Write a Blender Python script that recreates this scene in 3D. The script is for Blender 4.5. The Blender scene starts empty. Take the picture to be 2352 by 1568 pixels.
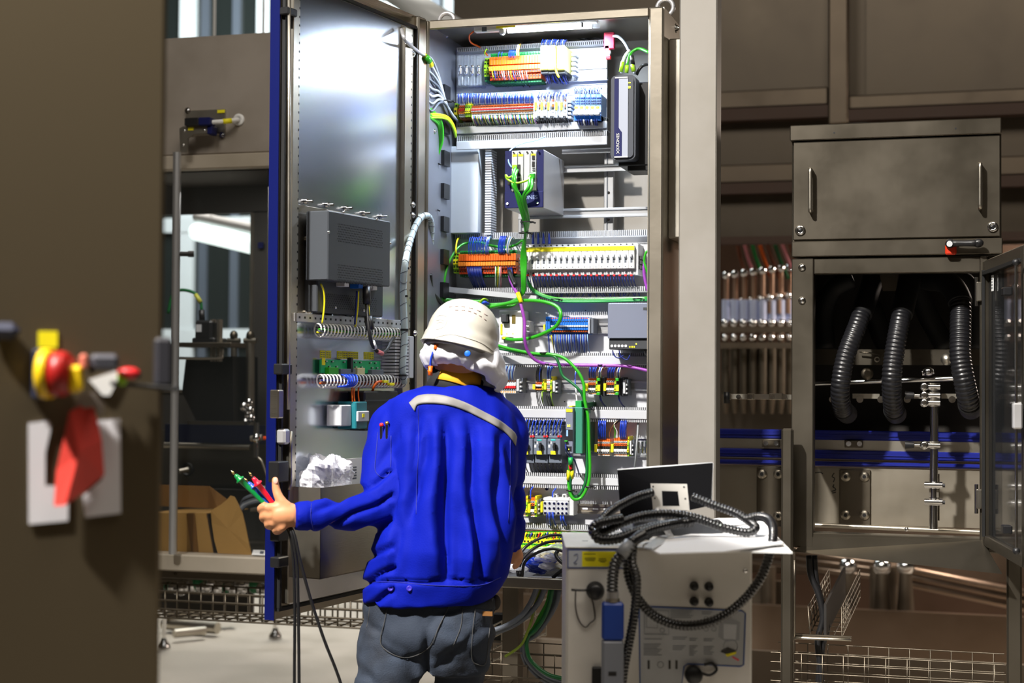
import bpy, bmesh, math, random
from mathutils import Vector, Matrix, noise, Euler
random.seed(7)
scn = bpy.context.scene
COL = scn.collection
# ------------------------------------------------------------------ camera
F = 3600.0
YAW, PITCH, ROLL = math.radians(16.2), math.radians(1.37), 0.0065
CAMP = Vector((1.686, -4.768, 1.5))
RC = Matrix.Rotation(YAW, 3, 'Z') @ Matrix.Rotation(math.pi/2 + PITCH, 3, 'X') @ Matrix.Rotation(ROLL, 3, 'Z')
cd = bpy.data.cameras.new('camera'); cam = bpy.data.objects.new('camera', cd); COL.objects.link(cam)
cd.sensor_width = 36.0; cd.lens = F/2352*36.0; cd.clip_start = 0.05; cd.clip_end = 100
cam.matrix_world = Matrix.Translation(CAMP) @ RC.to_4x4()
cd.dof.use_dof = True; cd.dof.focus_distance = 4.75; cd.dof.aperture_fstop = 2.7
scn.camera = cam
# ------------------------------------------------------------------ world, exposure
w = bpy.data.worlds.new('hall_air'); scn.world = w; w.use_nodes = True
w.node_tree.nodes['Background'].inputs[0].default_value = (1.0, 0.9, 0.78, 1)
w.node_tree.nodes['Background'].inputs[1].default_value = 0.11
vs = scn.view_settings
vs.view_transform = 'Standard'; vs.look = 'None'; vs.gamma = 1; vs.use_curve_mapping = False; vs.exposure = -0.12
# ------------------------------------------------------------------ lamps of the hall and added fill lamps
def area(name, loc, target, size, power, col=(1,1,1), sy=None, spread=None):
    l = bpy.data.lights.new(name, 'AREA'); l.energy = power; l.color = col; l.size = size
    if sy: l.shape = 'RECTANGLE'; l.size_y = sy
    if spread: l.spread = math.radians(spread)
    o = bpy.data.objects.new(name, l); COL.objects.link(o)
    o.location = loc; o.rotation_euler = (Vector(target)-Vector(loc)).to_track_quat('-Z','Y').to_euler()
    return o
area('hall_floodlight', (-1.1,-5.6,6.5), (0.95,-0.8,1.0), 0.30, 108, (1.0,0.96,0.90), spread=42)
area('aisle_ceiling_light', (-1.0,-5.0,7.0), (0.0,0.0,1.0), 2.2, 170, (1.0,0.94,0.86))
area('hall_ceiling_light', (2.5,-3.0,6.5), (1.7,-0.3,0.8), 2.5, 170, (1.0,0.90,0.78))
area('bottling_bay_light', (3.2,4.3,3.0), (2.4,4.7,1.2), 0.9, 210, (1.0,0.83,0.70))
area('machine_interior_fill', (-1.25,1.25,2.30), (-1.25,1.45,1.0), 0.5, 7, (1.0,0.97,0.92))  # added fill lamp that lifts the dark inside of the left machine
area('window_frame_fill', (-3.6,6.4,5.2), (-3.6,9.0,2.8), 2.0, 330, (0.85,0.97,1.0))  # added lamp facing the far window to whiten its frames
area('aisle_light', (-2.6,4.6,6.5), (-2.2,3.6,0), 1.6, 90, (1.0,0.95,0.88), spread=70)
# ------------------------------------------------------------------ pixels to points
def ray(px, py): return RC @ Vector(((px-1176)/F, -(py-784)/F, -1.0))
def dp(px, py, d): return CAMP + ray(px, py)*d
def at_y(px, py, Y):
    r = ray(px, py); return CAMP + r*((Y-CAMP.y)/r.y)
def at_z(px, py, Z):
    r = ray(px, py); return CAMP + r*((Z-CAMP.z)/r.z)
def at_x(px, py, X):
    r = ray(px, py); return CAMP + r*((X-CAMP.x)/r.x)
def rect(x0, y0, x1, y1, Y):
    xm, ym = (x0+x1)/2, (y0+y1)/2
    return at_y(x0,ym,Y).x, at_y(x1,ym,Y).x, at_y(xm,y1,Y).z, at_y(xm,y0,Y).z
# ------------------------------------------------------------------ materials
def lin(c):
    c = c/255.0
    return c/12.92 if c <= .04045 else ((c+.055)/1.055)**2.4
def rgb(r,g,b): return (lin(r),lin(g),lin(b),1)
_M = {}
def mat(name, col, rough=.5, metal=0., bump=0., scale=40., stretch=None, var=0., emit=None, es=0., trans=0., alpha=1., coat=0., spec=None, sheen=0.):
    if name in _M: return _M[name]
    m = bpy.data.materials.new(name); m.use_nodes = True; _M[name] = m
    nt = m.node_tree; b = nt.nodes['Principled BSDF']
    b.inputs['Base Color'].default_value = rgb(*col); b.inputs['Roughness'].default_value = rough; b.inputs['Metallic'].default_value = metal
    if coat: b.inputs['Coat Weight'].default_value = coat; b.inputs['Coat Roughness'].default_value = .12
    if spec is not None: b.inputs['Specular IOR Level'].default_value = spec
    if sheen: b.inputs['Sheen Weight'].default_value = sheen
    if trans: b.inputs['Transmission Weight'].default_value = trans
    if alpha < 1: b.inputs['Alpha'].default_value = alpha
    if emit: b.inputs['Emission Color'].default_value = rgb(*emit); b.inputs['Emission Strength'].default_value = es
    if bump or var:
        tc = nt.nodes.new('ShaderNodeTexCoord'); mp = nt.nodes.new('ShaderNodeMapping'); nz = nt.nodes.new('ShaderNodeTexNoise')
        nt.links.new(tc.outputs['Object'], mp.inputs[0]); nt.links.new(mp.outputs[0], nz.inputs['Vector'])
        if stretch: mp.inputs['Scale'].default_value = stretch
        nz.inputs['Scale'].default_value = scale; nz.inputs['Detail'].default_value = 4
        if bump:
            bp = nt.nodes.new('ShaderNodeBump'); bp.inputs['Strength'].default_value = bump; bp.inputs['Distance'].default_value = .004
            nt.links.new(nz.outputs[0], bp.inputs['Height']); nt.links.new(bp.outputs[0], b.inputs['Normal'])
        if var:
            n2 = nt.nodes.new('ShaderNodeTexNoise'); n2.inputs['Scale'].default_value = 3.2; n2.inputs['Detail'].default_value = 6; n2.inputs['Roughness'].default_value = .55
            nt.links.new(tc.outputs['Object'], n2.inputs['Vector'])
            mr = nt.nodes.new('ShaderNodeMapRange'); mr.inputs[1].default_value = .3; mr.inputs[2].default_value = .7
            mr.inputs[3].default_value = max(.05, rough-var); mr.inputs[4].default_value = min(1, rough+var)
            nt.links.new(n2.outputs[0], mr.inputs[0]); nt.links.new(mr.outputs[0], b.inputs['Roughness'])
            mx = nt.nodes.new('ShaderNodeMix'); mx.data_type = 'RGBA'
            c = rgb(*col); mx.inputs[6].default_value = (c[0]*.84, c[1]*.83, c[2]*.80, 1); mx.inputs[7].default_value = c
            m2 = nt.nodes.new('ShaderNodeMapRange'); m2.inputs[1].default_value = .34; m2.inputs[2].default_value = .64
            nt.links.new(n2.outputs[0], m2.inputs[0]); nt.links.new(m2.outputs[0], mx.inputs[0]); nt.links.new(mx.outputs[2], b.inputs['Base Color'])
    return m
steel = mat('brushed_stainless_steel', (176,168,155), .34, 1, .10, 30, (1,1,14), .07)
steelv = mat('satin_stainless_steel', (196,190,178), .36, 1, .08, 60, (1,1,.06), .05)
steeld = mat('dull_dark_steel', (112,104,92), .45, 1, .08, 30, None, .06)
pillarm = mat('mill_finish_steel', (138,134,128), .55, .45, .04, 20, None, .04)
sheet = mat('door_sheet_steel', (206,212,222), .23, 1, .03, 12, (1,1,.3))
galv = mat('galvanised_sheet', (206,206,210), .38, .55, .03, 30, None, .05)
backw = mat('primed_backing_sheet', (150,146,140), .55, .3, .03, 30, None, .04)
chrome = mat('bright_chrome', (225,225,225), .15, 1)
alu = mat('aluminium_profile', (205,206,208), .35, .8)
blackp = mat('black_plastic', (22,22,24), .42)
blackm = mat('matt_black_rubber', (14,14,15), .6)
darkg = mat('dark_grey_plastic', (52,54,58), .5)
grey = mat('grey_plastic', (142,146,152), .5)
greyl = mat('light_grey_plastic', (188,190,194), .5)
greyd = mat('slate_grey_plastic', (92,98,108), .48)
duct = mat('cable_duct_grey', (180,182,187), .5)
white = mat('white_plastic', (226,226,224), .42)
paper = mat('white_paper', (228,228,226), .8)
orange = mat('orange_plastic', (225,98,10), .42)
orangel = mat('bright_orange_plastic', (240,140,40), .42)
green = mat('green_plastic', (20,140,62), .42)
greend = mat('dark_green_plastic', (12,92,44), .45)
gcable = mat('green_cable_sheath', (44,150,26), .35, coat=.3)
lime = mat('lime_green_plastic', (150,200,30), .42)
yellow = mat('yellow_label_plastic', (238,226,20), .5)
blue = mat('blue_wire_insulation', (28,66,196), .4)
blued = mat('dark_blue_wire_insulation', (16,34,112), .4)
bluep = mat('sky_blue_plastic', (24,104,196), .42)
bluel = mat('pale_blue_plastic', (130,168,222), .42)
navy = mat('navy_plastic', (8,16,78), .55, spec=.3)
rimm = mat('cabinet_rim_steel', (140,133,121), .4, .9, .05, 40, None, .05)
lmrail = mat('machine_rail_steel', (186,176,160), .5, .3, .04, 40, None, .05)
bluepaint = mat('royal_blue_door_paint', (2,13,78), .35, coat=.3)
red = mat('red_plastic', (205,26,34), .4)
purple = mat('violet_cable_sheath', (140,62,160), .38)
teal = mat('teal_plastic', (30,128,132), .4)
brown = mat('brown_wire_insulation', (110,60,34), .5)
pink = mat('pink_wire_insulation', (220,140,150), .5)
wgrey = mat('grey_cable_sheath', (146,150,154), .45)
clear = mat('clear_plastic', (225,232,240), .12, trans=.0, alpha=.2)
led = mat('lit_led_tube', (255,255,255), .4, emit=(232,242,255), es=26)
ledy = mat('lit_yellow_indicator', (255,240,60), .4, emit=(230,240,60), es=3)
glass = mat('machine_glass', (60,66,66), .03, alpha=.10, spec=.25)
concrete = mat('smooth_concrete', (172,165,154), .55, 0, .1, 8, None, .12)
# ------------------------------------------------------------------ mesh builder
def basis(d):
    d = d.normalized(); u = Vector((0,0,1)) if abs(d.z) < .95 else Vector((1,0,0))
    a = d.cross(u).normalized(); b = a.cross(d).normalized(); return a, b
def smooth_path(pts, n=6):
    pts = [Vector(p) for p in pts]
    if len(pts) < 3: return pts
    P = [pts[0]*2-pts[1]] + pts + [pts[-1]*2-pts[-2]]; out = []
    for i in range(1, len(P)-2):
        a,b,c,d = P[i-1],P[i],P[i+1],P[i+2]
        for k in range(n):
            t = k/n; t2 = t*t; t3 = t2*t
            out.append(.5*((2*b)+(c-a)*t+(2*a-5*b+4*c-d)*t2+(3*b-a-3*c+d)*t3))
    out.append(P[-2]); return out
class MB:
    def __init__(s): s.v=[]; s.f=[]; s.m=[]; s.s=[]; s.mats=[]; s.x=None
    def mi(s, m):
        if m not in s.mats: s.mats.append(m)
        return s.mats.index(m)
    def add(s, v, f, m, sm=False):
        o = len(s.v); v = [Vector(p) for p in v]
        if s.x is not None: v = [s.x @ p for p in v]
        s.v += v; k = s.mi(m)
        for q in f: s.f.append([i+o for i in q]); s.m.append(k); s.s.append(sm)
        return s
    def bx(s, x0,x1,y0,y1,z0,z1, m, bev=0.):
        if x0>x1: x0,x1=x1,x0
        if y0>y1: y0,y1=y1,y0
        if z0>z1: z0,z1=z1,z0
        if bev:
            b = min(bev,(x1-x0)*.45,(y1-y0)*.45,(z1-z0)*.45); c = ((x0+x1)/2,(y0+y1)/2,(z0+z1)/2); h=((x1-x0)/2,(y1-y0)/2,(z1-z0)/2); v=[]; ids={}
            for sx in (-1,1):
                for sy in (-1,1):
                    for sz in (-1,1):
                        sg=(sx,sy,sz)
                        for ax in range(3):
                            p=[c[i]+sg[i]*(h[i]-(0 if i==ax else b)) for i in range(3)]
                            ids[(sg,ax)]=len(v); v.append(p)
            f=[]
            for ax in range(3):
                o1,o2=(ax+1)%3,(ax+2)%3
                for sd in (-1,1):
                    q=[]
                    for (a_,b_) in ((-1,-1),(1,-1),(1,1),(-1,1)):
                        sg=[0,0,0]; sg[ax]=sd; sg[o1]=a_; sg[o2]=b_; q.append(ids[(tuple(sg),ax)])
                    f.append(q if sd>0 else q[::-1])
                for a_ in (-1,1):
                    for b_ in (-1,1):
                        sg0=[0,0,0]; sg0[ax]=-1; sg0[o1]=a_; sg0[o2]=b_; sg1=list(sg0); sg1[ax]=1
                        q=[ids[(tuple(sg0),o1)],ids[(tuple(sg1),o1)],ids[(tuple(sg1),o2)],ids[(tuple(sg0),o2)]]
                        f.append(q if a_*b_<0 else q[::-1])
            for sx in (-1,1):
                for sy in (-1,1):
                    for sz in (-1,1):
                        q=[ids[((sx,sy,sz),k)] for k in range(3)]; f.append(q if sx*sy*sz>0 else q[::-1])
            return s.add(v,f,m)
        v=[(x0,y0,z0),(x1,y0,z0),(x1,y1,z0),(x0,y1,z0),(x0,y0,z1),(x1,y0,z1),(x1,y1,z1),(x0,y1,z1)]
        return s.add(v,[(0,3,2,1),(4,5,6,7),(0,1,5,4),(1,2,6,5),(2,3,7,6),(3,0,4,7)],m)
    def cyl(s, p, q, r, m, r2=None, n=14, cap=True):
        p,q=Vector(p),Vector(q); r2 = r if r2 is None else r2; a,b=basis(q-p); v=[]
        for c,rr in ((p,r),(q,r2)):
            for i in range(n):
                t=2*math.pi*i/n; v.append(c+(a*math.cos(t)+b*math.sin(t))*rr)
        s.add(v,[(i,(i+1)%n,n+(i+1)%n,n+i) for i in range(n)],m,True)
        if cap:
            s.add(v[:n],[list(range(n))[::-1]],m); s.add(v[n:],[list(range(n))],m)
        return s
    def tube(s, pts, r, m, n=8, sm=5, rf=None, cap=True):
        P = smooth_path(pts, sm) if sm else [Vector(p) for p in pts]
        P = [p for i,p in enumerate(P) if i==0 or (p-P[i-1]).length>1e-6]
        if len(P)<2: return s
        L=[0]
        for i in range(1,len(P)): L.append(L[-1]+(P[i]-P[i-1]).length)
        t0=(P[1]-P[0]).normalized(); a,b=basis(t0); v=[]
        for i,p in enumerate(P):
            t=(P[min(i+1,len(P)-1)]-P[max(i-1,0)])
            t=t.normalized() if t.length>1e-9 else t0
            a=(a-t*a.dot(t)).normalized(); b=t.cross(a); rr = rf(L[i]/L[-1],L[i])*r if rf else r
            for k in range(n):
                th=2*math.pi*k/n; v.append(p+(a*math.cos(th)+b*math.sin(th))*rr)
        f=[]
        for i in range(len(P)-1):
            for k in range(n): f.append((i*n+k,i*n+(k+1)%n,(i+1)*n+(k+1)%n,(i+1)*n+k))
        if cap: f.append(list(range(n))[::-1]); f.append([(len(P)-1)*n+k for k in range(n)])
        return s.add(v,f,m,True)
    def lathe(s, c, ax, prof, m, n=24):
        c=Vector(c); ax=Vector(ax).normalized(); a,b=basis(ax); v=[]
        for (r,h) in prof:
            for k in range(n):
                th=2*math.pi*k/n; v.append(c+ax*h+(a*math.cos(th)+b*math.sin(th))*max(r,1e-5))
        f=[]
        for i in range(len(prof)-1):
            for k in range(n): f.append((i*n+k,i*n+(k+1)%n,(i+1)*n+(k+1)%n,(i+1)*n+k))
        return s.add(v,f,m,True)
    def prism(s, poly, vec, m):
        n=len(poly); vec=Vector(vec); v=[Vector(p) for p in poly]+[Vector(p)+vec for p in poly]
        return s.add(v,[list(range(n))[::-1],[n+i for i in range(n)]]+[(i,(i+1)%n,n+(i+1)%n,n+i) for i in range(n)],m)
    def ell(s, c, r, m, rot=None, n=16, k=10):
        v=[];f=[];c=Vector(c)
        for i in range(k+1):
            ph=math.pi*i/k
            for j in range(n):
                th=2*math.pi*j/n; p=Vector((math.sin(ph)*math.cos(th)*r[0],math.sin(ph)*math.sin(th)*r[1],math.cos(ph)*r[2]))
                v.append(c+(rot@p if rot else p))
        for i in range(k):
            for j in range(n): f.append((i*n+j,i*n+(j+1)%n,(i+1)*n+(j+1)%n,(i+1)*n+j))
        return s.add(v,f,m,True)
    def build(s, name, parent=None, fix=False):
        me = bpy.data.meshes.new(name)
        inv = WM[parent].inverted() if parent is not None else None
        vv = [inv@p for p in s.v] if inv is not None else s.v
        me.from_pydata([tuple(p) for p in vv], [], s.f)
        for m in s.mats: me.materials.append(m)
        me.polygons.foreach_set('material_index', s.m); me.polygons.foreach_set('use_smooth', s.s); me.update()
        if fix:
            bm=bmesh.new(); bm.from_mesh(me); bmesh.ops.remove_doubles(bm,verts=bm.verts,dist=1e-5); bmesh.ops.recalc_face_normals(bm,faces=bm.faces); bm.to_mesh(me); bm.free()
        o = bpy.data.objects.new(name, me); COL.objects.link(o)
        if parent is not None: o.parent = parent; WM[o] = WM[parent]
        else: WM[o] = Matrix.Identity(4)
        return o
WM = {}
def tag(o, label=None, cat=None, group=None, kind=None):
    if label: o['label']=label
    if cat: o['category']=cat
    if group: o['group']=group
    if kind: o['kind']=kind
    return o
def thing(name, label, cat, loc=(0,0,0), rz=0., group=None, parent=None):
    o = bpy.data.objects.new(name, None); COL.objects.link(o); o.empty_display_size=.05
    o.location=loc; o.rotation_euler=(0,0,rz); WM[o]=Matrix.Translation(Vector(loc))@Matrix.Rotation(rz,4,'Z')
    if parent is not None: o.parent=parent; o.matrix_local=WM[parent].inverted()@WM[o]
    return tag(o,label,cat,group)
def single(mb, name, label, cat, group=None):
    # one-mesh thing with its origin at its own centre base
    xs=[p.x for p in mb.v]; ys=[p.y for p in mb.v]; zs=[p.z for p in mb.v]
    c=Vector(((min(xs)+max(xs))/2,(min(ys)+max(ys))/2,min(zs)))
    mb.v=[p-c for p in mb.v]; o=mb.build(name); o.location=c; WM[o]=Matrix.Translation(c)
    return tag(o,label,cat,group)
def struct(mb, name):
    o=mb.build(name); o['kind']='structure'; return o
def dup(root, loc, label=None, group=None, rz=None):
    r=root.copy(); COL.objects.link(r); r.location=loc
    if rz is not None: r.rotation_euler=(0,0,rz)
    if label: r['label']=label
    if group: r['group']=group
    for ch in list(root.children):
        c=ch.copy(); COL.objects.link(c); c.parent=r
        for g in ch.children:
            d=g.copy(); COL.objects.link(d); d.parent=c
    return r
def text(s, parent, m, M, size, name='lettering', ext=.0004):
    cu=bpy.data.curves.new(name,'FONT'); cu.body=s; cu.size=size; cu.extrude=ext; cu.align_x='CENTER'; cu.align_y='CENTER'; cu.materials.append(m)
    t_=bpy.data.objects.new(name,cu); COL.objects.link(t_); dg=bpy.context.evaluated_depsgraph_get(); dg.update(); me=bpy.data.meshes.new_from_object(t_.evaluated_get(dg)); bpy.data.objects.remove(t_)
    if not me.materials: me.materials.append(m)
    o=bpy.data.objects.new(name,me); COL.objects.link(o); o.parent=parent
    o.matrix_local = WM[parent].inverted()@M if parent is not None else M
    return o
def wire(px, r, m, name, label, cat='wire', group=None, Y=None, n=6, sm=4):
    # px: list of (x, y[, Y]) photo pixels taken on planes y=Y
    pts=[at_y(p[0],p[1],p[2] if len(p)>2 else Y) for p in px]
    return single(MB().tube(pts,r,m,n,sm), name, label, cat, group)
def z1(x,y): return (900+x*.2976, y*.2976)
def z2(x,y): return (900+x*.2976, 440+y*.2976)
def z3(x,y): return (1080+x*.3509, 800+y*.3509)
FRONT=Vector((0,-1,0))
def bolt(mb, p, d, r, m=None, h=None):
    # washer and domed hex head
    m=m or chrome; p=Vector(p); d=Vector(d).normalized(); h=h or r*.6
    mb.cyl(p, p+d*h*.25, r*1.25, m, n=14); mb.cyl(p+d*h*.25, p+d*h, r*.8, m, n=6); mb.cyl(p+d*h, p+d*(h*1.6), r*.45, m, n=8)
def dome(mb,p,d,r,m=None):
    mb.lathe(p,d,[(r,0),(r*.95,r*.25),(r*.7,r*.5),(r*.35,r*.62),(0,r*.66)],m or chrome,14)
# ================================================================== hall shell
struct(MB().bx(-9,9,-7.5,14,-.1,0,concrete),'floor')
wallm=mat('hall_wall_paint',(92,86,78),.8)
struct(MB().bx(-9,9,14,14.2,0,9,wallm),'wall_back')
struct(MB().bx(-9.2,-9,-7.5,14,0,9,wallm),'wall_left')
struct(MB().bx(9,9.2,-7.5,14,0,9,wallm),'wall_right')
struct(MB().bx(-9,9,-7.7,-7.5,0,9,mat('rear_wall_paint',(120,110,96),.8)),'wall_rear')
struct(MB().bx(-9,9,-7.5,14,9,9.2,mat('ceiling_sheet',(70,66,60),.8)),'ceiling')
# inner glazed office wall far on the left
wf=mat('white_window_frame',(236,240,240),.4); wg=mat('dim_window_pane',(40,44,42),.15,0,spec=.6)
Y=9.0
xs0=at_y(-700,0,Y).x; xs1=at_y(1040,0,Y).x
m=MB()
m.bx(xs0,xs1,Y+.06,Y+.1,.0,6,wg)
for px,wd in ((60,18),(250,18),(430,36),(602,26),(900,30)):
    x=at_y(px,40,Y).x; h=at_y(px+wd,40,Y).x-x
    m.bx(x-h/2,x+h/2,Y,Y+.06,0,6,wf)
for py in (104,515,772):
    z=at_y(500,py,Y).z; m.bx(xs0,xs1,Y-.01,Y+.06,z-.07,z+.07,wf)
for px in (468,540,690,1000):
    x=at_y(px,40,Y).x; m.bx(x-.04,x+.04,Y+.02,Y+.06,0,6,greyd)
struct(m,'window_1')
tube=MB(); p=dp(452,532,9.4); q=dp(640,575,8.6); tube.cyl(p,q,.055,mat('lit_fluorescent_tube',(255,255,255),.4,emit=(225,245,240),es=1.6))
tube.cyl(p+Vector((0,0,.09)),q+Vector((0,0,.09)),.03,white); tube.cyl(p.lerp(q,.2),Vector((*p.lerp(q,.2).xy,9)),.008,white); tube.cyl(p.lerp(q,.8),Vector((*p.lerp(q,.8).xy,9)),.008,white)
single(tube,'fluorescent_lamp','long white fluorescent lamp seen through the glass of the left machine','lamp')
m=MB(); p=dp(870,-40,8.8); q=dp(1048,70,8.4); m.tube([p,q],.07,wf,6,0)
single(m,'roof_brace','slanting white brace beam behind the top of the open cabinet door','beam')

# ================================================================== large machine housing, far right
Y=4.0
hs=mat('aged_housing_steel',(94,86,76),.45,.9,.04,12,None,.06); hb=mat('stained_housing_beam',(114,103,90),.5,.9,.08,18,None,.10)
hl=mat('brown_primed_beam',(72,54,44),.6,.3,.05,20,None,.06)
H=thing('bottling_machine','tall brownish steel bottling machine housing behind the right enclosure and grey column','machine',(2.6,Y,0))
def pan(mb,x0,y0,x1,y1,Yf,th,m_,bev=0): 
    a=rect(x0,y0,x1,y1,Yf); mb.bx(a[0],a[1],Yf,Yf+th,a[2],a[3],m_,bev)
m=MB(); pan(m,1040,-60,1915,560,Y,.05,hs); m.build('housing_panel',H)
m=MB(); pan(m,1990,-60,2700,560,Y+.05,.05,hs); m.build('housing_panel',H)
m=MB(); pan(m,1945,-60,2000,250,Y+.12,.03,hs); m.build('housing_panel',H)
m=MB(); pan(m,1902,-60,1948,285,Y-.12,.1,hb,.01); m.build('upright_post',H)
for (x0,y0,x1,y1) in ((1040,218,1902,258),(1948,203,2700,236),(1040,372,2700,415)):
    m=MB(); pan(m,x0,y0,x1,y1,Y-.06,.08,hb,.008); m.build('cross_beam',H)
for (x0,y0,x1,y1) in ((1040,258,1902,285),(1948,236,2700,262),(1040,415,2700,440),(1040,540,2700,556)):
    m=MB(); a=rect(x0,y0,x1,y1,Y-.1); m.bx(a[0],a[1],Y-.1,Y,a[2],a[3],hl); m.build('ledge_angle',H)
m=MB(); a=rect(1040,1488,2700,1700,2.3); m.bx(at_y(1040,1500,2.3).x,at_y(2700,1500,2.3).x,2.3,2.34,0,at_y(1700,1492,2.3).z,mat('stained_plinth_sheet',(126,114,100),.5,.5,.05,20,None,.12)); m.build('plinth_panel',H)
# recess of the filling bay
bay=mat('bay_steel',(132,115,100),.36,.9,.05,12,None,.08)
m=MB(); pan(m,1040,540,2700,2000,Y+1.3,.05,mat('bay_rear_sheet',(84,66,54),.5,.6,var=.05)); m.build('bay_backing',H)
m=MB(); pan(m,1650,880,2700,1130,Y+.5,.05,hs); m.build('lower_skirt',H)
m=MB(); pan(m,1040,1395,2700,1500,Y-.3,.05,bay); m.build('base_plate',H)
m=MB(); pan(m,1130,1130,1480,1395,Y+.3,.05,bay); pan(m,1540,1330,1820,1500,Y+.2,.05,hb); m.build('base_panel',H)
m=MB(); a=rect(1560,1040,2700,1330,Y+.45); m.bx(a[0],a[1],Y+.45,Y+.5,a[2],a[3],bay); m.build('mid_panel',H)
for i,(px,w_) in enumerate(((1205,16),(1530,22),(1655,14),(1765,20),(2010,18),(2050,14))):
    m=MB(); p=at_y(px,1300,Y+.1); q=at_y(px,1640,Y+.1); m.cyl(p,q,.03+.012*(i%2),hb,n=14); m.build('support_pipe',H)
# filling valves
G='filling valves of the carousel'; vt=mat('warm_valve_steel',(205,170,146),.3,.9)
def valve_col(px, topy, Yp):
    z=lambda py: at_y(px,py,Yp).z
    x=at_y(px,700,Yp).x
    o=thing('filling_valve','filling valve with chrome tip in the row between grey column and right enclosure','valve',(x,Yp,z(980)),0,G)
    m=MB(); m.cyl((x,Yp,z(topy)),(x,Yp,z(690)),.014,vt,n=10); m.ell((x,Yp,z(topy)),(.026,.026,.026),chrome,n=10,k=6)
    m.cyl((x+.04,Yp,z(topy+62)),(x+.04,Yp,z(720)),.013,vt,n=10); m.ell((x+.04,Yp,z(topy+62)),(.024,.024,.024),chrome,n=10,k=6); m.build('valve_tube',o)
    m=MB(); m.cyl((x,Yp,z(688)),(x,Yp,z(735)),.026,mat('glow_tinted_valve_body',(196,206,238),.3,.2),n=12); m.ell((x,Yp-.03,z(742)),(.025,.02,.025),chrome,n=10,k=6); m.build('valve_body',o)  # bluish-white glow is painted into the valve body colour
    m=MB(); m.cyl((x,Yp,z(735)),(x,Yp,z(800)),.018,bay,n=10); m.ell((x,Yp-.03,z(775)),(.022,.02,.022),chrome,n=10,k=6)
    m.cyl((x,Yp,z(800)),(x,Yp,z(905)),.028,steeld,n=12); m.cyl((x,Yp,z(905)),(x,Yp,z(950)),.028,hb,r2=.01,n=12); m.build('valve_stem',o)
for i in range(8): valve_col(1668+i*21,632-i*2.6,Y+.25+.008*(i-3.5)**2)
for px in (2312,2338): valve_col(px,598,Y+.35)
m=MB(); pan(m,1640,748,2700,762,Y+.1,.04,hb); pan(m,1640,786,2700,800,Y+.1,.04,hb); m.build('valve_rail',H)
# coloured hoses drooping above the valves
for i in range(9):
    c=[brown,pink,green,orange,brown,greend,pink,brown,gcable][i]
    a=at_y(1690+i*17,545,Y+.3); b=at_y(1700+i*18,590,Y+.32); d=at_y(1716+i*19,640,Y+.3)
    single(MB().tube([a,b,d],.012,c,6,4),'product_hose','thin coloured hose drooping above the filling valves','hose','coloured hoses above the filling valves')
# horizontal guide pipes in the lower right background
G='slanting pipes behind the right enclosure legs'
for k,(y0,y1,r) in enumerate(((1290,1350,.024),(1305,1368,.02),(1322,1386,.018))):
    m=MB(); m.tube([at_y(1660,y0-45,Y+.2),at_y(2000,y0,Y+.2),at_y(2400,y1+22,Y+.2)],r,bay,10,0)
    single(m,'guide_pipe',['uppermost','middle','lowest'][k]+' of the slanting shiny pipes below the hopper sheet','pipe',G)
for k,px in enumerate((1948,2026,2080)):
    m=MB(); m.cyl(at_y(px,1300,Y-.05),at_y(px,1420,Y-.05),.03,hb,r2=.05); m.ell(at_y(px,1300,Y-.05),(.05,.05,.05),chrome); 
    single(m,'machine_foot',['left','centre','right'][k]+' shiny cone shaped machine foot far behind the wire tray','foot')
# ================================================================== switch cabinet
CX0,CX1 = 0.0, at_y(1523,700,0).x
CZ0,CZ1 = .842, 2.655
CD = .44
cabi = mat('cabinet_inside_steel',(150,154,166),.42,.75,.04,30,None,.06)
cab = thing('switch_cabinet','tall open stainless steel switch cabinet full of wiring, in the middle','cabinet',((CX0+CX1)/2,0,CZ0))
m=MB(); t=.004
m.bx(CX0,CX0+t,.0,CD,CZ0,CZ1,cabi); m.bx(CX1-t,CX1,.0,CD,CZ0,CZ1,steelv); m.bx(CX0+t,CX1-t,0,CD,CZ1-t,CZ1,steel); m.bx(CX0+t,CX1-t,0,CD,CZ0,CZ0+t,cabi); m.build('side_shell',cab)
m=MB(); m.bx(CX0+t,CX1-t,CD-t,CD,CZ0+t,CZ1-t,backw); m.build('back_panel',cab)
rz=lambda py: at_y(1250,py,0).z
m=MB(); m.bx(CX0,CX0+.018,-.012,.0,CZ0,CZ1,rimm,.004); m.build('rim',cab)
m=MB(); m.bx(CX0+.018,CX1-.046,-.012,.0,CZ1-.030,CZ1,rimm,.004); m.build('rim',cab)
m=MB(); m.bx(CX1-.046,CX1,-.012,.0,CZ0,CZ1,rimm,.006); m.bx(CX1-.05,CX1-.046,0,.03,CZ0,CZ1,steel); m.build('rim',cab)
m=MB(); m.bx(CX0+.018,CX1-.046,-.012,.0,CZ0,CZ0+.036,rimm,.004); m.build('rim',cab)
# dark notched strip in the left rear corner
m=MB(); x=.02
m.bx(.004,.04,.36,.40,CZ0,CZ1-.02,steeld)
for i in range(14): m.bx(.004,.016,.16+.0*(i%2),.22,1.0+i*.11,1.05+i*.11,blackp)
m.build('notched_strip',cab)
m=MB()
for (px,py) in ((1026,83),(1012,296),(998,302),(984,210),(992,222)):
    p=at_x(px,py,.004); bolt(m,p,(1,0,0),.007)
m.build('wall_bolt',cab)
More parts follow.
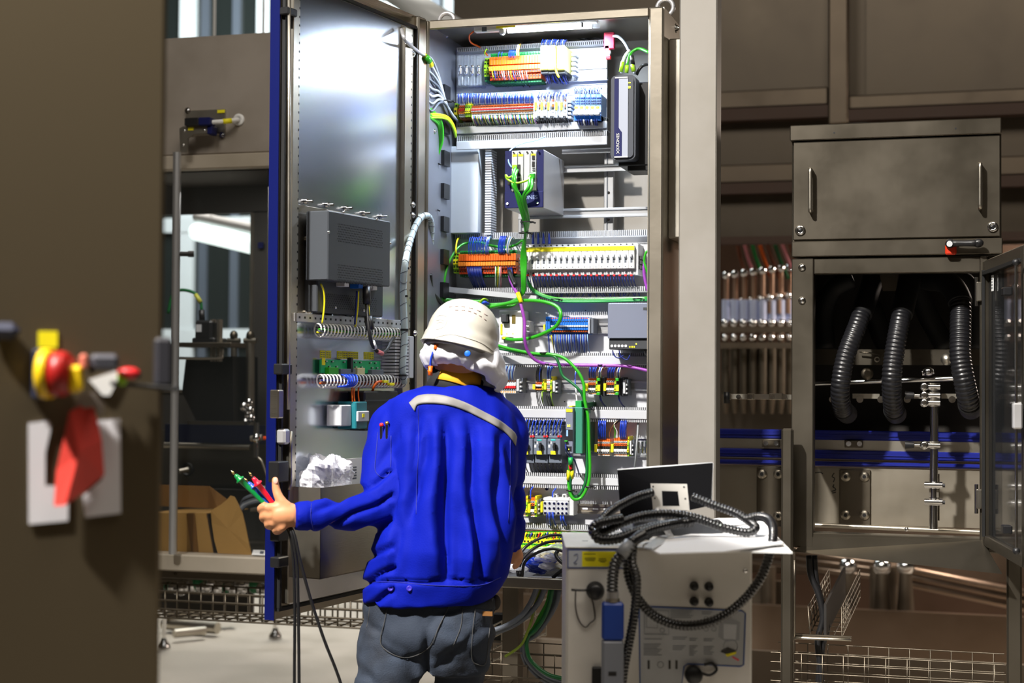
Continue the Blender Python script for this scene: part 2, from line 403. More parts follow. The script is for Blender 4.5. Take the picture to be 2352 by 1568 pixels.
# side junction box and its gland
a=at_x(1530,83,CX1); b=at_x(1558,545,CX1)
sb=thing('side_junction_box','slim steel box screwed to the right flank of the switch cabinet, beside the column','box',(CX1,.15,at_x(1530,545,CX1).z))
z_t=at_x(1530,83,CX1).z; z_b=at_x(1530,545,CX1).z
m=MB(); m.bx(CX1+.001,CX1+.05,.07,.40,z_b,z_t,steelv,.004); m.build('housing',sb)
m=MB(); m.cyl((CX1+.03,.2,z_b),(CX1+.03,.2,z_b-.012),.018,blackp); m.cyl((CX1+.03,.2,z_b-.012),(CX1+.03,.2,z_b-.035),.013,blackp); m.build('cable_gland',sb)
for py in (61,190):
    p=at_x(1549,py,CX1); q=MB(); bolt(q,(CX1+(.05 if py>83 else 0),.2,p.z),(1,0,0),.012); q.build('screw',sb if py>83 else cab)
# lifting eyes
for px,py,lb in ((1528,14,'lifting eye bolt on the right end of the cabinet roof'),(1026,42,'lifting eye bolt on the left end of the cabinet roof')):
    p=at_y(px,py,.16); o=thing('lifting_eye',lb,'eye bolt',(p.x,.16,CZ1),0,None)
    q=MB(); n=28; R=.026; pts=[(p.x+R*math.cos(2*math.pi*i/n),.16,CZ1+.036+R*math.sin(2*math.pi*i/n)) for i in range(n+1)]; q.tube(pts,.0075,galv,8,0,cap=False); q.build('ring',o)
    q=MB(); q.cyl((p.x,.16,CZ1),(p.x,.16,CZ1+.008),.017,galv); q.build('collar',o)
# ------------------------------------------------------------------ lamp
def P(px,py,Y): return at_y(px,py,Y)
lz=P(1250,62,.10).z; x0=P(1160,68,.10).x; x1=P(1372,56,.10).x
lp=thing('cabinet_lamp','bright white tube lamp under the roof of the switch cabinet','lamp',((x0+x1)/2,.10,lz))
m=MB(); m.bx(x0,x1,.085,.118,lz+.004,lz+.016,white,.003); m.build('lamp_housing',lp)
m=MB(); m.cyl((x0+.01,.10,lz-.004),(x1-.02,.10,lz-.004),.009,led); m.build('tube',lp)
xa=P(1090,70,.10).x
m=MB(); m.bx(xa,x0,.088,.115,lz-.006,lz+.014,white,.004); m.bx(xa+.03,xa+.045,.084,.09,lz-.006,lz+.010,greyd); m.ell((P(1155,73,.09).x,.085,lz-.012),(.011,.011,.011),white); m.build('switch_end',lp)
m=MB(); m.bx(P(1140,65,.085).x,P(1184,65,.085).x,.082,.085,lz+.001,lz+.013,yellow); m.build('label_plate',lp)
m=MB(); m.bx(x1-.018,x1+.006,.09,.112,lz-.012,lz+.012,clear,.002); m.bx(x1-.05,x1-.044,.088,.113,lz-.01,lz+.013,blackp); m.build('end_cap',lp)
area('cabinet_tube_light',((x0+x1)/2,.09,lz-.02),((x0+x1)/2,.13,1.2),x1-x0,16,(.72,.84,1.0),sy=.03)
# ------------------------------------------------------------------ mounting plates
plw = mat('zinc_mounting_plate',(220,222,230),.4,.25,.03,40,(1,1,6),.05)
YP=.33
a=rect(1048,100,1394,338,.31); o=single(MB().bx(a[0],a[1],.31,.318,a[2],a[3],plw),'mounting_plate','upper mounting plate with orange and multi-coloured terminals','plate')
a=rect(1043,541,1480,1217,YP); o=single(MB().bx(a[0],CX1-.01,YP,YP+.005,a[2],a[3],plw),'mounting_plate','large lower mounting plate behind the white breakers and motor starters','plate')
bh=MB()
for px,py in ((1297,922),(1363,922),(1345,713),(1373,1197)): 
    p=at_y(px,py,YP); bh.cyl(p,p+FRONT*.001,.0022,blackp,n=10)
p=at_y(1256,1122,YP); bh.cyl(p,p+FRONT*.0015,.006,navy,n=14); b_=bh.build('screw_hole',None); 
b_.parent=o; b_.matrix_local=WM[o].inverted(); 
# ------------------------------------------------------------------ cable ducts
def cable_duct(x0,x1,cov,top,bot,label,Yf=.265,back=YP):
    xm=(x0+x1)/2; X0=at_y(x0,cov[0],Yf).x; X1=at_y(x1,cov[0],Yf).x; Z=lambda y: at_y(xm,y,Yf).z
    zs=[Z(y) for y in cov]
    o=thing('cable_duct',label,'cable duct',((X0+X1)/2,back,min(zs)),0,'slotted cable ducts')
    if cov[1]>cov[0]: MB().bx(X0,X1,Yf,Yf+.004,zs[1],zs[0],duct,.002).build('cover',o)
    for r in (top,bot):
        if not r: continue
        m=MB(); n=int((X1-X0)/.0068); hi,lo=Z(r[0]),Z(r[1])
        m.bx(X0,X1,Yf+.004,back,lo-.0005,lo+.0012,duct) if r is top else m.bx(X0,X1,Yf+.004,back,hi-.001,hi+.0008,duct)
        for i in range(n):
            x=X0+(i+.5)*(X1-X0)/n; m.bx(x-.0019,x+.0019,Yf+.004,Yf+.008,lo,hi,duct)
        m.bx(X0,X1,Yf+.022,Yf+.024,lo,hi,darkg); m.build('comb',o)
    return o
XR=1496
cable_duct(1048,1394,(191,192),(183,190),None,'slotted comb under the orange terminals of the upper plate',.29,.31)
cable_duct(1048,1394,(208,223),(100,110),(276,283),'wide cable duct cover between the two upper terminal rows',.27,.31)
cable_duct(1048,1394,(284,301),None,(305,317),'slotted cable duct below the multi-coloured upper terminals',.26,.31)
cable_duct(1048,1394,(318,338),None,None,'plain cover strip along the bottom edge of the upper plate',.25,.31)
cable_duct(1043,XR,(546,547),(531,545),None,'slotted comb above the white breaker row',.30)
cable_duct(1043,XR,(672,673),(659,671),(683,691),'open slotted duct with green cables below the white breakers',.27)
cable_duct(1043,XR,(817,837),(810,817),(837,843),'cable duct above the level of the violet cable')
cable_duct(1043,XR,(940,960),(933,940),(960,967),'cable duct above the motor starters')
cable_duct(1043,XR,(1095,1112),(1086,1095),(1112,1121),'cable duct below the motor starters')
cable_duct(1043,XR,(1216,1217),(1203,1215),None,'lowest slotted comb above the earth terminals',.28)
# tilted loose cover
m=MB(); p=at_y(1025,670,.24); q=at_y(1232,690,.24); d=(q-p); m.prism([p,q,q+Vector((0,0,.016)),p+Vector((0,0,.018))],(0,.02,0),duct)
single(m,'duct_cover','loose grey duct cover hanging askew below the orange bus terminals','cover')
# ------------------------------------------------------------------ rails
def rail(x0,x1,yc,hh,label,Yf=.318,slots=False,mt=alu):
    a=rect(x0,yc-hh,x1,yc+hh,Yf); o=thing('mounting_rail',label,'rail',((a[0]+a[1])/2,YP,a[2]),0,None)
    m=MB(); H_=a[3]-a[2]
    m.bx(a[0],a[1],Yf+.006,Yf+.012,a[2]+H_*.2,a[3]-H_*.2,mt); m.bx(a[0],a[1],Yf,Yf+.010,a[3]-H_*.24,a[3],mt,.001); m.bx(a[0],a[1],Yf,Yf+.010,a[2],a[2]+H_*.24,mt,.001)
    m.build('rail_profile',o)
    if slots:
        m=MB(); n=int((a[1]-a[0])/.036)
        for i in range(n):
            x=a[0]+.02+i*.036; m.bx(x,x+.018,Yf+.005,Yf+.006,(a[2]+a[3])/2-.003,(a[2]+a[3])/2+.003,plw)
        m.build('slot',o)
    return o
rail(1100,XR,754,12,'top hat rail carrying the sky blue terminals')
rail(1060,XR,884,11,'top hat rail carrying the relay terminals under the violet cable')
rail(1180,XR,1035,12,'top hat rail behind the motor starters')
rail(1180,1440,1167,11,'bare slotted top hat rail at the bottom, right of the clear terminal block',.305,True,steel)
for (x0,x1,yc,h,lb) in ((1290,1402,346,6,'upper aluminium cross rail left of the drive unit'),(1290,1442,386,8,'aluminium cross rail right of the blue control rack'),(1190,XR,489,11,'aluminium cross rail below the blue control rack')): rail(x0,x1,yc,h,lb,.335)
for (xc,y0,y1,lb) in ((1398,350,535,'vertical aluminium strut in the middle bay'),(1201,500,540,'short vertical aluminium strut beside the green cable bundle')):
    a=rect(xc-11,y0,xc+11,y1,.36); m=MB(); m.bx(a[0],a[1],.36,.375,a[2],a[3],alu,.002); m.bx(a[0]+.01,a[0]+.013,.357,.36,a[2],a[3],greyd)
    for k in range(3): bolt(m,((a[0]+a[1])/2,.36,a[2]+(k+.5)*(a[3]-a[2])/3),FRONT,.004)
    single(m,'mounting_strut',lb,'strut')
a=rect(1048,343,1114,540,.35); o=thing('vertical_cable_duct','tall vertical cable duct on the left of the middle bay','cable duct',(a[0],.35,a[2]))
MB().bx(a[0],a[1],.27,.35,a[2],a[3],mat('pale_duct_cover',(172,178,184),.5),.002).build('cover',o)
m=MB(); b=rect(1115,343,1129,540,.29)
for i in range(34):
    z=b[2]+(i+.5)*(b[3]-b[2])/34; m.bx(b[0],b[1],.285,.35,z-.0028,z+.0028,duct)
m.bx(b[0],b[1]-.002,.345,.35,b[2],b[3],darkg); m.build('comb',o)
# ------------------------------------------------------------------ terminals
def band_term(w,h,d,bands,g=.0004):
    m=MB()
    for (f0,f1,dy,mt_,hole) in bands:
        m.bx(-w/2+g,w/2-g,-d+dy,0,f0*h,f1*h,mt_,.0006)
        if hole:
            r=min(w*.28,(f1-f0)*h*.3); zc=(f0+f1)/2*h; m.bx(-r,r,-d+dy-.0006,-d+dy+.001,zc-r,zc+r,hole)
    return m
def strip(name,x0,y0,x1,y1,Yf,d,n,bands,label,cat,group,same=True,cols=None):
    X0,X1,Z0,Z1=rect(x0,y0,x1,y1,Yf); w=(X1-X0)/n; root=None; vs_={}
    for i in range(n):
        key=cols[i%len(cols)] if cols else 0; bd=bands[key] if cols else bands
        x=X0+(i+.5)*w
        if key not in vs_:
            o=band_term(w,Z1-Z0,d,bd).build(name); o.location=(x,Yf+d,Z0); WM[o]=Matrix.Translation(o.location); tag(o,label if same else label[i],cat,group); vs_[key]=o
        else: dup(vs_[key],(x,Yf+d,Z0),label if same else label[i],group)
    return X0,X1,Z0,Z1
def box(name,x0,y0,x1,y1,Yf,d,mt_,label,cat='module',group=None,bev=.002):
    a=rect(x0,y0,x1,y1,Yf); return single(MB().bx(a[0],a[1],Yf,Yf+d,a[2],a[3],mt_,bev),name,label,cat,group),a
B=blackp
# row 1
G='clear relay sockets on the upper plate'
for i in range(4):
    px=1052+i*14; a=rect(px,126,px+11,196,.25); o=thing('relay_socket','clear plastic relay socket with chrome clamp at the left end of the upper plate','relay',((a[0]+a[1])/2,.31,a[2]),0,G)
    MB().bx(a[0],a[1],.25,.31,a[2],a[3],clear,.002).build('housing',o)
    m=MB(); c=(a[0]+a[1])/2; z=at_y(px+5,162,.25).z; m.cyl((c,.248,z+.012),(c,.248,z-.014),.005,chrome); m.ell((c,.246,z+.012),(.007,.006,.006),chrome,n=10,k=6); m.ell((c,.246,z-.01),(.007,.006,.007),chrome,n=10,k=6); m.build('clamp',o)
strip('end_clamp',1111,132,1123,186,.24,.07,2,[(0,.2,.01,greend,B),(.2,.42,.004,lime,B),(.42,.66,0,lime,B),(.66,.84,.004,lime,B),(.84,1,.01,lime,B)],'green and yellow end clamp left of the upper orange bus terminals','terminal','clamps left of the upper orange terminals')
def bus_terms(x0,y0,x1,y1,Yf,n,lb,grp):
    strip('bus_terminal',x0,y0,x1,y1,Yf,.08,n,[(0,.10,.02,greend,None),(.10,.30,.012,mat('burnt_orange_plastic',(190,64,8),.42),B),(.30,.40,.004,mat('burnt_orange_plastic',(190,64,8),.42),B),(.40,.55,0,orangel,None),(.55,.60,.03,B,None),(.60,.86,.004,orange,None),(.86,.93,.02,green,None),(.93,1,.016,green,None)],lb,'terminal',grp)
bus_terms(1123,118,1241,188,.225,18,'orange bus terminal with green foot in the row under the cabinet lamp','orange bus terminals under the lamp')
def relay(x0,x1,lb):
    a=rect(x0,104,x1,168,.20); o=thing('safety_relay',lb,'relay',((a[0]+a[1])/2,.31,a[2]))
    m=MB(); m.bx(a[0],a[1],.20,.31,a[2]+.01,a[3],mat('pale_yellow_plastic',(245,238,150),.4),.002); m.build('housing',o)
    m=MB(); n=4; w=(a[1]-a[0])/n
    for i in range(n): m.bx(a[0]+i*w+.001,a[0]+(i+1)*w-.001,.196,.2,a[3]-.018,a[3]-.002,white,.001)
    m.bx(a[0],a[1],.197,.2,a[2]+.012,a[2]+.018,yellow); m.bx(a[0],a[1],.205,.3,a[2],a[2]+.01,B); m.build('terminal_strip',o)
relay(1241,1258,'left pale yellow safety relay under the lit tube'); relay(1259,1276,'middle pale yellow safety relay, left of the yellow cable'); relay(1279,1297,'right pale yellow safety relay, right of the yellow cable')
wire([(1276,106),(1276,150),(1278,165),(1284,178)],.0035,yellow,'yellow_cable','yellow cable running down between the pale yellow safety relays','cable',None,.19)
m=MB(); a=rect(1312,118,1322,172,.25)
for i in range(5): m.bx(a[0],a[1],.25,.31,a[2]+i*.016,a[2]+i*.016+.010,greyl,.001)
single(m,'end_bracket','grey ribbed end bracket right of the safety relays','bracket')
a=rect(1322,112,1394,183,.297); o=thing('wall_rail','empty upper plate rail coloured white as if lit, right of the safety relays','rail',(a[0],.31,a[2]))
for i in range(3): MB().bx(a[0],a[1],.297-.004*(i==1),.31,a[2]+i*(a[3]-a[2])/3+.001,a[2]+(i+1)*(a[3]-a[2])/3-.001,white,.002).build('rail_face',o)  # white faces carry the overexposed lamp light in their colour
# row 2
strip('input_terminal',1053,234,1066,272,.23,.08,3,[(0,.12,.02,brown,None),(.12,.3,.006,greyl,B),(.3,.45,0,orangel,B),(.45,.56,-.002,red,None),(.56,.8,.004,orange,B),(.8,1,.012,greyl,None)],'grey and orange terminal at the left end of the second upper row','terminal','left terminals of the second row')
strip('earth_terminal',1067,232,1080,272,.23,.08,3,[(0,.12,.02,brown,None),(.12,.32,.006,lime,B),(.32,.5,0,yellow,B),(.5,.8,.004,lime,B),(.8,1,.012,yellow,None)],'yellow and green earth terminal in the second upper row','terminal','earth terminals of the second row')
strip('ground_clamp',1042,236,1050,275,.24,.07,1,[(0,.3,.01,lime,B),(.3,.7,0,yellow,B),(.7,1,.01,lime,B)],'yellow green clamp at the far left of the second row','terminal',None)
strip('signal_terminal',1082,232,1226,268,.225,.085,40,[(0,.16,.02,brown,None),(.16,.30,.006,white,B),(.30,.40,.003,orangel,B),(.40,.47,0,greyl,None),(.47,.55,-.002,red,None),(.55,.62,0,greyl,None),(.62,.80,.006,orange,B),(.80,1,.02,greyd,B)],'thin signal terminal with orange levers and red bridge in the long upper strip','terminal','signal terminals of the long upper strip')
strip('signal_separator',1225,222,1228,272,.215,.09,1,[(0,1,0,greyl,None)],'tall grey separator plate at the right end of the long upper strip','separator',None)
G='grey relay terminals beside the long upper strip'
for i,(a_,b_) in enumerate(((1230,1243),(1244,1257),(1259,1275),(1277,1287),(1289,1302))):
    a=rect(a_,222,b_,270,.225); o=thing('relay_terminal',['first','second','third','fourth','fifth'][i]+' grey and orange relay terminal right of the long upper strip','terminal',((a[0]+a[1])/2,.31,a[2]),0,G)
    h=a[3]-a[2]; m=MB(); m.bx(a[0],a[0]+.004,.22,.31,a[2],a[3],greyl,.001); m.bx(a[0]+.004,a[1],.235,.31,a[2]+h*.1,a[3]-h*.12,greyl,.001); m.bx(a[1]-.003,a[1],.225,.31,a[2],a[3],greyl,.001); m.build('housing',o)
    MB().bx(a[0]-.001,a[0]+.006,.214,.22,a[2]+h*.35,a[2]+h*.72,yellow,.001).build('label_plate',o)
    m=MB(); 
    for k in range(3):
        x=a[0]+.010+k*(a[1]-a[0]-.012)/3
        for f,mm in ((.3,white),(.42,B),(.55,orange),(.68,white),(.8,orange)): m.bx(x,x+.004,.232,.236,a[2]+h*f,a[2]+h*(f+.08),mm)
    m.build('clamp_lever',o)
m=MB(); a=rect(1303,224,1311,272,.24)
for i in range(5): m.bx(a[0],a[1],.24,.31,a[2]+i*.013,a[2]+i*.013+.008,greyl,.001)
single(m,'end_bracket','grey ribbed end bracket left of the pale blue valve terminals','bracket')
G='pale blue and white valve terminals'
for i in range(5):
    a_=1317+i*12.3; a=rect(a_,213,a_+11.5,284,.215); h=a[3]-a[2]
    o=thing('valve_terminal','pale blue terminal with yellow tag right of the grey relay terminals','terminal',((a[0]+a[1])/2,.31,a[2]),0,G)
    m=MB(); m.bx(a[0],a[1],.235,.31,a[2]+h*.12,a[3],bluel,.001); m.bx(a[0],a[1],.225,.31,a[2]+h*.12,a[2]+h*.30,bluep,.001); m.build('housing',o)
    m=MB()
    for f in (.66,.75,.84):
        for k in range(3):
            x=a[0]+.002+k*(a[1]-a[0])/3.2; m.bx(x,x+.003,.232,.236,a[2]+h*f,a[2]+h*(f+.045),blued)
    m.bx(a[0],a[1],.228,.236,a[2]+h*.4,a[2]+h*.47,white); m.build('contact',o)
    MB().bx(a[0]+.002,a[0]+.012,.222,.23,a[2]+h*.5,a[2]+h*.58,yellow,.001).build('label_plate',o)
    MB().bx(a[0],a[1],.205,.225,a[2]+h*.27,a[2]+h*.38,greyl,.002).build('plug',o)
# wires of the upper rows
rnd=random.Random(3)
def fan(name,label,group,x0,x1,n,y0,y1,Ya,Yb,r,cols,dx=(0,0),arch=0,cat='wire',jit=1.5):
    for i in range(n):
        px=x0+(i+.5)*(x1-x0)/n+rnd.uniform(-jit,jit)*.4; c=cols[i%len(cols)]; e=rnd.uniform(*dx); k=rnd.uniform(-2,2)
        if arch: pts=[at_y(px,y0,Ya),at_y(px-arch*.25,(y0+y1)/2,Ya-.015),at_y(px+e*.5,y1-1+k*.4,Ya-.012),at_y(px+e,y1+3+k,Yb)]
        else: pts=[at_y(px,y0,Ya),at_y(px+e*.15,y0+(y1-y0)*.35,Ya-.006),at_y(px+e*.6,y0+(y1-y0)*.75,(Ya+Yb)/2),at_y(px+e,y1+k,Yb)]
        single(MB().tube(pts,r,c,5,3),name,label,cat,group)
fan('blue_wire','short blue wire arching up from the orange bus terminals under the lamp','blue wires above the upper orange terminals',1168,1184,7,133,117,.22,.3,.0011,[blue],(2,5),2)
fan('blue_wire','short blue wire arching up from the orange bus terminals under the lamp','blue wires above the upper orange terminals',1142,1156,2,132,120,.22,.3,.0013,[blue],(3,6),2)
fan('white_wire','white or yellow wire arching over the orange bus terminals under the lamp','light wires arching over the upper orange terminals',1186,1193,4,130,103,.215,.29,.0013,[white,lime,white,orangel],(4,9),3)
fan('hanging_wire','coloured wire hanging from the orange bus terminals under the lamp','wires hanging under the upper orange terminals',1128,1212,16,163,198,.225,.3,.0016,[lime,blue,darkg,darkg,wgrey,white,brown,wgrey],(8,16))
fan('yellow_green_wire','yellow green wire arching over the clamp left of the upper orange terminals','',1112,1117,1,128,114,.23,.3,.002,[lime],(7,9),3)
fan('relay_wire','dark blue wire looping above the pale yellow safety relays','blue wires above the safety relays',1243,1300,18,104,92,.21,.3,.0012,[blue,blued,blue,wgrey],(3,10),2)
fan('relay_wire','dark blue wire hanging below the pale yellow safety relays','blue wires below the safety relays',1250,1300,12,168,192,.24,.29,.0014,[blued,blue,blued],(4,18))
fan('signal_wire','blue or white wire tuft above the long upper terminal strip','wires above the long upper strip',1052,1228,96,238,216,.22,.29,.0011,[blue,blue,blue,bluel,blue,blued,white],(-3,5),3)
fan('signal_wire','multi-coloured wire hanging below the long upper terminal strip','wires below the long upper strip',1082,1228,84,263,291,.235,.285,.0010,[lime,white,pink,blue,green,brown,wgrey,yellow,blued,wgrey],(5,14))
fan('relay_feed_wire','white or blue wire bending above a grey relay terminal','wires above the grey relay terminals',1232,1302,20,232,214,.225,.3,.0013,[white,blue,wgrey,blued],(2,8),3)
fan('relay_feed_wire','black wire hanging below a grey relay terminal','black wires below the grey relay terminals',1234,1304,14,266,286,.24,.29,.0015,[B,darkg],(6,12))
fan('valve_wire','blue wire crossing above the pale blue valve terminals','blue wires above the valve terminals',1320,1378,30,216,203,.22,.26,.0012,[blue,bluel,blued],(-5,8),2)
fan('valve_wire','thick blue wire below the pale blue valve terminals','blue wires below the valve terminals',1326,1374,8,273,288,.23,.27,.003,[blued,blued,white],(1,4))
wire([(1088,72,.1),(1078,82,.12),(1082,98,.2),(1105,110,.28),(1120,128,.27)],.0028,orange,'orange_cable','orange cable curving down from the left end of the cabinet lamp','cable')
for k,(a_,lb) in enumerate((([(1060,122),(1110,98),(1210,84),(1330,84),(1400,92)],'top black cable arching behind the upper plate'),([(1085,130),(1150,100),(1250,92),(1350,100)],'second black cable arching behind the upper plate'),([(1200,100),(1290,84),(1350,92),(1372,110)],'short black cable arching near the right of the upper plate'))):
    wire(a_,.005,blackm,'black_cable',lb,'cable',None,.36,8)
wire([(1253,313,.2),(1232,322,.2),(1198,330,.16),(1172,345,.1),(1168,370,.08),(1175,385,.075)],.0026,bluel,'pale_blue_cable','pale blue cable arching from the upper duct to the blue control rack','cable')
# ------------------------------------------------------------------ blue control rack
Yf=.08; a=rect(1159,345,1249,477,Yf)
o=thing('control_rack','navy and grey control rack with green cables plugged in, in the middle bay','controller',((a[0]+a[1])/2,.2,a[2]))
zs=lambda py: at_y(1204,py,Yf).z
xs=lambda px: at_y(px,400,Yf).x
MB().bx(a[0],a[1],Yf+.004,.345,a[2],a[3],galv,.002).build('housing',o)
m=MB(); m.bx(xs(1160),xs(1175),Yf,Yf+.004,a[2],a[3],navy); m.bx(xs(1233),xs(1248),Yf,Yf+.004,a[2],a[3],navy); m.bx(xs(1160),xs(1248),Yf-.003,Yf+.003,a[2],zs(440),navy,.001); m.build('front_panel',o)
m=MB()
for i,(x0_,x1_) in enumerate(((1176,1189),(1190,1203),(1204,1218),(1219,1232))): m.bx(xs(x0_),xs(x1_)-.001,Yf-.004,Yf+.004,zs(438),zs(347),greyl,.001)
m.build('plug_in_card',o)
m=MB()
for x in (1181,1195,1212,1223,1238): m.cyl((xs(x),Yf-.004,zs(350)),(xs(x),Yf-.010,zs(350)),.003,chrome)
for x in (1167,1236): m.cyl((xs(x),Yf-.003,zs(468)),(xs(x),Yf-.008,zs(467)),.0035,chrome)
m.build('screw_head',o)
m=MB()
for x0_,x1_ in ((1178,1188),(1191,1202),(1220,1231)): m.bx(xs(x0_),xs(x1_),Yf-.005,Yf-.004,zs(359),zs(354),yellow)
m.build('label_plate',o)
m=MB()
for (x,y0_,y1_) in ((1223,358,368),(1223,372,384),(1224,387,389),(1224,392,394),(1220,398,404),(1190,378,405),(1190,408,436),(1214,424,438)): m.bx(xs(x),xs(x+6),Yf-.007,Yf-.004,zs(y1_),zs(y0_),B)
m.build('socket',o)
m=MB(); m.bx(xs(1180),xs(1189),Yf-.02,Yf-.004,zs(388),zs(379),lime,.001); m.bx(xs(1220),xs(1231),Yf-.02,Yf-.004,zs(412),zs(400),gcable,.002); m.bx(xs(1170),xs(1180),Yf-.02,Yf-.004,zs(425),zs(415),B); m.build('cable_plug',o)
text('KRONES',o,mat('pale_lettering',(150,165,215),.5),Matrix.Translation((xs(1212),Yf-.0035,zs(454)))@Matrix.Rotation(math.pi/2,4,'X'),.018)
# ------------------------------------------------------------------ drive unit
Yf=.03; a=rect(1402,172,1459,366,Yf)
o=thing('drive_unit','dark grey drive unit with navy stripe and white lettering, upper right in the switch cabinet','drive',((a[0]+a[1])/2,.2,a[2]))
zs=lambda py: at_y(1430,py,Yf).z; xs=lambda px: at_y(px,270,Yf).x
dk=mat('drive_housing_grey',(62,66,76),.42)
m=MB(); X0,X1,Z0,Z1=a; r=.016
def rrect(x0,x1,z0,z1,r,y,n=5):
    pts=[]
    for cx,cz,a0 in ((x1-r,z1-r,0),(x0+r,z1-r,90),(x0+r,z0+r,180),(x1-r,z0+r,270)):
        for k in range(n+1):
            t_=math.radians(a0+90*k/n); pts.append((cx+r*math.cos(t_),y,cz+r*math.sin(t_)))
    return pts
m.prism(rrect(X0,X1,Z0,Z1,r,Yf+.006),(0,.06,0),dk); m.prism(rrect(X0+.006,X1-.006,Z0+.006,Z1-.006,r*.8,Yf),(0,.006,0),dk); m.build('front_bezel',o)
MB().bx(X0+.010,CX1-.055,Yf+.066,YP,Z0-.012,Z1-.012,B,.004).build('housing',o)
MB().bx(at_y(1441,380,.1).x,CX1-.055,.1,.11,at_y(1460,392,.1).z,Z0,B,.002).build('bracket',o)
MB().bx(xs(1412),xs(1443),Yf-.003,Yf,zs(360),zs(180),mat('silver_face',(168,174,190),.35,.3),.001).build('face_plate',o)
m=MB(); y=Yf-.004
m.prism([(xs(1411.5),y,zs(359)),(xs(1429),y,zs(359)),(xs(1429),y,zs(304)),(xs(1421.5),y,zs(293)),(xs(1421.5),y,zs(179)),(xs(1411.5),y,zs(179))],(0,.001,0),navy); m.build('stripe',o)
MB().bx(xs(1412),xs(1443),Yf-.005,Yf-.001,zs(362),zs(359),greyl).build('lip',o)
MB().bx(xs(1413),xs(1442),Yf-.005,Yf-.001,zs(180),zs(177),greyl).build('lip',o)
m=MB()
for py in (190,199,202): m.bx(xs(1443),xs(1448),Yf-.002,Yf+.001,zs(py+1.6),zs(py),ledy)
m.build('indicator',o)
MW=Matrix.Translation((xs(1420.5),Yf-.0055,zs(325)))@Matrix.Rotation(-math.pi/2,4,'Y')@Matrix.Rotation(math.pi/2,4,'X')
text('KRONES',o,white,MW,.0135*1.0)
m=MB(); c=(xs(1420.5),Yf-.005,zs(349)); 
for s_ in (-1,1): m.tube([(c[0]-.005,c[1],c[2]+s_*.0055),(c[0],c[1],c[2]+s_*.0012),(c[0]+.005,c[1],c[2]+s_*.0055)],.0009,white,5,4)
m.build('emblem',o)
for i,(pts,mt_,lb) in enumerate(((
  [(1428,168,.06),(1430,145,.06),(1436,128,.08),(1446,116,.1)],white,'white cable with yellow sleeve above the drive unit'),
  ([(1440,168,.06),(1442,140,.06),(1452,120,.08),(1470,112,.08),(1494,122,.05)],gcable,'green cable arching over the drive unit to the right'),
  ([(1459,170,.08),(1456,150,.08),(1448,126,.1),(1436,100,.14),(1420,84,.16),(1404,84,.18)],wgrey,'grey cable rising behind the drive unit to the red tag'),
  ([(1462,172,.08),(1468,160,.08),(1478,150,.08),(1496,146,.06)],B,'black cable bending right above the drive unit'))):
    wire(pts,.005,mt_,'drive_cable',lb,'cable',None,None,8)
m=MB()
for (p0,p1,mm) in (((1426,165),(1430,142),lime),((1439,167),(1440,150),lime),((1455,164),(1452,148),lime),((1454,148),(1451,128),B)): m.tube([at_y(*p0,.052),at_y(*p1,.052)],.0065,mm,8,0)
single(m,'cable_sleeve','yellow green shrink sleeves on the cables above the drive unit','sleeve')
m=MB(); p=at_y(1404,95,.2); m.bx(p.x-.018,p.x+.016,.17,.19,p.z-.03,p.z+.024,mat('crimson_tag',(180,16,60),.45),.002); m.x=None
single(m,'red_tag','crimson tag above the top left corner of the drive unit','tag')
m=MB(); 
for k in range(5): p=at_y(1401+rnd.uniform(-3,3),112+k*6,.2); m.bx(p.x-.008,p.x+.008,.17,.185,p.z-.006,p.z+.006,[white,red,white,greyl,red][k],.002)
single(m,'small_plug','red and white plug hanging under the crimson tag','plug')
# ================================================================== lower rows of the switch cabinet
# orange bus terminals, middle row
bus_terms(1052,574,1184,634,.235,23,'orange bus terminal with green foot in the row left of the white breakers','orange bus terminals beside the breakers')
strip('end_clamp',1040,580,1053,627,.25,.07,2,[(0,.2,.01,lime,B),(.2,.42,.004,lime,B),(.42,.66,0,yellow,B),(.66,.84,.004,lime,B),(.84,1,.01,lime,B)],'yellow green end clamp left of the middle orange terminals','terminal','clamps left of the middle orange terminals')
m=MB(); a=rect(1185,588,1194,622,.27)
for i in range(4): m.bx(a[0],a[1],.27,YP,a[2]+i*.012,a[2]+i*.012+.008,greyl,.001)
single(m,'end_bracket','grey ribbed end bracket between orange terminals and white breakers','bracket')
fan('blue_wire','blue wire arching down into the middle orange bus terminals','blue wires above the middle orange terminals',1076,1124,14,584,546,.235,.31,.0014,[blue],(4,9),3)
fan('blue_wire','blue wire arching down into the middle orange bus terminals','blue wires above the middle orange terminals',1144,1160,8,583,544,.235,.31,.0014,[blue],(5,9),3)
fan('light_wire','white or pale blue wire arching down into the middle orange bus terminals','light wires above the middle orange terminals',1114,1124,4,582,545,.235,.31,.0014,[white,bluel],(5,9),3)
fan('light_wire','white or pale blue wire arching down into the middle orange bus terminals','light wires above the middle orange terminals',1164,1170,3,584,545,.235,.31,.0016,[white,bluel],(8,14),3)
fan('blue_wire','dark blue wire hanging under the middle orange bus terminals','blue wires below the middle orange terminals',1072,1106,16,612,665,.24,.31,.0017,[blued],(14,20))
fan('blue_wire','dark blue wire hanging under the middle orange bus terminals','blue wires below the middle orange terminals',1166,1176,6,614,662,.24,.31,.0017,[blued],(8,16))
fan('light_wire','coloured wire hanging under the right half of the middle orange terminals','light wires below the middle orange terminals',1136,1152,5,612,662,.24,.31,.0016,[white,gcable,yellow,white,pink],(-3,2))
wire([(1056,545,.31),(1050,552,.26),(1047,570,.24),(1047,582,.24)],.0028,yellow,'yellow_cable','yellow wire bending down to the left clamp of the middle orange terminals','cable')
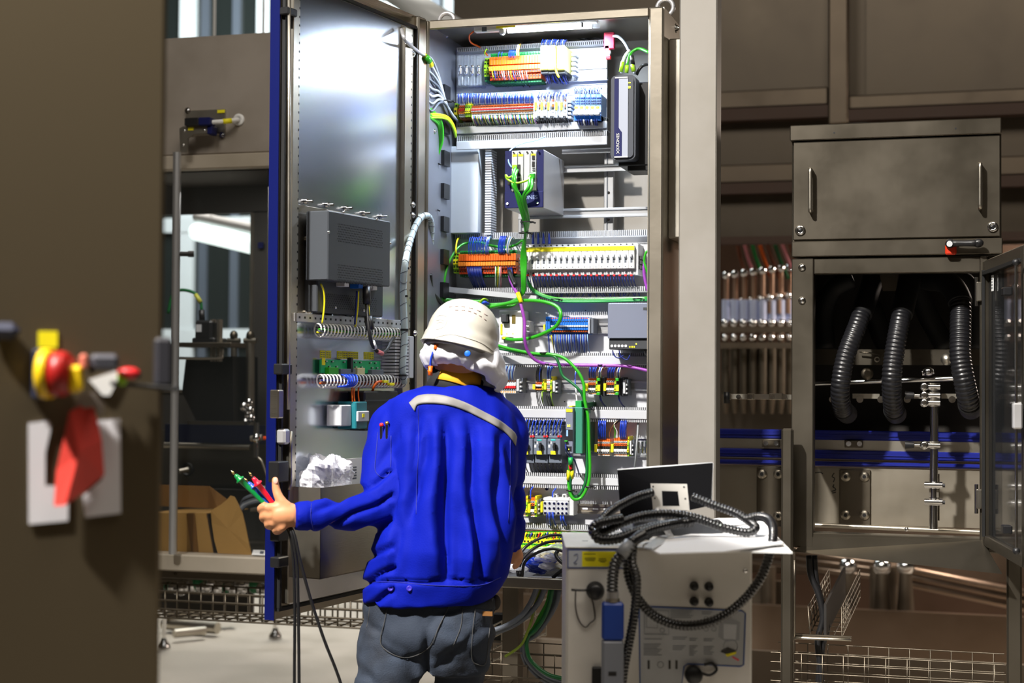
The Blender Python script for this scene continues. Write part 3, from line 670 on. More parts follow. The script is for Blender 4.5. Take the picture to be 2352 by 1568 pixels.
# white breakers
N=19; X0,X1,Z0,Z1=rect(1203,565,1457,631,.235); wdt=(X1-X0)/N; h=Z1-Z0
G='row of white miniature breakers'; root=None
for i in range(N):
    x=X0+(i+.5)*wdt
    lb='white miniature breaker in the long row, one of the inner look-alikes' if 0<i<N-1 else ('leftmost white miniature breaker, beside the green cable bundle' if i==0 else 'rightmost white miniature breaker, beside the grey end clamp')
    if root is None:
        o=root=thing('circuit_breaker',lb,'breaker',(x,YP,Z0),0,G); g=.0004; x0_,x1_=x-wdt/2+g,x+wdt/2-g
        m=MB(); m.bx(x0_,x1_,.285,YP,Z0,Z1+h*.12,white); m.bx(x0_,x1_,.255,.29,Z0,Z1,white,.001); m.bx(x0_,x1_,.235,.26,Z0+h*.2,Z1,white,.0015); m.bx(x0_,x1_,.25,.26,Z0,Z0+h*.14,greyl); m.build('housing',o)
        MB().bx(x0_,x1_,.2335,.236,Z1-h*.17,Z1-h*.02,yellow).build('label_plate',o)
        m=MB(); m.bx(x-.0035,x+.0035,.2345,.2355,Z0+h*.40,Z0+h*.68,greyd); m.build('toggle_slot',o)
        m=MB(); m.prism([(x-.003,.234,Z0+h*.54),(x-.003,.222,Z0+h*.60),(x-.003,.222,Z0+h*.68),(x-.003,.234,Z0+h*.7)],(.006,0,0),greyl); m.build('toggle',o)
        m=MB(); m.cyl((x,.249,Z0+h*.07),(x,.2505,Z0+h*.07),.004,darkg,n=10); m.cyl((x,.252,Z1+h*.05),(x,.256,Z1+h*.05),.003,darkg,n=10); m.cyl((x,.2342,Z0+h*.27),(x,.235,Z0+h*.27),.002,greyd,n=8); m.build('terminal_screw',o)
    else: dup(root,(x,YP,Z0),lb,G)
m=MB(); a=rect(1459,560,1466,632,.25); m.bx(a[0],a[1],.25,YP,a[2],a[3],greyl,.001); single(m,'busbar_cap','light grey end cap at the right of the breaker row','cap')
m=MB(); a=rect(1467,582,1474,618,.26)
for i in range(3): m.bx(a[0],a[1],.26,YP,a[2]+i*.016,a[2]+i*.016+.012,darkg,.001)
single(m,'end_bracket','dark end bracket at the far right of the white breaker row','bracket')
fan('breaker_wire','dark blue wire with red ferrule hanging below the row of white breakers','blue wires below the breakers',1208,1458,38,634,664,.25,.31,.0017,[blued],(4,10))
for i in range(19):
    px=1213+i*13.2; p=at_y(px,632,.25); single(MB().bx(p.x-.004,p.x+.004,.245,.252,p.z-.003,p.z+.003,red),'wire_ferrule','tiny red ferrule under the row of white breakers','ferrule','red ferrules under the breakers')
for px in (1224,1236,1248,1261): single(MB().cyl(at_y(px,536,.28),at_y(px+.5,559,.27),.0022,blue,r2=.005,n=8),'feed_wire','short thick blue feed wire entering the breaker row from above','wire','blue feed wires above the breakers')
fan('duct_wire','dark blue wire slanting across the open duct below the breakers','wires crossing the open duct',1236,1470,34,669,688,.29,.31,.0016,[blued,blued,B,blued],(-16,16))
# second tier: switch module, blue terminals, power supply
box_o,a=box('network_switch',1146,713,1200,788,.24,.08,white,'white network switch module right of the helmet','switch')
o=box_o; zs=lambda py: at_y(1172,py,.24).z; xs=lambda px: at_y(px,750,.24).x
m=MB(); m.bx(xs(1153),xs(1170),.238,.241,zs(742),zs(722),B); m.bx(xs(1176),xs(1184),.238,.241,zs(743),zs(723),mat('brass_socket',(180,160,90),.3,.8)); m.bx(xs(1155),xs(1168),.215,.24,zs(740),zs(722),darkg,.002); m.build('socket',o)
m=MB(); m.bx(xs(1150),xs(1154),.237,.24,zs(768),zs(744),yellow); m.build('label_plate',o)
m=MB(); m.bx(xs(1156),xs(1180),.220,.241,zs(780),zs(774),B,.001); m.bx(xs(1158),xs(1168),.218,.241,zs(779),zs(773),yellow,.001); m.build('cable_plug',o)
m=MB()
for px in (1163,1177): m.bx(xs(px),xs(px+2.4),.238,.24,zs(767),zs(765),ledy)
m.build('indicator',o)
m=MB(); p=at_y(1212,750,.27)
m.bx(p.x-.010,p.x+.008,.27,YP,p.z-.02,p.z+.02,greyl,.003); m.cyl((p.x-.004,.262,p.z),(p.x+.008,.262,p.z),.006,chrome); single(m,'cable_clamp','chrome cable clamp holding the violet cable beside the white switch','clamp')
strip('blue_terminal',1264,728,1350,767,.245,.07,16,[(0,.12,.02,bluep,None),(.12,.24,.008,orange,B),(.24,.42,.004,bluep,None),(.42,.52,0,greyl,None),(.52,.62,.004,bluep,None),(.62,.88,.006,bluep,B),(.88,1,.01,bluep,orange)],'sky blue rail terminal in the row under the green cable loop','terminal','sky blue rail terminals')
strip('blue_end_terminal',1253,727,1263,767,.235,.08,2,[(0,.14,.01,bluep,None),(.14,.6,0,bluep,None),(.6,1,0,bluep,B)],'wider sky blue terminal at the left end of the sky blue row','terminal','wide sky blue terminals')
m=MB(); a=rect(1351,730,1362,766,.25); m.bx(a[0],a[1],.26,YP,a[2],a[3],greyd,.002); m.bx(a[0],a[0]+.005,.25,.26,a[2],a[3],greyl,.001); single(m,'end_bracket','slate grey end bracket right of the sky blue terminals','bracket')
MBx=MB(); a=rect(1248,745,1252,757,.24); MBx.bx(a[0],a[1],.24,.3,a[2],a[3],yellow); single(MBx,'marker_tag','small yellow marker at the left of the sky blue terminals','marker')
fan('terminal_wire','thin blue or grey wire hanging from the sky blue terminals','wires below the sky blue terminals',1270,1350,30,768,813,.25,.31,.0013,[blued,bluel,blue,wgrey],(2,6))
wire([(1259,768,.25),(1261,785,.27),(1262,812,.31)],.0022,blue,'blue_wire','single blue wire at the left under the sky blue terminals'); wire([(1266,770,.25),(1270,790,.27),(1274,812,.31)],.002,yellow,'yellow_wire','single yellow wire under the sky blue terminals')
Yf=.15; a=rect(1396,696,1500,777,Yf); a=(a[0],CX1-.05,a[2],a[3])
psg=mat('power_supply_grey',(104,110,128),.5)
o=thing('power_supply','slate grey power supply unit at the right edge of the cabinet opening','power supply',(a[0],YP,a[2]))
MB().bx(a[0],CX1-.012,Yf,YP,a[2],a[3],psg,.002).build('housing',o)
zs=lambda py: at_y(1440,py,Yf).z; xs=lambda px: at_y(px,790,Yf).x
MB().bx(a[0]+.002,CX1-.012,Yf+.01,YP,zs(802),a[2],darkg,.002).build('terminal_base',o)
m=MB()
for i in range(5): m.cyl((xs(1404+i*8),Yf+.008,zs(794)),(xs(1404+i*8),Yf+.011,zs(794)),.0045,greyl,n=10)
for i in range(4): m.bx(xs(1444+i*3.6),xs(1446+i*3.6),Yf+.008,Yf+.011,zs(798),zs(794),yellow)
m.bx(xs(1459),xs(1461),Yf+.008,Yf+.011,zs(791),zs(788),ledy); m.build('screw_terminal',o)
m=MB()
for i in range(18): m.bx(a[0]+.006+i*.0068,a[0]+.010+i*.0068,Yf+.004,Yf+.03,a[3],a[3]+.0012,greyl)
m.bx(xs(1477),CX1-.055,Yf-.001,Yf+.002,zs(712),zs(706),darkg); m.build('vent',o)
for i,pts in enumerate(([(1407,804),(1410,815),(1420,822),(1432,816)],[(1422,804),(1426,818),(1440,826),(1447,815)],[(1478,800),(1482,812),(1488,822)],[(1484,800),(1488,812),(1494,820)])):
    wire(pts,.0022,blued if i<2 else B,'supply_wire',['first','second','third','fourth'][i]+' looped wire from the left under the slate grey power supply','wire',None,Yf+.02)
# relay terminal row
SB=[(0,.2,.006,white,orangel),(.2,.34,.004,greyl,B),(.34,.52,0,red,None),(.52,.72,.002,white,None),(.72,1,.008,greyl,orange)]
strip('fuse_terminal',1143,870,1184,903,.25,.07,8,SB,'white, red and orange fuse terminal right of the hair net','terminal','red banded fuse terminals')
strip('relay_socket_block',1104,880,1127,910,.25,.07,4,[(0,.45,0,white,B),(.45,1,.004,white,orange)],'white terminal with black and orange ports beside the collar','terminal','white terminals beside the collar')
TB=[(0,.18,.006,greyl,B),(.18,.3,.0,orangel,None),(.3,.48,.004,B,None),(.48,.66,0,white,None),(.66,.84,.004,orange,B),(.84,1,.008,greyl,None)]
TY=[(0,.2,.006,lime,B),(.2,.4,.0,yellow,B),(.4,.7,.002,lime,B),(.7,1,.008,yellow,B)]
TG=[(0,.16,.006,white,orangel),(.16,.26,0,greyl,B),(.26,.40,-.003,white,None),(.40,.58,.006,B,None),(.58,.72,.004,orange,B),(.72,.84,.004,greyl,B),(.84,1,.008,orange,None)]
def group(x0,x1,y0,y1,n,ny,label,grp,bands=TB,tagx=None,ny0=0):
    w=(x1-x0)/(n+ny)
    strip('relay_row_terminal',x0,y0,x0+w*n,y1,.245,.075,n,bands,label,'terminal',grp)
    if ny: strip('earth_terminal',x0+w*n,y0-4,x1,y1,.245,.075,ny,TY,'yellow green earth terminal closing '+grp,'terminal','earth terminal of '+grp)
    a=rect(x0-6,y0+(y1-y0)*.32,x0-.5,y0+(y1-y0)*.78,.238); single(MB().bx(a[0],a[1],.238,.3,a[2],a[3],yellow,.001),'marker_tag','yellow marker plate at the left of '+grp,'marker')
group(1229,1248,874,900,4,1,'orange and white terminal in the left block of the relay row','the left relay block')
group(1255,1267,868,902,2,1,'tall orange and grey terminal in the second block of the relay row','the second relay block',[(0,.12,.01,brown,None),(.12,.32,0,greyl,orange),(.32,.5,0,B,white),(.5,.7,.002,greyl,orange),(.7,1,.004,white,orange)])
group(1350,1372,868,906,4,1,'orange, black and white terminal in the third block of the relay row','the third relay block',TG)
group(1392,1415,868,906,4,1,'orange, black and white terminal in the fourth block of the relay row','the fourth relay block',TG)
group(1371,1400,1008,1047,7,0,'orange, black and white terminal left in the lower right block','the lower right terminal block',TG)
group(1409,1444,1006,1048,8,1,'orange, black and white terminal right in the lower right block','the lowest right terminal block',TG)
group(1198,1211,1143,1186,2,1,'yellow, orange and white terminal right of the jacket','the left bottom terminal pair',TG)
group(1218,1232,1143,1187,2,1,'yellow, orange and white terminal beside the grey bracket','the right bottom terminal pair',TG)
for (a_,b_,lb) in ((1372,1386,'left black relay with green plugs in the relay row'),(1415,1429,'right black relay with green plugs in the relay row')):
    a=rect(a_,868,b_,907,.235); h=a[3]-a[2]; o=thing('slim_relay',lb,'relay',((a[0]+a[1])/2,YP,a[2])); ww=(a[1]-a[0])
    m=MB(); m.bx(a[0],a[0]+ww*.55,.237,YP,a[2],a[3],B,.001); m.bx(a[0]+ww*.5,a[1],.255,YP,a[2]-.004,a[3]+.003,darkg,.002); m.build('housing',o)
    m=MB(); m.bx(a[0],a[0]+ww*.5,.225,.24,a[3]-h*.18,a[3],gcable,.001); m.bx(a[0],a[0]+ww*.5,.225,.24,a[2],a[2]+h*.16,gcable,.001); m.build('plug',o)
    MB().bx(a[0]+.001,a[0]+ww*.45,.233,.237,a[2]+h*.24,a[2]+h*.6,yellow).build('label_plate',o)
for x0_,x1_,y0_,y1_,lb in ((1186,1197,868,902,'grey end bracket right of the red banded fuse terminals'),(1269,1279,872,904,'grey end bracket right of the second relay block'),(1431,1440,870,908,'grey end bracket right of the fourth relay block'),(1446,1453,1010,1048,'grey end bracket right of the lowest right terminal block'),(1230,1238,1146,1184,'grey end bracket right of the bottom terminal pairs'),(1129,1135,876,912,'grey bracket between the white terminals and the fuse terminals')):
    a=rect(x0_,y0_,x1_,y1_,.255); m=MB(); m.bx(a[0]+.003,a[1],.275,YP,a[2],a[3],greyd,.001); m.bx(a[0],a[0]+(a[1]-a[0])*.55,.255,YP,a[2]+.006,a[3]-.003,greyl,.001)
    for k in range(3): m.bx(a[0]+.004,a[1],.26,.275,a[2]+.004+k*.014,a[2]+.010+k*.014,greyl,.001)
    single(m,'end_bracket',lb,'bracket')
fan('relay_wire','blue wire dropping into the red banded fuse terminals','wires above the fuse terminals',1158,1182,10,872,842,.25,.31,.0016,[wgrey,bluel,blued],(2,8),3)
fan('relay_wire','black or blue wire dropping into the left relay block','wires above the left relay block',1231,1246,6,876,843,.25,.31,.0016,[B,B,B,blue],(2,7),3)
fan('relay_wire','blue wire dropping into the second relay block','wires above the second relay block',1256,1266,5,870,843,.25,.31,.0017,[bluel,blue,blued],(2,9),3)
fan('relay_wire','blue wire dropping into the third relay block','wires above the third relay block',1352,1369,6,868,843,.25,.31,.0017,[blued,blue],(2,9),3)
fan('relay_wire','white or blue wire dropping into the black relays','wires above the black relays',1374,1382,3,868,843,.25,.31,.0017,[white,blue],(5,9),3)
fan('relay_wire','white or blue wire dropping into the black relays','wires above the black relays',1417,1425,3,868,843,.25,.31,.0017,[white,blue],(5,9),3)
fan('relay_wire','blue wire dropping into the fourth relay block','wires above the fourth relay block',1394,1412,6,868,843,.25,.31,.0017,[blued,blue],(2,9),3)
fan('relay_wire','black or yellow green wire hanging under the left relay block','wires below the left relay block',1230,1246,5,900,934,.25,.31,.0016,[B,B,B,B,lime],(4,9))
fan('relay_wire','black or yellow green wire hanging under the second relay block','wires below the second relay block',1254,1266,5,900,936,.25,.31,.0016,[B,B,darkg,B,lime],(6,12))
fan('relay_wire','dark blue wire bending right under a black relay','wires below the black relays',1376,1380,2,908,935,.25,.31,.0018,[blued],(12,15))
fan('relay_wire','dark blue wire bending right under a black relay','wires below the black relays',1419,1423,2,908,936,.25,.31,.0018,[blued],(12,15))
fan('relay_wire','blue wire dropping into the lower right terminal block','blue wires above the lower right block',1373,1392,9,1008,968,.25,.31,.0017,[blue,blued],(1,5),2)
fan('relay_wire','blue wire dropping into the lowest right terminal block','blue wires above the lowest right block',1424,1439,8,1008,968,.25,.31,.0017,[blue,blued],(1,5),2)
for c,e in ((brown,1400),(gcable,1412),(white,1416)): wire([(e,1006,.25),(e+1,990,.25),(1410,975,.24),(1418,966,.25)],.0015,c,'sensor_wire',{'brown_wire_insulation':'brown','green_cable_sheath':'green','white_plastic':'white'}[c.name]+' thin wire rising from the lower right terminals')
wire([(1412,972,.25),(1424,963,.27)],.005,B,'cable_end','black cable end where the brown, green and white wires meet','cable',None,None,8)
for i,px in enumerate((1462,1471,1480)):
    a=rect(px,1010,px+8,1046,.25); m=MB(); m.bx(a[0],a[1],.26,YP,a[2],a[3],clear,.001); m.cyl(((a[0]+a[1])/2,.252,a[2]+.008),((a[0]+a[1])/2,.252,a[3]-.006),.0035,chrome); m.bx(a[0],a[1],.25,.3,a[3]-.002,a[3]+.003,chrome)
    single(m,'shield_clamp',['left','middle','right'][i]+' chrome shield clamp at the right edge beside the lowest right terminals','clamp')
wire([(1466,960,.31),(1464,1000,.25),(1460,1050,.25),(1458,1075,.28)],.003,wgrey,'grey_cable','grey cable running down past the chrome shield clamps','cable')
a=rect(1486,1012,1494,1050,.24); m=MB(); m.bx(a[0],a[1],.24,YP,a[2],a[3],B,.001); m.bx(a[0],a[1],.232,.24,a[3]-.01,a[3],gcable); m.bx(a[0],a[1],.232,.24,a[2]+.01,a[2]+.03,yellow); m.bx(a[0],a[1],.232,.24,a[2],a[2]+.008,gcable); single(m,'slim_relay','partly hidden black relay with green plugs at the right rim','relay')
# motor starters
G='row of grey motor starters'
sg=mat('starter_grey',(98,106,120),.5); root=None
for i,(a_,b_) in enumerate(((1163,1192),(1194,1224),(1225.5,1255.5),(1257,1288))):
    a=rect(a_,990,b_,1044,.225); W_=a[1]-a[0]; H_=a[3]-a[2]; xc=(a[0]+a[1])/2
    if i==0: continue
    lb=['','leftmost visible grey motor starter, next to the blue jacket','middle grey motor starter with black rotary knob','rightmost grey motor starter, left of the green inverter'][i]
    if root is not None: dup(root,(xc,YP,a[2]),lb,G); continue
    o=root=thing('motor_starter',lb,'motor starter',(xc,YP,a[2]),0,G)
    m=MB(); m.bx(a[0],a[1]-.001,.245,YP,a[2]-H_*.36,a[3]+H_*.24,sg,.001); m.bx(a[0],a[1]-.001,.225,.25,a[2],a[2]+H_*.68,sg,.002); m.bx(a[0],a[1]-.001,.238,.25,a[2]+H_*.70,a[2]+H_*.98,sg,.001); m.build('housing',o)
    m=MB(); m.bx(a[0],a[1]-.001,.25,YP,a[2]-H_*.38,a[2]-H_*.04,darkg,.001)
    for k in range(3): m.cyl((a[0]+(k+.5)*W_/3,.249,a[2]-H_*.16),(a[0]+(k+.5)*W_/3,.251,a[2]-H_*.16),.0038,B,n=10); m.cyl((a[0]+(k+.5)*W_/3,.244,a[3]+H_*.1),(a[0]+(k+.5)*W_/3,.246,a[3]+H_*.1),.004,B,n=10)
    for k in range(4): m.cyl((a[0]+(k+.5)*W_/4,.2365,a[2]+H_*.86),(a[0]+(k+.5)*W_/4,.239,a[2]+H_*.86),.003,B if k%3 else greyl,n=10)
    m.build('terminal_base',o)
    m=MB(); kx=xc+W_*.12; kz=a[2]+H_*.34; m.cyl((kx,.224,kz),(kx,.216,kz),.0085,B,n=16); m.bx(kx-.003,kx+.003,.204,.217,kz-.012,kz+.014,B,.001); m.build('rotary_knob',o)
    m=MB(); m.bx(xc-W_*.24,xc+W_*.16,.2235,.2255,a[2]+.001,a[2]+H_*.16,yellow); m.bx(xc-W_*.22,xc+W_*.12,.2235,.2255,a[2]+H_*.6,a[2]+H_*.66,mat('turquoise_mark',(50,180,180),.5)); m.build('label_plate',o)
    m=MB(); m.bx(a[0]+.003,a[0]+.010,.224,.2255,a[2]+H_*.3,a[2]+H_*.42,greyl); m.cyl((a[0]+.006,.222,a[2]+H_*.54),(a[0]+.006,.2255,a[2]+H_*.54),.0028,darkg,n=10); m.bx(a[0]+.011,a[0]+.015,.224,.2255,a[2]+H_*.44,a[2]+H_*.56,greyl); m.build('marking',o)
fan('starter_wire','blue wire with red ferrule entering a grey motor starter from above','blue wires above the motor starters',1192,1290,12,1001,966,.24,.3,.0017,[blue],(7,13),-3)
fan('starter_wire','black wire entering a grey motor starter from above','black wires above the motor starters',1190,1286,16,994,966,.26,.31,.0017,[B,darkg],(5,10),-3)
for px in (1195,1220,1226,1251,1257,1283,1289): p=at_y(px,1001,.238); single(MB().bx(p.x-.003,p.x+.003,.233,.24,p.z-.004,p.z+.002,red),'wire_ferrule','tiny red ferrule on top of a grey motor starter','ferrule','red ferrules on the motor starters')
fan('starter_wire','black wire drooping below the grey motor starters','black wires below the motor starters',1194,1292,11,1062,1088,.26,.31,.002,[B],(7,11))
# inverter
a=rect(1299,935,1316,1042,.13); o=thing('servo_inverter','narrow grey and green inverter with warning lamps, right of the motor starters','inverter',(a[0],YP,a[2]))
h=a[3]-a[2]; zf=lambda f:a[2]+h*f
tg=mat('translucent_green_case',(60,130,108),.3,alpha=.9)
MB().bx(a[0],a[1],.13,YP,a[2],a[3],psg,.002).build('housing',o)
b=rect(1316,932,1338,1040,.22); MB().bx(a[1]-.001,a[1]+.026,.15,YP,zf(.0),zf(1),tg,.002).build('green_case',o)
m=MB(); m.bx(a[1]+.0255,a[1]+.0265,.2,.26,zf(.45),zf(.86),greyl)
for k in range(8): m.bx(a[1]+.0262,a[1]+.0268,.21,.25,zf(.5+k*.042),zf(.505+k*.042),greyd)
m.build('rating_plate',o)
m=MB()
for k in range(3): m.bx(a[1]+.0255,a[1]+.0268,.19,.25,zf(.22+k*.06),zf(.245+k*.06),greend)
m.bx(a[0]+.001,a[1]-.001,.1285,.131,zf(.28),zf(.52),B); m.bx(a[0]+.003,a[0]+.009,.1275,.13,zf(.38),zf(.51),bluel); m.bx(a[0]+.003,a[1]-.004,.1285,.131,zf(.06),zf(.16),B); m.build('vent',o)
MB().bx(a[0]+.002,a[1]-.002,.128,.131,zf(.90),zf(.965),yellow).build('label_plate',o)
m=MB()
for dx_,f in ((.006,.61),(.012,.61),(.006,.585),(.012,.585),(.010,.09)): m.bx(a[0]+dx_,a[0]+dx_+.003,.127,.1295,zf(f),zf(f+.015),ledy)
m.build('indicator',o)
m=MB(); m.bx(a[0]-.001,a[0]+.009,.118,.13,zf(.26),zf(.29),gcable,.001); m.bx(a[1],a[1]+.02,.16,.24,zf(1),zf(1.14),green,.001); m.bx(a[1]+.012,a[1]+.03,.19,YP,zf(1),zf(1.10),greend,.001); m.bx(a[0]+.006,a[0]+.016,.15,.2,zf(1),zf(1.03),yellow,.001); m.build('plug',o)
wire([(1299,1020,.125),(1300,1030,.10),(1303,1040,.12),(1318,1055,.14),(1326,1075,.2),(1330,1088,.29)],.0026,blued,'blue_wire','dark blue wire curling down from the green inverter')
wire([(1324,842,.3),(1321,870,.25),(1323,900,.22),(1325,921,.2)],.0024,white,'white_wire','white wire running down to the top of the green inverter'); wire([(1328,842,.3),(1322,858,.25),(1321,875,.24),(1325,921,.21)],.0020,blue,'blue_wire','blue wire running down to the top of the green inverter')
# clear block at the bottom
a=rect(1246,1150,1277,1184,.24); b=rect(1277,1151,1305,1184,.24); o=thing('distribution_block','clear power distribution block with screws, bottom middle of the cabinet','terminal block',(a[0],YP,a[2]))
for q in (a,b):
    MB().bx(q[0],q[1],.245,YP,q[2],q[3],mat('smoked_clear_plastic',(190,192,200),.2,alpha=.75),.004).build('clear_cover',o)
m=MB()
for q in (a,b):
    for i in range(3):
        for j in range(3): m.cyl((q[0]+(i+.5)*(q[1]-q[0])/3,.243,q[2]+(j+.5)*(q[3]-q[2])/3),(q[0]+(i+.5)*(q[1]-q[0])/3,.2465,q[2]+(j+.5)*(q[3]-q[2])/3),.0042,chrome,n=10)
m.build('screw_head',o)
m=MB(); m.bx(a[0],b[1],.25,YP,a[3],a[3]+.01,white,.002)
for px in (1275,1296): x=at_y(px,1142,.27).x; m.bx(x-.007,x-.004,.27,.29,a[3]+.01,a[3]+.02,white); m.bx(x+.004,x+.007,.27,.29,a[3]+.01,a[3]+.02,white); m.bx(x-.007,x+.007,.27,.29,a[3]+.018,a[3]+.021,white)
m.bx(b[1]+.001,b[1]+.016,.25,YP,b[2],b[3]+.008,greyl,.002); m.build('holder',o)
MB().bx(a[0]-.007,a[0],.24,.3,a[2]+.01,a[3]-.004,yellow,.001).build('label_plate',o)
fan('power_wire','blue wire hanging below the clear distribution block','blue wires below the distribution block',1254,1272,4,1176,1212,.24,.31,.0024,[blued,blue],(4,10)); fan('power_wire','blue wire hanging below the clear distribution block','blue wires below the distribution block',1286,1296,3,1184,1212,.25,.31,.0022,[blue,blued],(6,12))
wire([(1278,1112,.31),(1276,1122,.27),(1270,1130,.26),(1269,1150,.26)],.0026,blue,'blue_wire','blue wire dropping onto the clear distribution block')
for i,(px,c) in enumerate(((1199,blue),(1219,blue),(1193,B),(1215,B))): wire([(px+10,1112,.31),(px+5,1118,.27),(px,1128,.26),(px,1146,.26)],.0024,c,'feeder_wire',['left blue','right blue','left black','right black'][i]+' wire arching into the bottom terminal pairs')
# earth terminals along the floor
strip('ground_terminal',1192,1240,1296,1262,.2,.08,13,[(0,.4,0,lime,None),(.4,.6,.004,gcable,B),(.6,1,.006,yellow,B)],'green yellow ground terminal behind the plastic bags','terminal','ground terminals on the cabinet floor')
a=rect(1190,1262,1310,1270,.19); single(MB().bx(a[0],a[1],.19,.3,a[2],a[3],greyd),'terminal_rail','dark rail under the green yellow ground terminals','rail')
fan('ground_wire','yellow green or red wire rising behind the ground terminals','wires above the ground terminals',1192,1300,18,1240,1224,.24,.33,.002,[lime,red,yellow,gcable,blue,lime],(2,10),3)
for k,(c,y) in enumerate(((B,1217),(gcable,1222),(yellow,1226),(brown,1220),(B,1228))): wire([(1180,y,.30),(1260,y-2,.29),(1380,y+1,.3),(1440,y+2,.31)],.004,c,'floor_cable',['upper black','green','yellow','brown','lower black'][k]+' cable lying along the bottom of the mounting plate','cable')
# ------------------------------------------------------------------ big cables
def cab_(name,pts,r,m_,lb,n=8,group=None): return wire(pts,r,m_,name,lb,'cable',group,None,n,5)
GG='green cables running down the left cabinet wall'
for i in range(4):
    o_=i*3.2
    cab_('green_cable',[(976,246+i*7,.03),(990,252+i*7,.06),(1012-i*2,278+i*3,.12),(1016-o_,320,.14),(1004-o_,360,.14),(996-o_*.6,400,.13),(995-o_*.6,470,.13),(996-o_*.7,560,.13),(990-o_*.8+i*4,640,.14),(1004,675+i*4,.17),(1028,694-i*2,.2),(1060,697-i*2,.22),(1110,698-i*2,.23)],.0052,gcable,'green cable strapped down the left wall of the switch cabinet',8,GG)
GB='green cables dropping from the control rack'
for i,(sx,sy) in enumerate(((1184,385),(1188,390),(1183,400),(1216,405),(1222,410))):
    m_=6-i*2.6
    cab_('green_cable',[(sx,sy,.06),(sx-(6 if i<3 else 2),sy+24,.03),(1188+i*4.5,455,.05),(1206+i*2,520-i*3,.12),(1203+m_*.4,565,.18),(1202+m_,600,.2),(1202+m_*.6,640,.2),(1200+m_*.5,672,.22),(1170+i*2,694+i*2,.22),(1120,700+i*1.5,.22)],.0046,gcable,'green cable dropping from the blue control rack past the breakers',8,GB)
cab_('green_cable',[(1180,402,.06),(1168,408,.03),(1162,402,.03),(1166,412,.03),(1185,420,.03),(1208,415,.04),(1218,405,.06)],.0036,lime,'lime green cable loop in front of the blue control rack')
cab_('green_cable',[(1110,708,.21),(1160,698,.2),(1205,690,.18),(1250,693,.16),(1280,705,.15),(1288,725,.14),(1278,748,.15),(1250,765,.17),(1215,777,.19),(1180,780,.21),(1162,778,.22)],.0062,gcable,'bright green cable in a large loop to the white network switch',10)
cab_('green_cable',[(1018,700,.2),(1020,650,.2),(1028,610,.22),(1048,574,.25),(1068,559,.28),(1100,556,.29),(1130,564,.28),(1160,568,.27),(1185,562,.26),(1200,552,.2)],.0042,gcable,'green cable arching around the middle orange terminals')
for i,y in enumerate((686,689,692)): cab_('green_cable',[(1212,642+i*3,.25),(1222,660+i*3,.26),(1246,676+i*2,.26),(1290,y,.25),(1360,y+1,.25),(1430,y-1,.25),(1492,y-3,.25)],.0036,green if i else gcable,'green cable lying along the open duct below the breakers',8,'green cables in the open duct')
cab_('green_cable',[(1140,792,.22),(1180,803,.2),(1230,812,.18),(1262,813,.17),(1295,822,.17),(1325,850,.17),(1340,880,.17),(1343,920,.17),(1351,960,.17),(1353,1020,.17),(1355,1080,.17),(1350,1115,.17),(1335,1142,.17),(1318,1146,.16),(1308,1128,.16),(1306,1100,.16),(1308,1075,.15),(1311,1052,.14)],.0052,gcable,'long green cable looping under the green inverter, outer strand')
cab_('green_cable',[(1140,799,.22),(1190,808,.2),(1240,816,.18),(1272,818,.17),(1284,836,.17),(1292,862,.17),(1312,878,.17),(1330,895,.17),(1340,915,.18),(1346,960,.18),(1347,1020,.18),(1348,1080,.18),(1342,1115,.18),(1328,1138,.18),(1314,1135,.17),(1310,1110,.16),(1314,1085,.15),(1312,1052,.15)],.0048,greend,'long green cable looping under the green inverter, inner strand')
m=MB(); m.tube([at_y(1310,1050,.13),at_y(1311,1066,.13)],.008,green,8,0); m.tube([at_y(1310,1068,.14),at_y(1311,1078,.14)],.006,red,8,0); m.tube([at_y(1306,1080,.15),at_y(1305,1102,.155)],.0058,yellow,8,0); m.tube([at_y(1314,1080,.145),at_y(1314,1098,.155)],.0056,yellow,8,0)
single(m,'cable_sleeve','green, red and yellow sleeves on the green cables below the inverter','sleeve')
cab_('violet_cable',[(1170,622,.22),(1172,640,.2),(1180,660,.18),(1191,680,.16),(1199,710,.15),(1205,740,.15),(1205,775,.15),(1212,805,.17),(1232,828,.19),(1262,836,.2),(1310,838,.2),(1370,839,.2),(1430,840,.2),(1460,845,.2),(1492,852,.2)],.0054,purple,'violet cable sweeping down and right across the cabinet',10)
m=MB(); m.tube([at_y(1169,622,.21),at_y(1176,640,.19),at_y(1184,656,.17)],.0075,B,8,3); m.tube([at_y(1189,672,.155),at_y(1197,694,.148)],.0072,yellow,8,0); single(m,'cable_sleeve','black and yellow sleeves near the upper end of the violet cable','sleeve')
cab_('violet_cable',[(1481,600,.2),(1479,620,.2),(1482,645,.2),(1488,668,.2)],.005,purple,'short violet cable at the right rim beside the breaker row'); cab_('green_cable',[(1492,575,.18),(1484,580,.18),(1480,600,.18),(1487,625,.18),(1490,645,.2)],.004,gcable,'short green cable at the right rim beside the breaker row')
cab_('blue_green_wires',[(1098,705,.2),(1104,692,.18),(1112,686,.18),(1120,690,.2)],.003,lime,'yellow green cable arching above the helmet'); cab_('blue_cable',[(1106,703,.2),(1112,694,.18),(1122,698,.2)],.005,blue,'blue cable bundle just above the helmet')
GW='grey cables fanning out of the left cabinet wall'
for i in range(8):
    y0=128+i*16
    cab_('grey_cable',[(976,y0,.03),(992,y0+8+i,.05),(1008,y0*.55+105,.10),(1022,228+i*1.5,.16),(1032+i,252+i*2,.2),(1046+i,272+i,.26)],.0042,[wgrey,greyl,wgrey,greyd][i%4],'grey cable fanning from the left cabinet wall towards the upper terminals',7,GW)
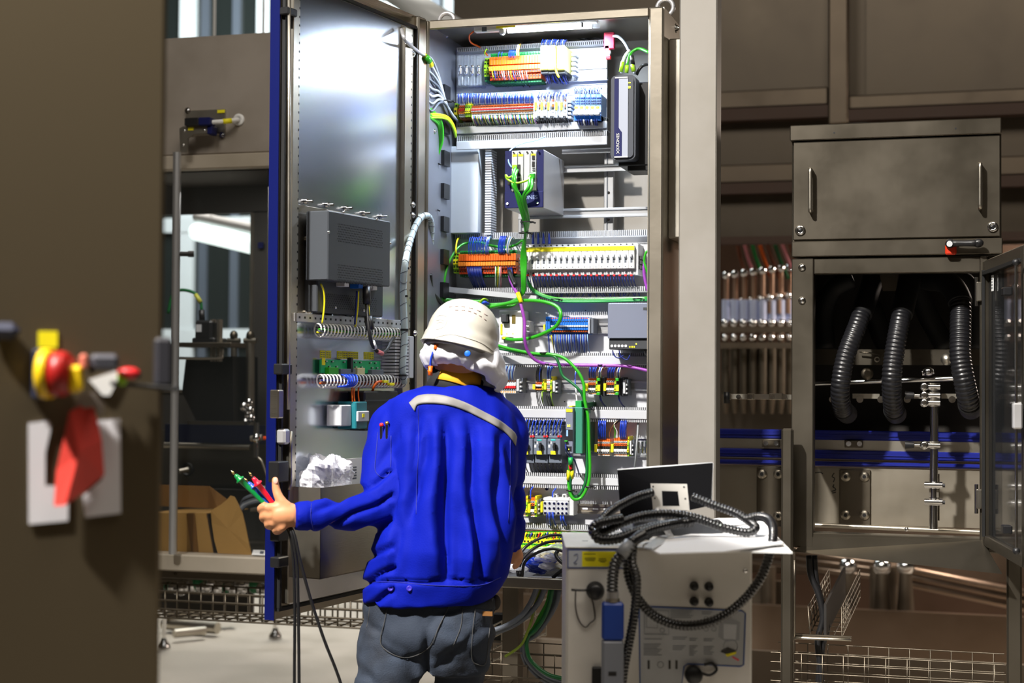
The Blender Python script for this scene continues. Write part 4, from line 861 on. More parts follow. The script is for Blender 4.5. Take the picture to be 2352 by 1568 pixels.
for i in range(3): cab_('yellow_green_cable',[(976,262+i*6,.03),(1000,262+i*4,.08),(1026,268+i*3,.14),(1040,285+i*4,.2),(1047,305+i*5,.24)],.0042,lime if i else yellow,'yellow green cable joining the grey cables at the left wall',7,'yellow green cables at the left wall')
cab_('black_cable',[(988,630,.06),(992,668,.10),(1006,688,.14),(1020,700,.18),(1036,706,.2)],.007,B,'black cable beside the green cables behind the helmet')
def tie(px,py,Y,r,lb):
    p=at_y(px,py,Y); m=MB(); n=14; m.tube([(p.x+r*math.cos(2*math.pi*k/n),p.y+r*math.sin(2*math.pi*k/n),p.z) for k in range(n+1)],.0022,B,6,0); m.tube([(p.x+r,p.y,p.z),(p.x+r+.01,p.y-.004,p.z-.004)],.003,B,6,0)
    single(m,'cable_tie',lb,'cable tie')
for px,py,Y_,r,lb in ((994,376,.135,.020,'black cable tie high on the green wall cables'),(992,482,.13,.019,'black cable tie lower on the green wall cables'),(1210,510,.115,.020,'black cable tie on the green bundle under the control rack'),(1205,535,.15,.018,'second black cable tie on the green bundle above the breakers'),(1025,233,.16,.022,'black cable tie around the grey cables'),(1349,938,.175,.014,'black cable tie on the long green cables below the relay row'),(1352,1117,.175,.013,'black cable tie on the green cables near the loop end'),(1310,1126,.165,.012,'black cable tie at the left of the green loop'),(1249,810,.175,.012,'black cable tie on the green pair beside the violet cable'),(1257,836,.2,.008,'black cable tie on the violet cable, left'),(1379,838,.2,.008,'black cable tie on the violet cable, right'),(1276,687,.25,.014,'black cable tie on the duct cables, left'),(1464,686,.25,.014,'black cable tie on the duct cables, right')): tie(px,py,Y_,r,lb)
# ------------------------------------------------------------------ things lying on the cabinet floor
def crumple(c, rad, m_, seed, n=26, k=16, amp=.35, sub=None):
    mb=MB(); v=[];f=[]; rnd_=random.Random(seed); off=Vector((rnd_.uniform(0,50),rnd_.uniform(0,50),rnd_.uniform(0,50)))
    for i in range(k+1):
        ph=math.pi*i/k
        for j in range(n):
            th=2*math.pi*j/n; d=Vector((math.sin(ph)*math.cos(th),math.sin(ph)*math.sin(th),math.cos(ph)))
            s_=1+amp*(noise.noise(d*1.6+off)*1.1)-amp*.8*abs(noise.noise(d*3.1+off))-amp*.16*abs(noise.noise(d*6+off))+amp*.03*noise.noise(d*14+off)
            p=Vector(c)+Vector((d.x*rad[0],d.y*rad[1],d.z*rad[2]))*s_; v.append(p)
    for i in range(k):
        for j in range(n): f.append((i*n+j,i*n+(j+1)%n,(i+1)*n+(j+1)%n,(i+1)*n+j))
    mb.add(v,f,m_,False); return mb
bagm=mat('thin_clear_bag_film',(235,238,240),.18,alpha=.45,coat=.6); bagc=mat('milky_bag_film',(232,232,238),.25,alpha=.62,coat=.5); tan=mat('tan_foam_parts',(200,188,150),.6)
FZ=CZ0+.04
p=at_z(1268,1320,FZ); 
single(crumple((p.x,.12,FZ+.035),(.07,.08,.032),tan,4),'foam_parts','beige packed parts inside the clear bag on the cabinet floor','parts')
single(crumple((p.x+.01,.10,FZ+.045),(.085,.10,.045),bagm,9,44,26,.45),'plastic_bag','shiny clear plastic bag on the cabinet floor behind the cart','bag')
single(crumple((at_y(1240,1300,.06).x,.05,FZ+.028),(.055,.03,.024),mat('blue_bag_film',(16,50,170),.28,coat=.4),13,30,18,.4),'blue_bag','crumpled blue plastic bag at the front of the cabinet floor','bag')
single(crumple((at_y(1274,1295,.06).x,.03,FZ+.055),(.022,.02,.016),mat('blue_bag_film',(16,50,170),.28,coat=.4),16,24,14,.5),'blue_bag','small crumpled blue bag resting on the clear bag','bag')
single(crumple((at_y(1195,1310,.06).x,.06,FZ+.02),(.06,.05,.02),bagc,21,36,18,.4),'plastic_bag','milky plastic bag beside the right hand on the cabinet floor','bag')
for i,pts in enumerate(([(1190,1322,.0),(1188,1290,.02),(1205,1258,.05),(1240,1236,.05),(1280,1228,.06),(1320,1238,.06)],[(1194,1324,.0),(1196,1292,.02),(1222,1262,.03),(1262,1244,.03),(1310,1242,.04)],[(1199,1324,.0),(1206,1290,.0),(1236,1268,.0),(1270,1260,.0),(1300,1268,.01)],[(1304,1302,.0),(1284,1286,.0),(1277,1272,.01),(1282,1264,.02)],[(1270,1326,.02),(1290,1310,.01),(1310,1298,.01)])):
    cab_('black_lead',pts,.0048 if i<3 else .006,B,['outer','middle','inner','short hooked','lowest straight'][i]+' black cable coiled over the bags on the cabinet floor')
# ================================================================== open cabinet door
DO=Vector((CX0,-.014,0)); DRZ=math.radians(-100)
DM=Matrix.Translation(DO)@Matrix.Rotation(DRZ,4,'Z'); DI=DM.inverted(); DN=(DM.to_3x3()@Vector((0,1,0)))
def dl(px,py,y=0.):
    r=ray(px,py); o=DM@Vector((0,y,0)); t=(o-CAMP).dot(DN)/r.dot(DN); return DI@(CAMP+r*t)
def dmb(): m=MB(); m.x=DM; return m
def D(px,py,y=0.): return DM@dl(px,py,y)
U=.805; dz0,dz1=dl(640,1421,-.005).z,CZ1+.008
door=thing('door','open stainless door with royal blue outer edge',None,(CX0,-.014,dz0),DRZ,None,cab)
m=dmb(); m.bx(0,U-.004,-.028,-.002,dz0+.003,dz1-.003,steel); m.build('door_leaf',door)
m=dmb(); m.bx(0,U,-.031,-.028,dz0,dz1,bluepaint); m.bx(U-.004,U,-.028,0,dz0,dz1,bluepaint); m.build('blue_skin',door)
u_l=dl(652,700).x; u_r=dl(948,700).x; zb=dl(655,1392).z; zt=dl(944,64).z; 
m=dmb(); g_=.009
m.bx(u_r,u_l+.02,-.002,.008,zb-g_,zb,blackm); m.bx(u_r,u_l+.02,-.002,.008,zt,zt+g_,blackm); m.bx(u_l+.012,u_l+.012+g_,-.002,.010,zb,zt,blackm); m.bx(u_r-g_,u_r,-.002,.008,zb,zt,blackm); m.build('gasket',door)
u1=dl(684,700,.02).x; u2=dl(925,700,.02).x
m=dmb(); m.bx(u2-.002,u1+.002,-.002,.004,zb+.004,zt-.004,sheet); m.build('inner_sheet',door)
for (ua,ub) in ((dl(684,700,.02).x,dl(668,700,.02).x),(dl(943,700,.02).x,dl(926,700,.02).x)):
    m=dmb(); m.bx(ua,ub,-.002,.02,zb+.01,zt-.012,steelv,.002); n=70
    for i in range(n):
        z=zb+.02+(i+.5)*(zt-zb-.04)/n; m.bx(ua+.002,ua+.006,.0199,.0206,z-.003,z+.003,B)
    m.build('perforated_strip',door)
m=dmb(); m.bx(.0,.05,-.002,.012,dz0+.004,dz1-.004,steelv,.004); m.build('hinge_stile',door)
m=dmb()
for px,py,y in ((949,470,.014),(949,494,.014),(949,124,.014),(953,765,.014)): bolt(m,dl(px,py,y),(0,1,0),.008)
for px,py in ((665,352,),(665,366,)): bolt(m,dl(px,py,.01),(0,1,0),.007)
m.build('bolt',door)
# lock gear along the free edge
m=dmb()
for (px0,py0,px1,py1,y,mm) in ((662,14,684,40,.03,B),(648,835,672,860,.03,B),(640,1060,664,1106,.035,B),(640,1210,664,1240,.03,B),(640,1280,664,1300,.03,B)):
    a=dl(px0,py0,y); b=dl(px1,py1,y); m=dmb(); m.bx(a.x,b.x,.0,y,b.z,a.z,mm,.003); m.build('latch_block',door)
m=dmb(); 
for (pts) in ([(664,0),(664,320),(663,760),(662,940)],[(668,990),(667,1040),(668,1110),(664,1125)]): m.tube([dl(p[0],p[1],.026) for p in pts],.005,steelv,8,0)
a=dl(640,895,.03); b=dl(652,960,.03); m.bx(a.x,b.x,0,.03,b.z,a.z,steel,.003); a=dl(654,985,.03); b=dl(668,1020,.03); m.bx(a.x,b.x,0,.03,b.z,a.z,galv,.006)
m.build('lock_rod',door)
a=dl(640,860,.02)
# retaining strap with yellow green tag at top
m=MB(); m.tube([D(922,68,.02),D(930,90,.05),at_y(952,112,-.1),at_y(975,128,-.03),at_y(985,142,.02)],.006,galv,8,5); m.build('earth_strap',door)
m=MB(); m.tube([at_y(974,128,-.03),at_y(984,138,-.01),at_y(990,150,.02)],.0095,yellow,8,3); m.tube([at_y(978,130,-.035),at_y(988,142,-.015)],.0096,gcable,8,0); m.build('earth_tag',door)
# ------------------------------------------------------------------ computer box on the door
y1=.095
A=dl(755,477,y1); Bq=dl(898,514,y1); Cq=dl(895,661,y1); Dq=dl(752,640,y1)
uL=(A.x+Dq.x)/2; uR=(Bq.x+Cq.x)/2; zT=(A.z+Bq.z)/2; zB=(Cq.z+Dq.z)/2
ipc=mat('anthracite_metal_case',(70,74,80),.45,.2,.01,200)
pc=thing('panel_computer','anthracite ventilated computer box bolted to the inside of the open door','computer',tuple(DM@Vector(((uL+uR)/2,0,zB))),DRZ)
m=dmb(); m.bx(uR,uL,.02,y1,zB,zT,ipc,.003); m.build('case',pc)
E=dl(738,735,.05); G_=dl(880,720,.05); uL2=dl(737,690,.05).x; uR2=dl(880,690,.05).x; zB2=dl(800,722,.05).z
m=dmb(); m.bx(uR2,uL2+.02,.006,.05,zB2,zB+.1,mat('dark_case_rear',(64,67,72),.5,.2),.003); m.build('rear_case',pc)
m=dmb(); m.bx(uR-.012,uL+.03,.004,.009,zB2-.012,zT+.018,steel,.001); m.build('mounting_plate',pc)
hole=MB(); hole.x=DM
for (p0,p1,rows,cols,y) in (((775,511),(878,549),8,30,y1),((775,605),(878,648),8,30,y1),((748,672),(864,706),7,26,.05)):
    a=dl(p0[0],p0[1],y); b=dl(p1[0],p1[1],y)
    zT0=dl(p0[0],p0[1],y).z; zB0=zT0-.055*(1 if y>.06 else .8)
    for i in range(cols):
        for j in range(rows):
            u=a.x+(b.x-a.x)*(i+.5+(j%2)*.5)/cols; z=zT0+(zB0-zT0)*(j+.5)/rows; hole.cyl((u,y-.001,z),(u,y+.0006,z),.0017,B,n=6)
hole.build('vent_hole',pc)['kind']='stuff'
m=dmb()
for px,py,y in ((790,487,y1),(866,503,y1),(755,533,y1),(897,559,y1),(771,706,.05),(836,713,.05)): dome(m,dl(px,py,y),(0,1,0),.0045)
m.build('screw',pc)
for i,(px,py) in enumerate(((712,462),(760,470),(803,478),(845,489),(884,497),(712,547),(712,633),(709,718),(757,724),(803,729),(883,735))):
    m=dmb(); p=dl(px,py,.02); p.y=0; m.cyl(p,(p.x,.03,p.z),.004,chrome,n=8); m.cyl((p.x,.005,p.z),(p.x,.013,p.z),.009,chrome,n=6); m.build('stud',pc)
m=dmb()
for px,py,mm in ((790,652,white),(855,660,white),(822,656,bluep),(843,656,greyl)):
    p=dl(px,py,.07); m.bx(p.x-.012,p.x+.012,.05,.08,p.z-.008,p.z+.006,mm,.001)
m.build('port',pc)
w1=lambda pts,r,mm,n,lb,y=.06: single(MB().tube([D(p[0],p[1],p[2] if len(p)>2 else y) for p in pts],r,mm,8,5),n,lb,'cable')
w1([(737,652,.06),(744,670,.06),(745,700,.055),(740,742,.05)],.0026,yellow,'yellow_wire','left yellow earth wire under the anthracite computer box')
w1([(823,668,.07),(822,700,.06),(818,735,.055),(816,750,.05)],.0030,yellow,'yellow_wire','right yellow earth wire under the anthracite computer box')
w1([(820,668,.07),(818,705,.06),(815,745,.055)],.0028,blued,'blue_wire','dark blue wire beside the right yellow wire under the computer box')
pw=thing('power_cable','black power cable with ferrite core hanging from the anthracite computer box','cable',tuple(D(845,700,.08)),0)
m=MB(); m.tube([D(843,695,.09),D(844,720,.10),D(848,760,.11),D(853,785,.11),D(862,802,.11),D(876,811,.11),D(888,803,.10),D(898,785,.08),D(905,775,.06)],.0055,B,8,5); m.build('lead',pw)
m=MB(); m.tube([D(842,660,.085),D(842,678,.088),D(843,698,.09)],.012,B,10,0); m.build('connector',pw)
m=MB(); m.tube([D(846,727,.10),D(850,757,.107)],.0125,B,12,0); m.build('ferrite_core',pw)
m=MB(); m.tube([D(843,698,.09),D(845,724,.10)],.0065,yellow,8,0); m.tube([D(855,783,.11),D(861,800,.11)],.0075,white,8,0); m.tube([D(866,806,.11),D(878,812,.11)],.0072,mat('rose_sleeve',(210,120,120),.5),8,0); m.build('marker_sleeve',pw)
w1_g=lambda pts,r,mm,n,lb: tag(w1(pts,r,mm,n,lb),group='blue wires around the lower spiral holder')
# perforated cross rail
a=dl(682,724,.03); b=dl(925,748,.03); zc=(a.z+b.z)/2
hr=thing('perforated_rail','perforated steel cross rail under the computer box on the door','rail',tuple(DM@Vector(((a.x+b.x)/2,0,zc-.012))),DRZ)
m=dmb(); m.bx(b.x,a.x,.004,.03,zc-.012,zc+.012,galv,.001); m.build('rail_profile',hr)
m=dmb()
for i in range(22): u=b.x+(i+.5)*(a.x-b.x)/22; m.bx(u-.004,u+.004,.0299,.0305,zc-.003,zc+.003,B)
m.build('slot',hr)
# spiral cable combs
def coil(px0,py0,px1,py1,y,R,turns,lb,inner):
    p=dl(px0,py0,y); q=dl(px1,py1,y); z=(p.z+q.z)/2; n=turns*14
    o=thing('spiral_cable_holder',lb,'cable holder',tuple(DM@Vector(((p.x+q.x)/2,0,z-R))),DRZ)
    m=dmb(); m.tube([(p.x+(q.x-p.x)*i/n, y+R*.8*math.cos(2*math.pi*i/14), z+R*math.sin(2*math.pi*i/14)) for i in range(n+1)],.0024,white,6,0); m.build('coil',o)
    for k,(c,dz_,dy_) in enumerate(inner):
        m=dmb(); m.tube([(p.x+(q.x-p.x)*t,y+dy_+.003*math.sin(9*t+k),z+dz_+.003*math.sin(7*t+k)) for t in [j/8 for j in range(9)]],.003,c,6,2); m.build('inner_wire',o)
coil(728,755,924,772,.035,.019,27,'upper white spiral cable holder on the door, under the perforated rail',[(yellow,-.006,0),(gcable,.0,.004),(B,.006,-.004),(greyd,-.003,.006)])
coil(734,873,924,878,.035,.019,26,'lower white spiral cable holder on the door, under the green circuit board',[(orange,-.006,0),(blued,.0,.004),(B,.006,-.004),(brown,-.003,.006)])
for k in range(5): w1_g([(780+k*5,860,.02),(790+k*7,862,.06),(800+k*5,872+k,.07),(796+k*4,885,.065),(775+k*5,888,.05)],.0026,blue,'blue_wire','blue wire looping around the lower spiral holder'); 
for i,(px,py) in enumerate(((884,876),(898,882))): p=dl(px,py,.065); m=dmb(); m.bx(p.x-.014,p.x+.014,.06,.07,p.z-.004,p.z+.004,yellow,.001); single(m,'wire_marker',['left','right'][i]+' yellow wire marker on the lower spiral cable holder','marker')
w1([(853,908,.03),(858,890,.055),(866,878,.06),(876,876,.06)],.004,orange,'orange_cable','orange cable bending up into the lower spiral holder')
# circuit board
a=dl(739,825,.02); b=dl(875,829,.02); c=dl(738,856,.02); zt_=(a.z+b.z)/2; zb_=zt_-(a.z-c.z)*1.0
pcb=thing('circuit_board','green circuit board under a row of yellow labels on the door','circuit board',tuple(DM@Vector(((a.x+b.x)/2,0,zb_))),DRZ)
m=dmb(); m.bx(b.x,a.x,.012,.018,zb_,zt_,mat('circuit_board_green',(30,160,96),.4)); m.build('board',pcb)
def onb(fx,fz): return a.x+(b.x-a.x)*fx, zb_+(zt_-zb_)*fz
m=dmb()
for fx,fz in ((.07,.88),(.17,.88),(.36,.86),(.46,.86),(.55,.86),(.64,.86),(.81,.84),(.90,.84),(.12,.5),(.24,.5),(.46,.5),(.56,.5),(.66,.5),(.84,.46),(.93,.46)):
    u,z=onb(fx,fz); m.bx(u-.005,u-.002,.018,.022,z-.002,z+.002,greyl); m.bx(u+.002,u+.004,.018,.021,z-.003,z+.001,B)
m.build('chip',pcb)
m=dmb(); 
for f0,f1,fz,hh,mm in ((.06,.22,.16,.01,gcable),(.25,.50,.12,.008,greyd),(.53,.66,.14,.011,mat('ivory_plastic',(200,190,140),.5)),(.78,.99,.10,.008,greyd),(.42,.46,.62,.022,B)):
    u0,z=onb(f0,fz); u1_,_=onb(f1,fz); m.bx(u0,u1_,.018,.032,z-hh,z+hh,mm,.001)
u,z=onb(.03,.9); m.bx(u-.01,u+.006,.018,.0195,z-.012,z+.008,yellow); m.build('connector',pcb)
G='yellow labels above the circuit board'
for i,x in enumerate((338,376,447,482,517,551,618,651)):
    px=620+x*.3571; py=440+(1046+i*1.4)*.3571; p=dl(px,py,.004); m=dmb(); m.bx(p.x-.013,p.x+.013,.0035,.005,p.z-.011,p.z+.011,yellow)
    for k in range(3): m.bx(p.x-.010,p.x-.002,.005,.0054,p.z-.008+k*.006,p.z-.006+k*.006,greyd); m.bx(p.x+.002,p.x+.010,.005,.0054,p.z-.008+k*.006,p.z-.006+k*.006,greyd)
    single(m,'yellow_label',['first','second','third','fourth','fifth','sixth','seventh','eighth'][i]+' yellow label from the left above the green circuit board','label',G)
# teal relay and black module
a=dl(790,930,.07); b=dl(814,978,.07); c=dl(840,985,.07)
rl=thing('door_relay','teal and grey relay hanging on the door below the circuit board','relay',tuple(D(815,990,.03)),DRZ)
m=dmb(); m.bx(c.x,b.x,.01,.075,dl(826,985,.07).z,dl(826,922,.07).z,mat('teal_clear_case',(40,120,130),.25,alpha=.85),.003); m.build('case',rl)
m=dmb(); m.bx(b.x,a.x,.01,.06,b.z,a.z,greyl,.003); m.bx(c.x,b.x,.075,.082,dl(826,968,.08).z,dl(826,944,.08).z,greyl,.002); m.build('front_housing',rl)
m=dmb(); u,z=dl(835,954,.083).x,dl(835,954,.083).z; m.bx(u-.006,u+.006,.082,.0835,z-.005,z+.005,yellow); m.build('label_plate',rl)
for i,px in enumerate((809,814,824)): w1([(px,886,.04),(px-1,905,.04),(px+1,925,.045)],.0026,orange,'orange_wire',['left','middle','right'][i]+' orange wire dropping to the teal relay on the door')
a=dl(838,898,.06); b=dl(915,985,.06); m=dmb(); m.bx(b.x,a.x,.004,.06,b.z,a.z,B,.004); m.bx(b.x,a.x,.06,.064,a.z-.03,a.z-.026,darkg)
single(m,'black_module','black glossy module on the door, partly behind the left shoulder','module')
# slotted duct next to hinge
a=dl(908,770,.05); b=dl(938,868,.05)
vd=thing('vertical_cable_duct','short vertical cable duct on the door beside the hinge, near the hair net','cable duct',tuple(D(925,868,.0)),DRZ)
m=dmb()
for i in range(13): z=b.z+(i+.5)*(a.z-b.z)/13; m.bx(b.x,a.x,.004,.05,z-.006,z+.001,duct)
m.build('comb',vd)
m=dmb(); m.bx(dl(984,800,.06).x,b.x-.001,.004,.05,b.z,a.z,duct,.002) if False else m.bx(b.x-.03,b.x-.001,.004,.052,b.z,a.z,duct,.002); m.build('cover',vd)
# spiral wrapped flexible conduit
pts=[D(928,878,.05),D(925,843,.06),D(929,765,.06),D(926,668,.06),D(931,604,.07),at_y(945,543,-.12),at_y(962,506,-.06),at_y(980,495,-.02),at_y(990,512,.05),at_y(989,560,.09),at_y(986,600,.11),at_y(984,632,.12)]
fc=thing('flexible_conduit','pale spiral wrapped conduit arching from the door into the cabinet','conduit',tuple(pts[0]),0)
m=MB(); m.tube(pts,.0105,mat('pale_wrap',(182,198,202),.35),12,6); m.build('wrap',fc)
P_=smooth_path(pts,6); m=MB(); LL=0; lst=0
for i in range(1,len(P_)):
    LL+=(P_[i]-P_[i-1]).length
    if LL-lst>.024:
        lst=LL; t_=(P_[i]-P_[i-1]).normalized(); a_,b_=basis(t_); m.tube([P_[i]+(a_*math.cos(th)+b_*math.sin(th))*.0108+t_*.006*math.sin(th) for th in [2*math.pi*k/12 for k in range(13)]],.0011,greyd,5,0)
m.build('wrap_seam',fc)
m=MB(); 
for p in (D(929,757,.06),D(931,616,.07),D(928,680,.06),D(925,862,.06)): m.cyl(p-Vector((0,0,.003)),p+Vector((0,0,.003)),.0125,B,n=14)
m.build('cable_tie',fc)
# ------------------------------------------------------------------ document pocket, bag and papers
pk=thing('document_pocket','open steel document pocket at the bottom of the open door','pocket',tuple(D(740,1330,.05)),DRZ)
yk=.11; uA=dl(681,1220,.0).x; uF=dl(736,1220,yk).x; zt_=dl(736,1120,yk).z; zb_=dl(736,1330,yk).z
uN=.16
m=dmb(); m.bx(uF-.002,uF,.004,yk,zb_,zt_,steelv); m.build('end_panel',pk)
m=dmb(); m.bx(uN,uF,yk-.002,yk,zb_,zt_,steel); m.bx(uN,uF,.004,yk,zb_,zb_+.003,steel); m.bx(uN,uN+.002,.004,yk,zb_,zt_,steel); m.build('pocket_front',pk)
def dcr(px,py,y): return DM@dl(px,py,y)
c=dcr(752,1092,.055)
single(crumple(c+Vector((0,0,-.012)),(.062,.085,.075),bagc,31,54,34,.5),'plastic_bag','crumpled milky plastic bag stuffed in the document pocket','bag')
c=dcr(715,1108,.05); single(crumple(c,(.035,.04,.05),bagc,35,30,20,.35),'plastic_bag','smaller folded plastic bag at the left of the document pocket','bag')
a=dl(762,1056,.05); b=dl(838,1120,.05); m=dmb(); m.bx(b.x,a.x,.05,.053,b.z,a.z,paper)
for k in range(5): u=dl(806,1100,.053).x; m.bx(u-.03,u,.053,.0534,b.z+.03+k*.008,b.z+.034+k*.008,greyd)
single(m,'document_sheet','printed paper sheet standing in the document pocket beside the bag','paper')
# ================================================================== person
PD=4.35
def pd(px,py,d=0.): return dp(px,py,PD+d)
RV=(RC@Vector((1,0,0))); UV=Vector((0,0,1)); FV=Vector((-math.sin(YAW),math.cos(YAW),0)).normalized()
jack=mat('royal_blue_work_cloth',(3,21,142),.75,0,.18,260,spec=.12); denim=mat('dark_blue_denim',(78,92,116),.8,0,.35,300,None,.1); _nt=denim.node_tree; _mx=[n_ for n_ in _nt.nodes if n_.type=='MIX'][0]; _mx.inputs[6].default_value=rgb(15,21,32); _mx.inputs[7].default_value=rgb(47,57,73); [setattr(n_.inputs['Scale'],'default_value',9.) for n_ in _nt.nodes if n_.type=='TEX_NOISE' and abs(n_.inputs['Scale'].default_value-3.2)<.01]
skin=mat('human_skin',(198,138,98),.5,spec=.35)
helm=mat('worn_white_helmet_shell',(190,186,177),.32,0,.02,60,None,.08,coat=.25); net=mat('white_hair_net',(226,226,232),.8,alpha=.93); tape=mat('silver_reflective_tape',(124,121,119),.6,.1,.1,120)
person=thing('person','person in royal blue jacket, jeans and white helmet, seen from behind, holding test probes','person',tuple(pd(975,1560,0).xy)+(0,),YAW)
def loft(rows,n=56,m_=None,mb=None,cap=True):
    # rows: (px_left, px_right, py, depth centre, half thickness, square)
    v=[]
    for (xl,xr,py,dc,ht,sq) in rows:
        L=pd(xl,py,dc); R_=pd(xr,py,dc); c=(L+R_)/2; hx=(R_-L).length/2; ax=(R_-L).normalized(); ay=FV
        for k in range(n):
            th=2*math.pi*k/n; ct,st=math.cos(th),math.sin(th); e=2/sq
            v.append(c+ax*hx*math.copysign(abs(ct)**e,ct)+ay*ht*math.copysign(abs(st)**e,st))
    f=[]
    for i in range(len(rows)-1):
        for k in range(n): f.append((i*n+k,(i+1)*n+k,(i+1)*n+(k+1)%n,i*n+(k+1)%n))
    if cap: f.append(list(range(n))); f.append([(len(rows)-1)*n+k for k in range(n)][::-1])
    return (mb or MB()).add(v,f,m_,True)
def interp(rows,sub=5):
    out=[]
    for i in range(len(rows)-1):
        p0=rows[max(i-1,0)];p1=rows[i];p2=rows[i+1];p3=rows[min(i+2,len(rows)-1)]
        for k in range(sub):
            t=k/sub; out.append(tuple(.5*(2*b+(c-a)*t+(2*a-5*b+4*c-d)*t*t+(3*b-a-3*c+d)*t**3) for a,b,c,d in zip(p0,p1,p2,p3)))
    out.append(rows[-1]); return out
def remeshed(o,vox,iters=4,disp=None,noise_fn=None):
    md=o.modifiers.new('r','REMESH'); md.mode='VOXEL'; md.voxel_size=vox; md.use_smooth_shade=True
    if iters: s=o.modifiers.new('s','SMOOTH'); s.iterations=iters; s.factor=.5
    dg=bpy.context.evaluated_depsgraph_get(); dg.update(); e=o.evaluated_get(dg); me=bpy.data.meshes.new_from_object(e)
    o.modifiers.clear(); old=o.data; o.data=me
    if not me.materials:
        for m_ in old.materials: me.materials.append(m_)
    me.polygons.foreach_set('use_smooth',[True]*len(me.polygons))
    if noise_fn:
        W_=WM[o]; W3=W_.to_3x3(); Wi=W_.inverted()
        nn=[v.normal.copy() for v in me.vertices]
        for v,n_ in zip(me.vertices,nn):
            w_=W_@v.co; v.co=Wi@(w_+noise_fn(w_,(W3@n_).normalized()))
    me.update(); return o
def to_px(p):
    q=RC.transposed()@(p-CAMP); return 1176-F*q.x/q.z, 784+F*q.y/q.z, -q.z
# --- jacket
jb=MB()
rows=[(1000,1108,884,.02,.075,2.2),(950,1140,893,.03,.10,2.2),(905,1164,916,.04,.125,2.4),(885,1184,955,.04,.135,2.6),(885,1190,1010,.03,.14,2.6),(900,1190,1080,.02,.145,2.6),(900,1186,1150,.0,.145,2.6),(872,1184,1210,-.01,.145,2.6),(846,1178,1270,-.02,.145,2.6),(834,1166,1320,-.02,.142,2.6),(833,1146,1352,-.02,.138,2.5),(834,1126,1372,-.02,.134,2.5),(834,1112,1381,-.02,.132,2.5)]
loft(interp(rows,4),56,jack,jb)
SL=lambda pts,rs: jb.tube([pd(*p) for p in pts],1,jack,20,6,rf=lambda t,l,rs=rs:(lambda q:rs[int(q)]*(1-q%1)+rs[min(int(q)+1,len(rs)-1)]*(q%1))(t*(len(rs)-1)))
# left arm: shoulder, elbow, cuff (arm comes slightly towards the camera)
SL([(935,945,.04),(905,985,.03),(893,1040,.01),(886,1090,-.02),(880,1130,-.05),(868,1160,-.07)],[.062,.076,.074,.069,.066,.062])
SL([(885,1130,-.04),(860,1165,-.07),(815,1175,-.11),(765,1180,-.14),(720,1184,-.17),(676,1186,-.19)],[.064,.062,.052,.047,.043,.037])
# right arm: down and forward to the cabinet
SL([(1130,950,.05),(1160,985,.06),(1163,1040,.07),(1160,1090,.09),(1160,1135,.11)],[.06,.066,.064,.06,.056])
SL([(1160,1130,.10),(1166,1175,.15),(1170,1215,.20),(1174,1250,.26)],[.056,.054,.048,.041])
jo=jb.build('jacket',person)
def folds(w_,n_):
    px,py,d=to_px(w_); d-=PD; s=0.
    # long vertical pleats on the back, drag folds in the sleeves
    inb=max(0,min(1,(px-900)/60))*max(0,min(1,(1190-px)/40))*max(0,min(1,(py-930)/60))*max(0,min(1,(1345-py)/25))
    if inb>0:
        q=(px-1040)*.9+(py-950)*.05+14*noise.noise(Vector((px*.006,py*.006,1)))
        s-=inb*.016*(max(0,math.sin(q*.068))**2)*(.55+.7*noise.noise(Vector((px*.012,py*.005,5))))
        s-=inb*.022*math.exp(-((px-1018-(py-1000)*.02)/9)**2)*max(0,min(1,(py-940)/100))
        s-=inb*.020*math.exp(-((px-958+(py-1000)*.05)/10)**2)*max(0,min(1,(py-930)/60))*max(0,min(1,(1150-py)/60))
        s-=inb*.016*math.exp(-((px-1078-(py-1000)*.08)/10)**2)
    for (xt,xb,y0,y1,A,wl,wr) in ((1004,1000,950,1330,.024,34,9),(1062,1078,950,1345,.022,30,9),(1118,1136,975,1300,.018,30,9),(966,930,960,1210,.020,30,9),(1158,1166,1010,1250,.016,24,8),(905,876,1180,1330,.012,26,8)):
        e=max(0,min(1,(py-y0)/50))*max(0,min(1,(y1-py)/60)); x0=xt+(xb-xt)*(py-y0)/(y1-y0)+7*math.sin(py*.021+xt); dd=px-x0
        if e>0: s+=e*A*math.exp(-(dd/(wl if dd<0 else wr))**2)-e*A*.6*math.exp(-((dd-2.2*wr)/(1.1*wr))**2)
    if px<905 and py>1080:
        q=(px-670)*.055+(py-1180)*.11; k=max(0,min(1,(px-715)/40)); s-=k*.016*max(0,math.sin(q+2*noise.noise(Vector((px*.01,py*.01,3)))))**2
    if px<920 and py<=1110: s-=.007*max(0,math.sin((py-900)*.05+(px-880)*.08))**2*max(0,min(1,(py-900)/60))
    if px>1150 and py>1000 and d>.05: s-=.007*max(0,math.sin((py-1000)*.09+px*.05))**2
    s+=.012*(noise.noise(Vector((px*.011,py*.008,9)))*.6+.35*noise.noise(Vector((px*.03,py*.02,4))))
    # waistband and cuff cinch
    if 1330<py: s-=.010*math.exp(-((py-1334+(px-1000)*.02)/5)**2) if px<1130 else 0
    if py>1120 and px<760: s-=.004*math.exp(-((px-714)/3)**2)
    return n_*s
remeshed(jo,.0075,3,None,folds)
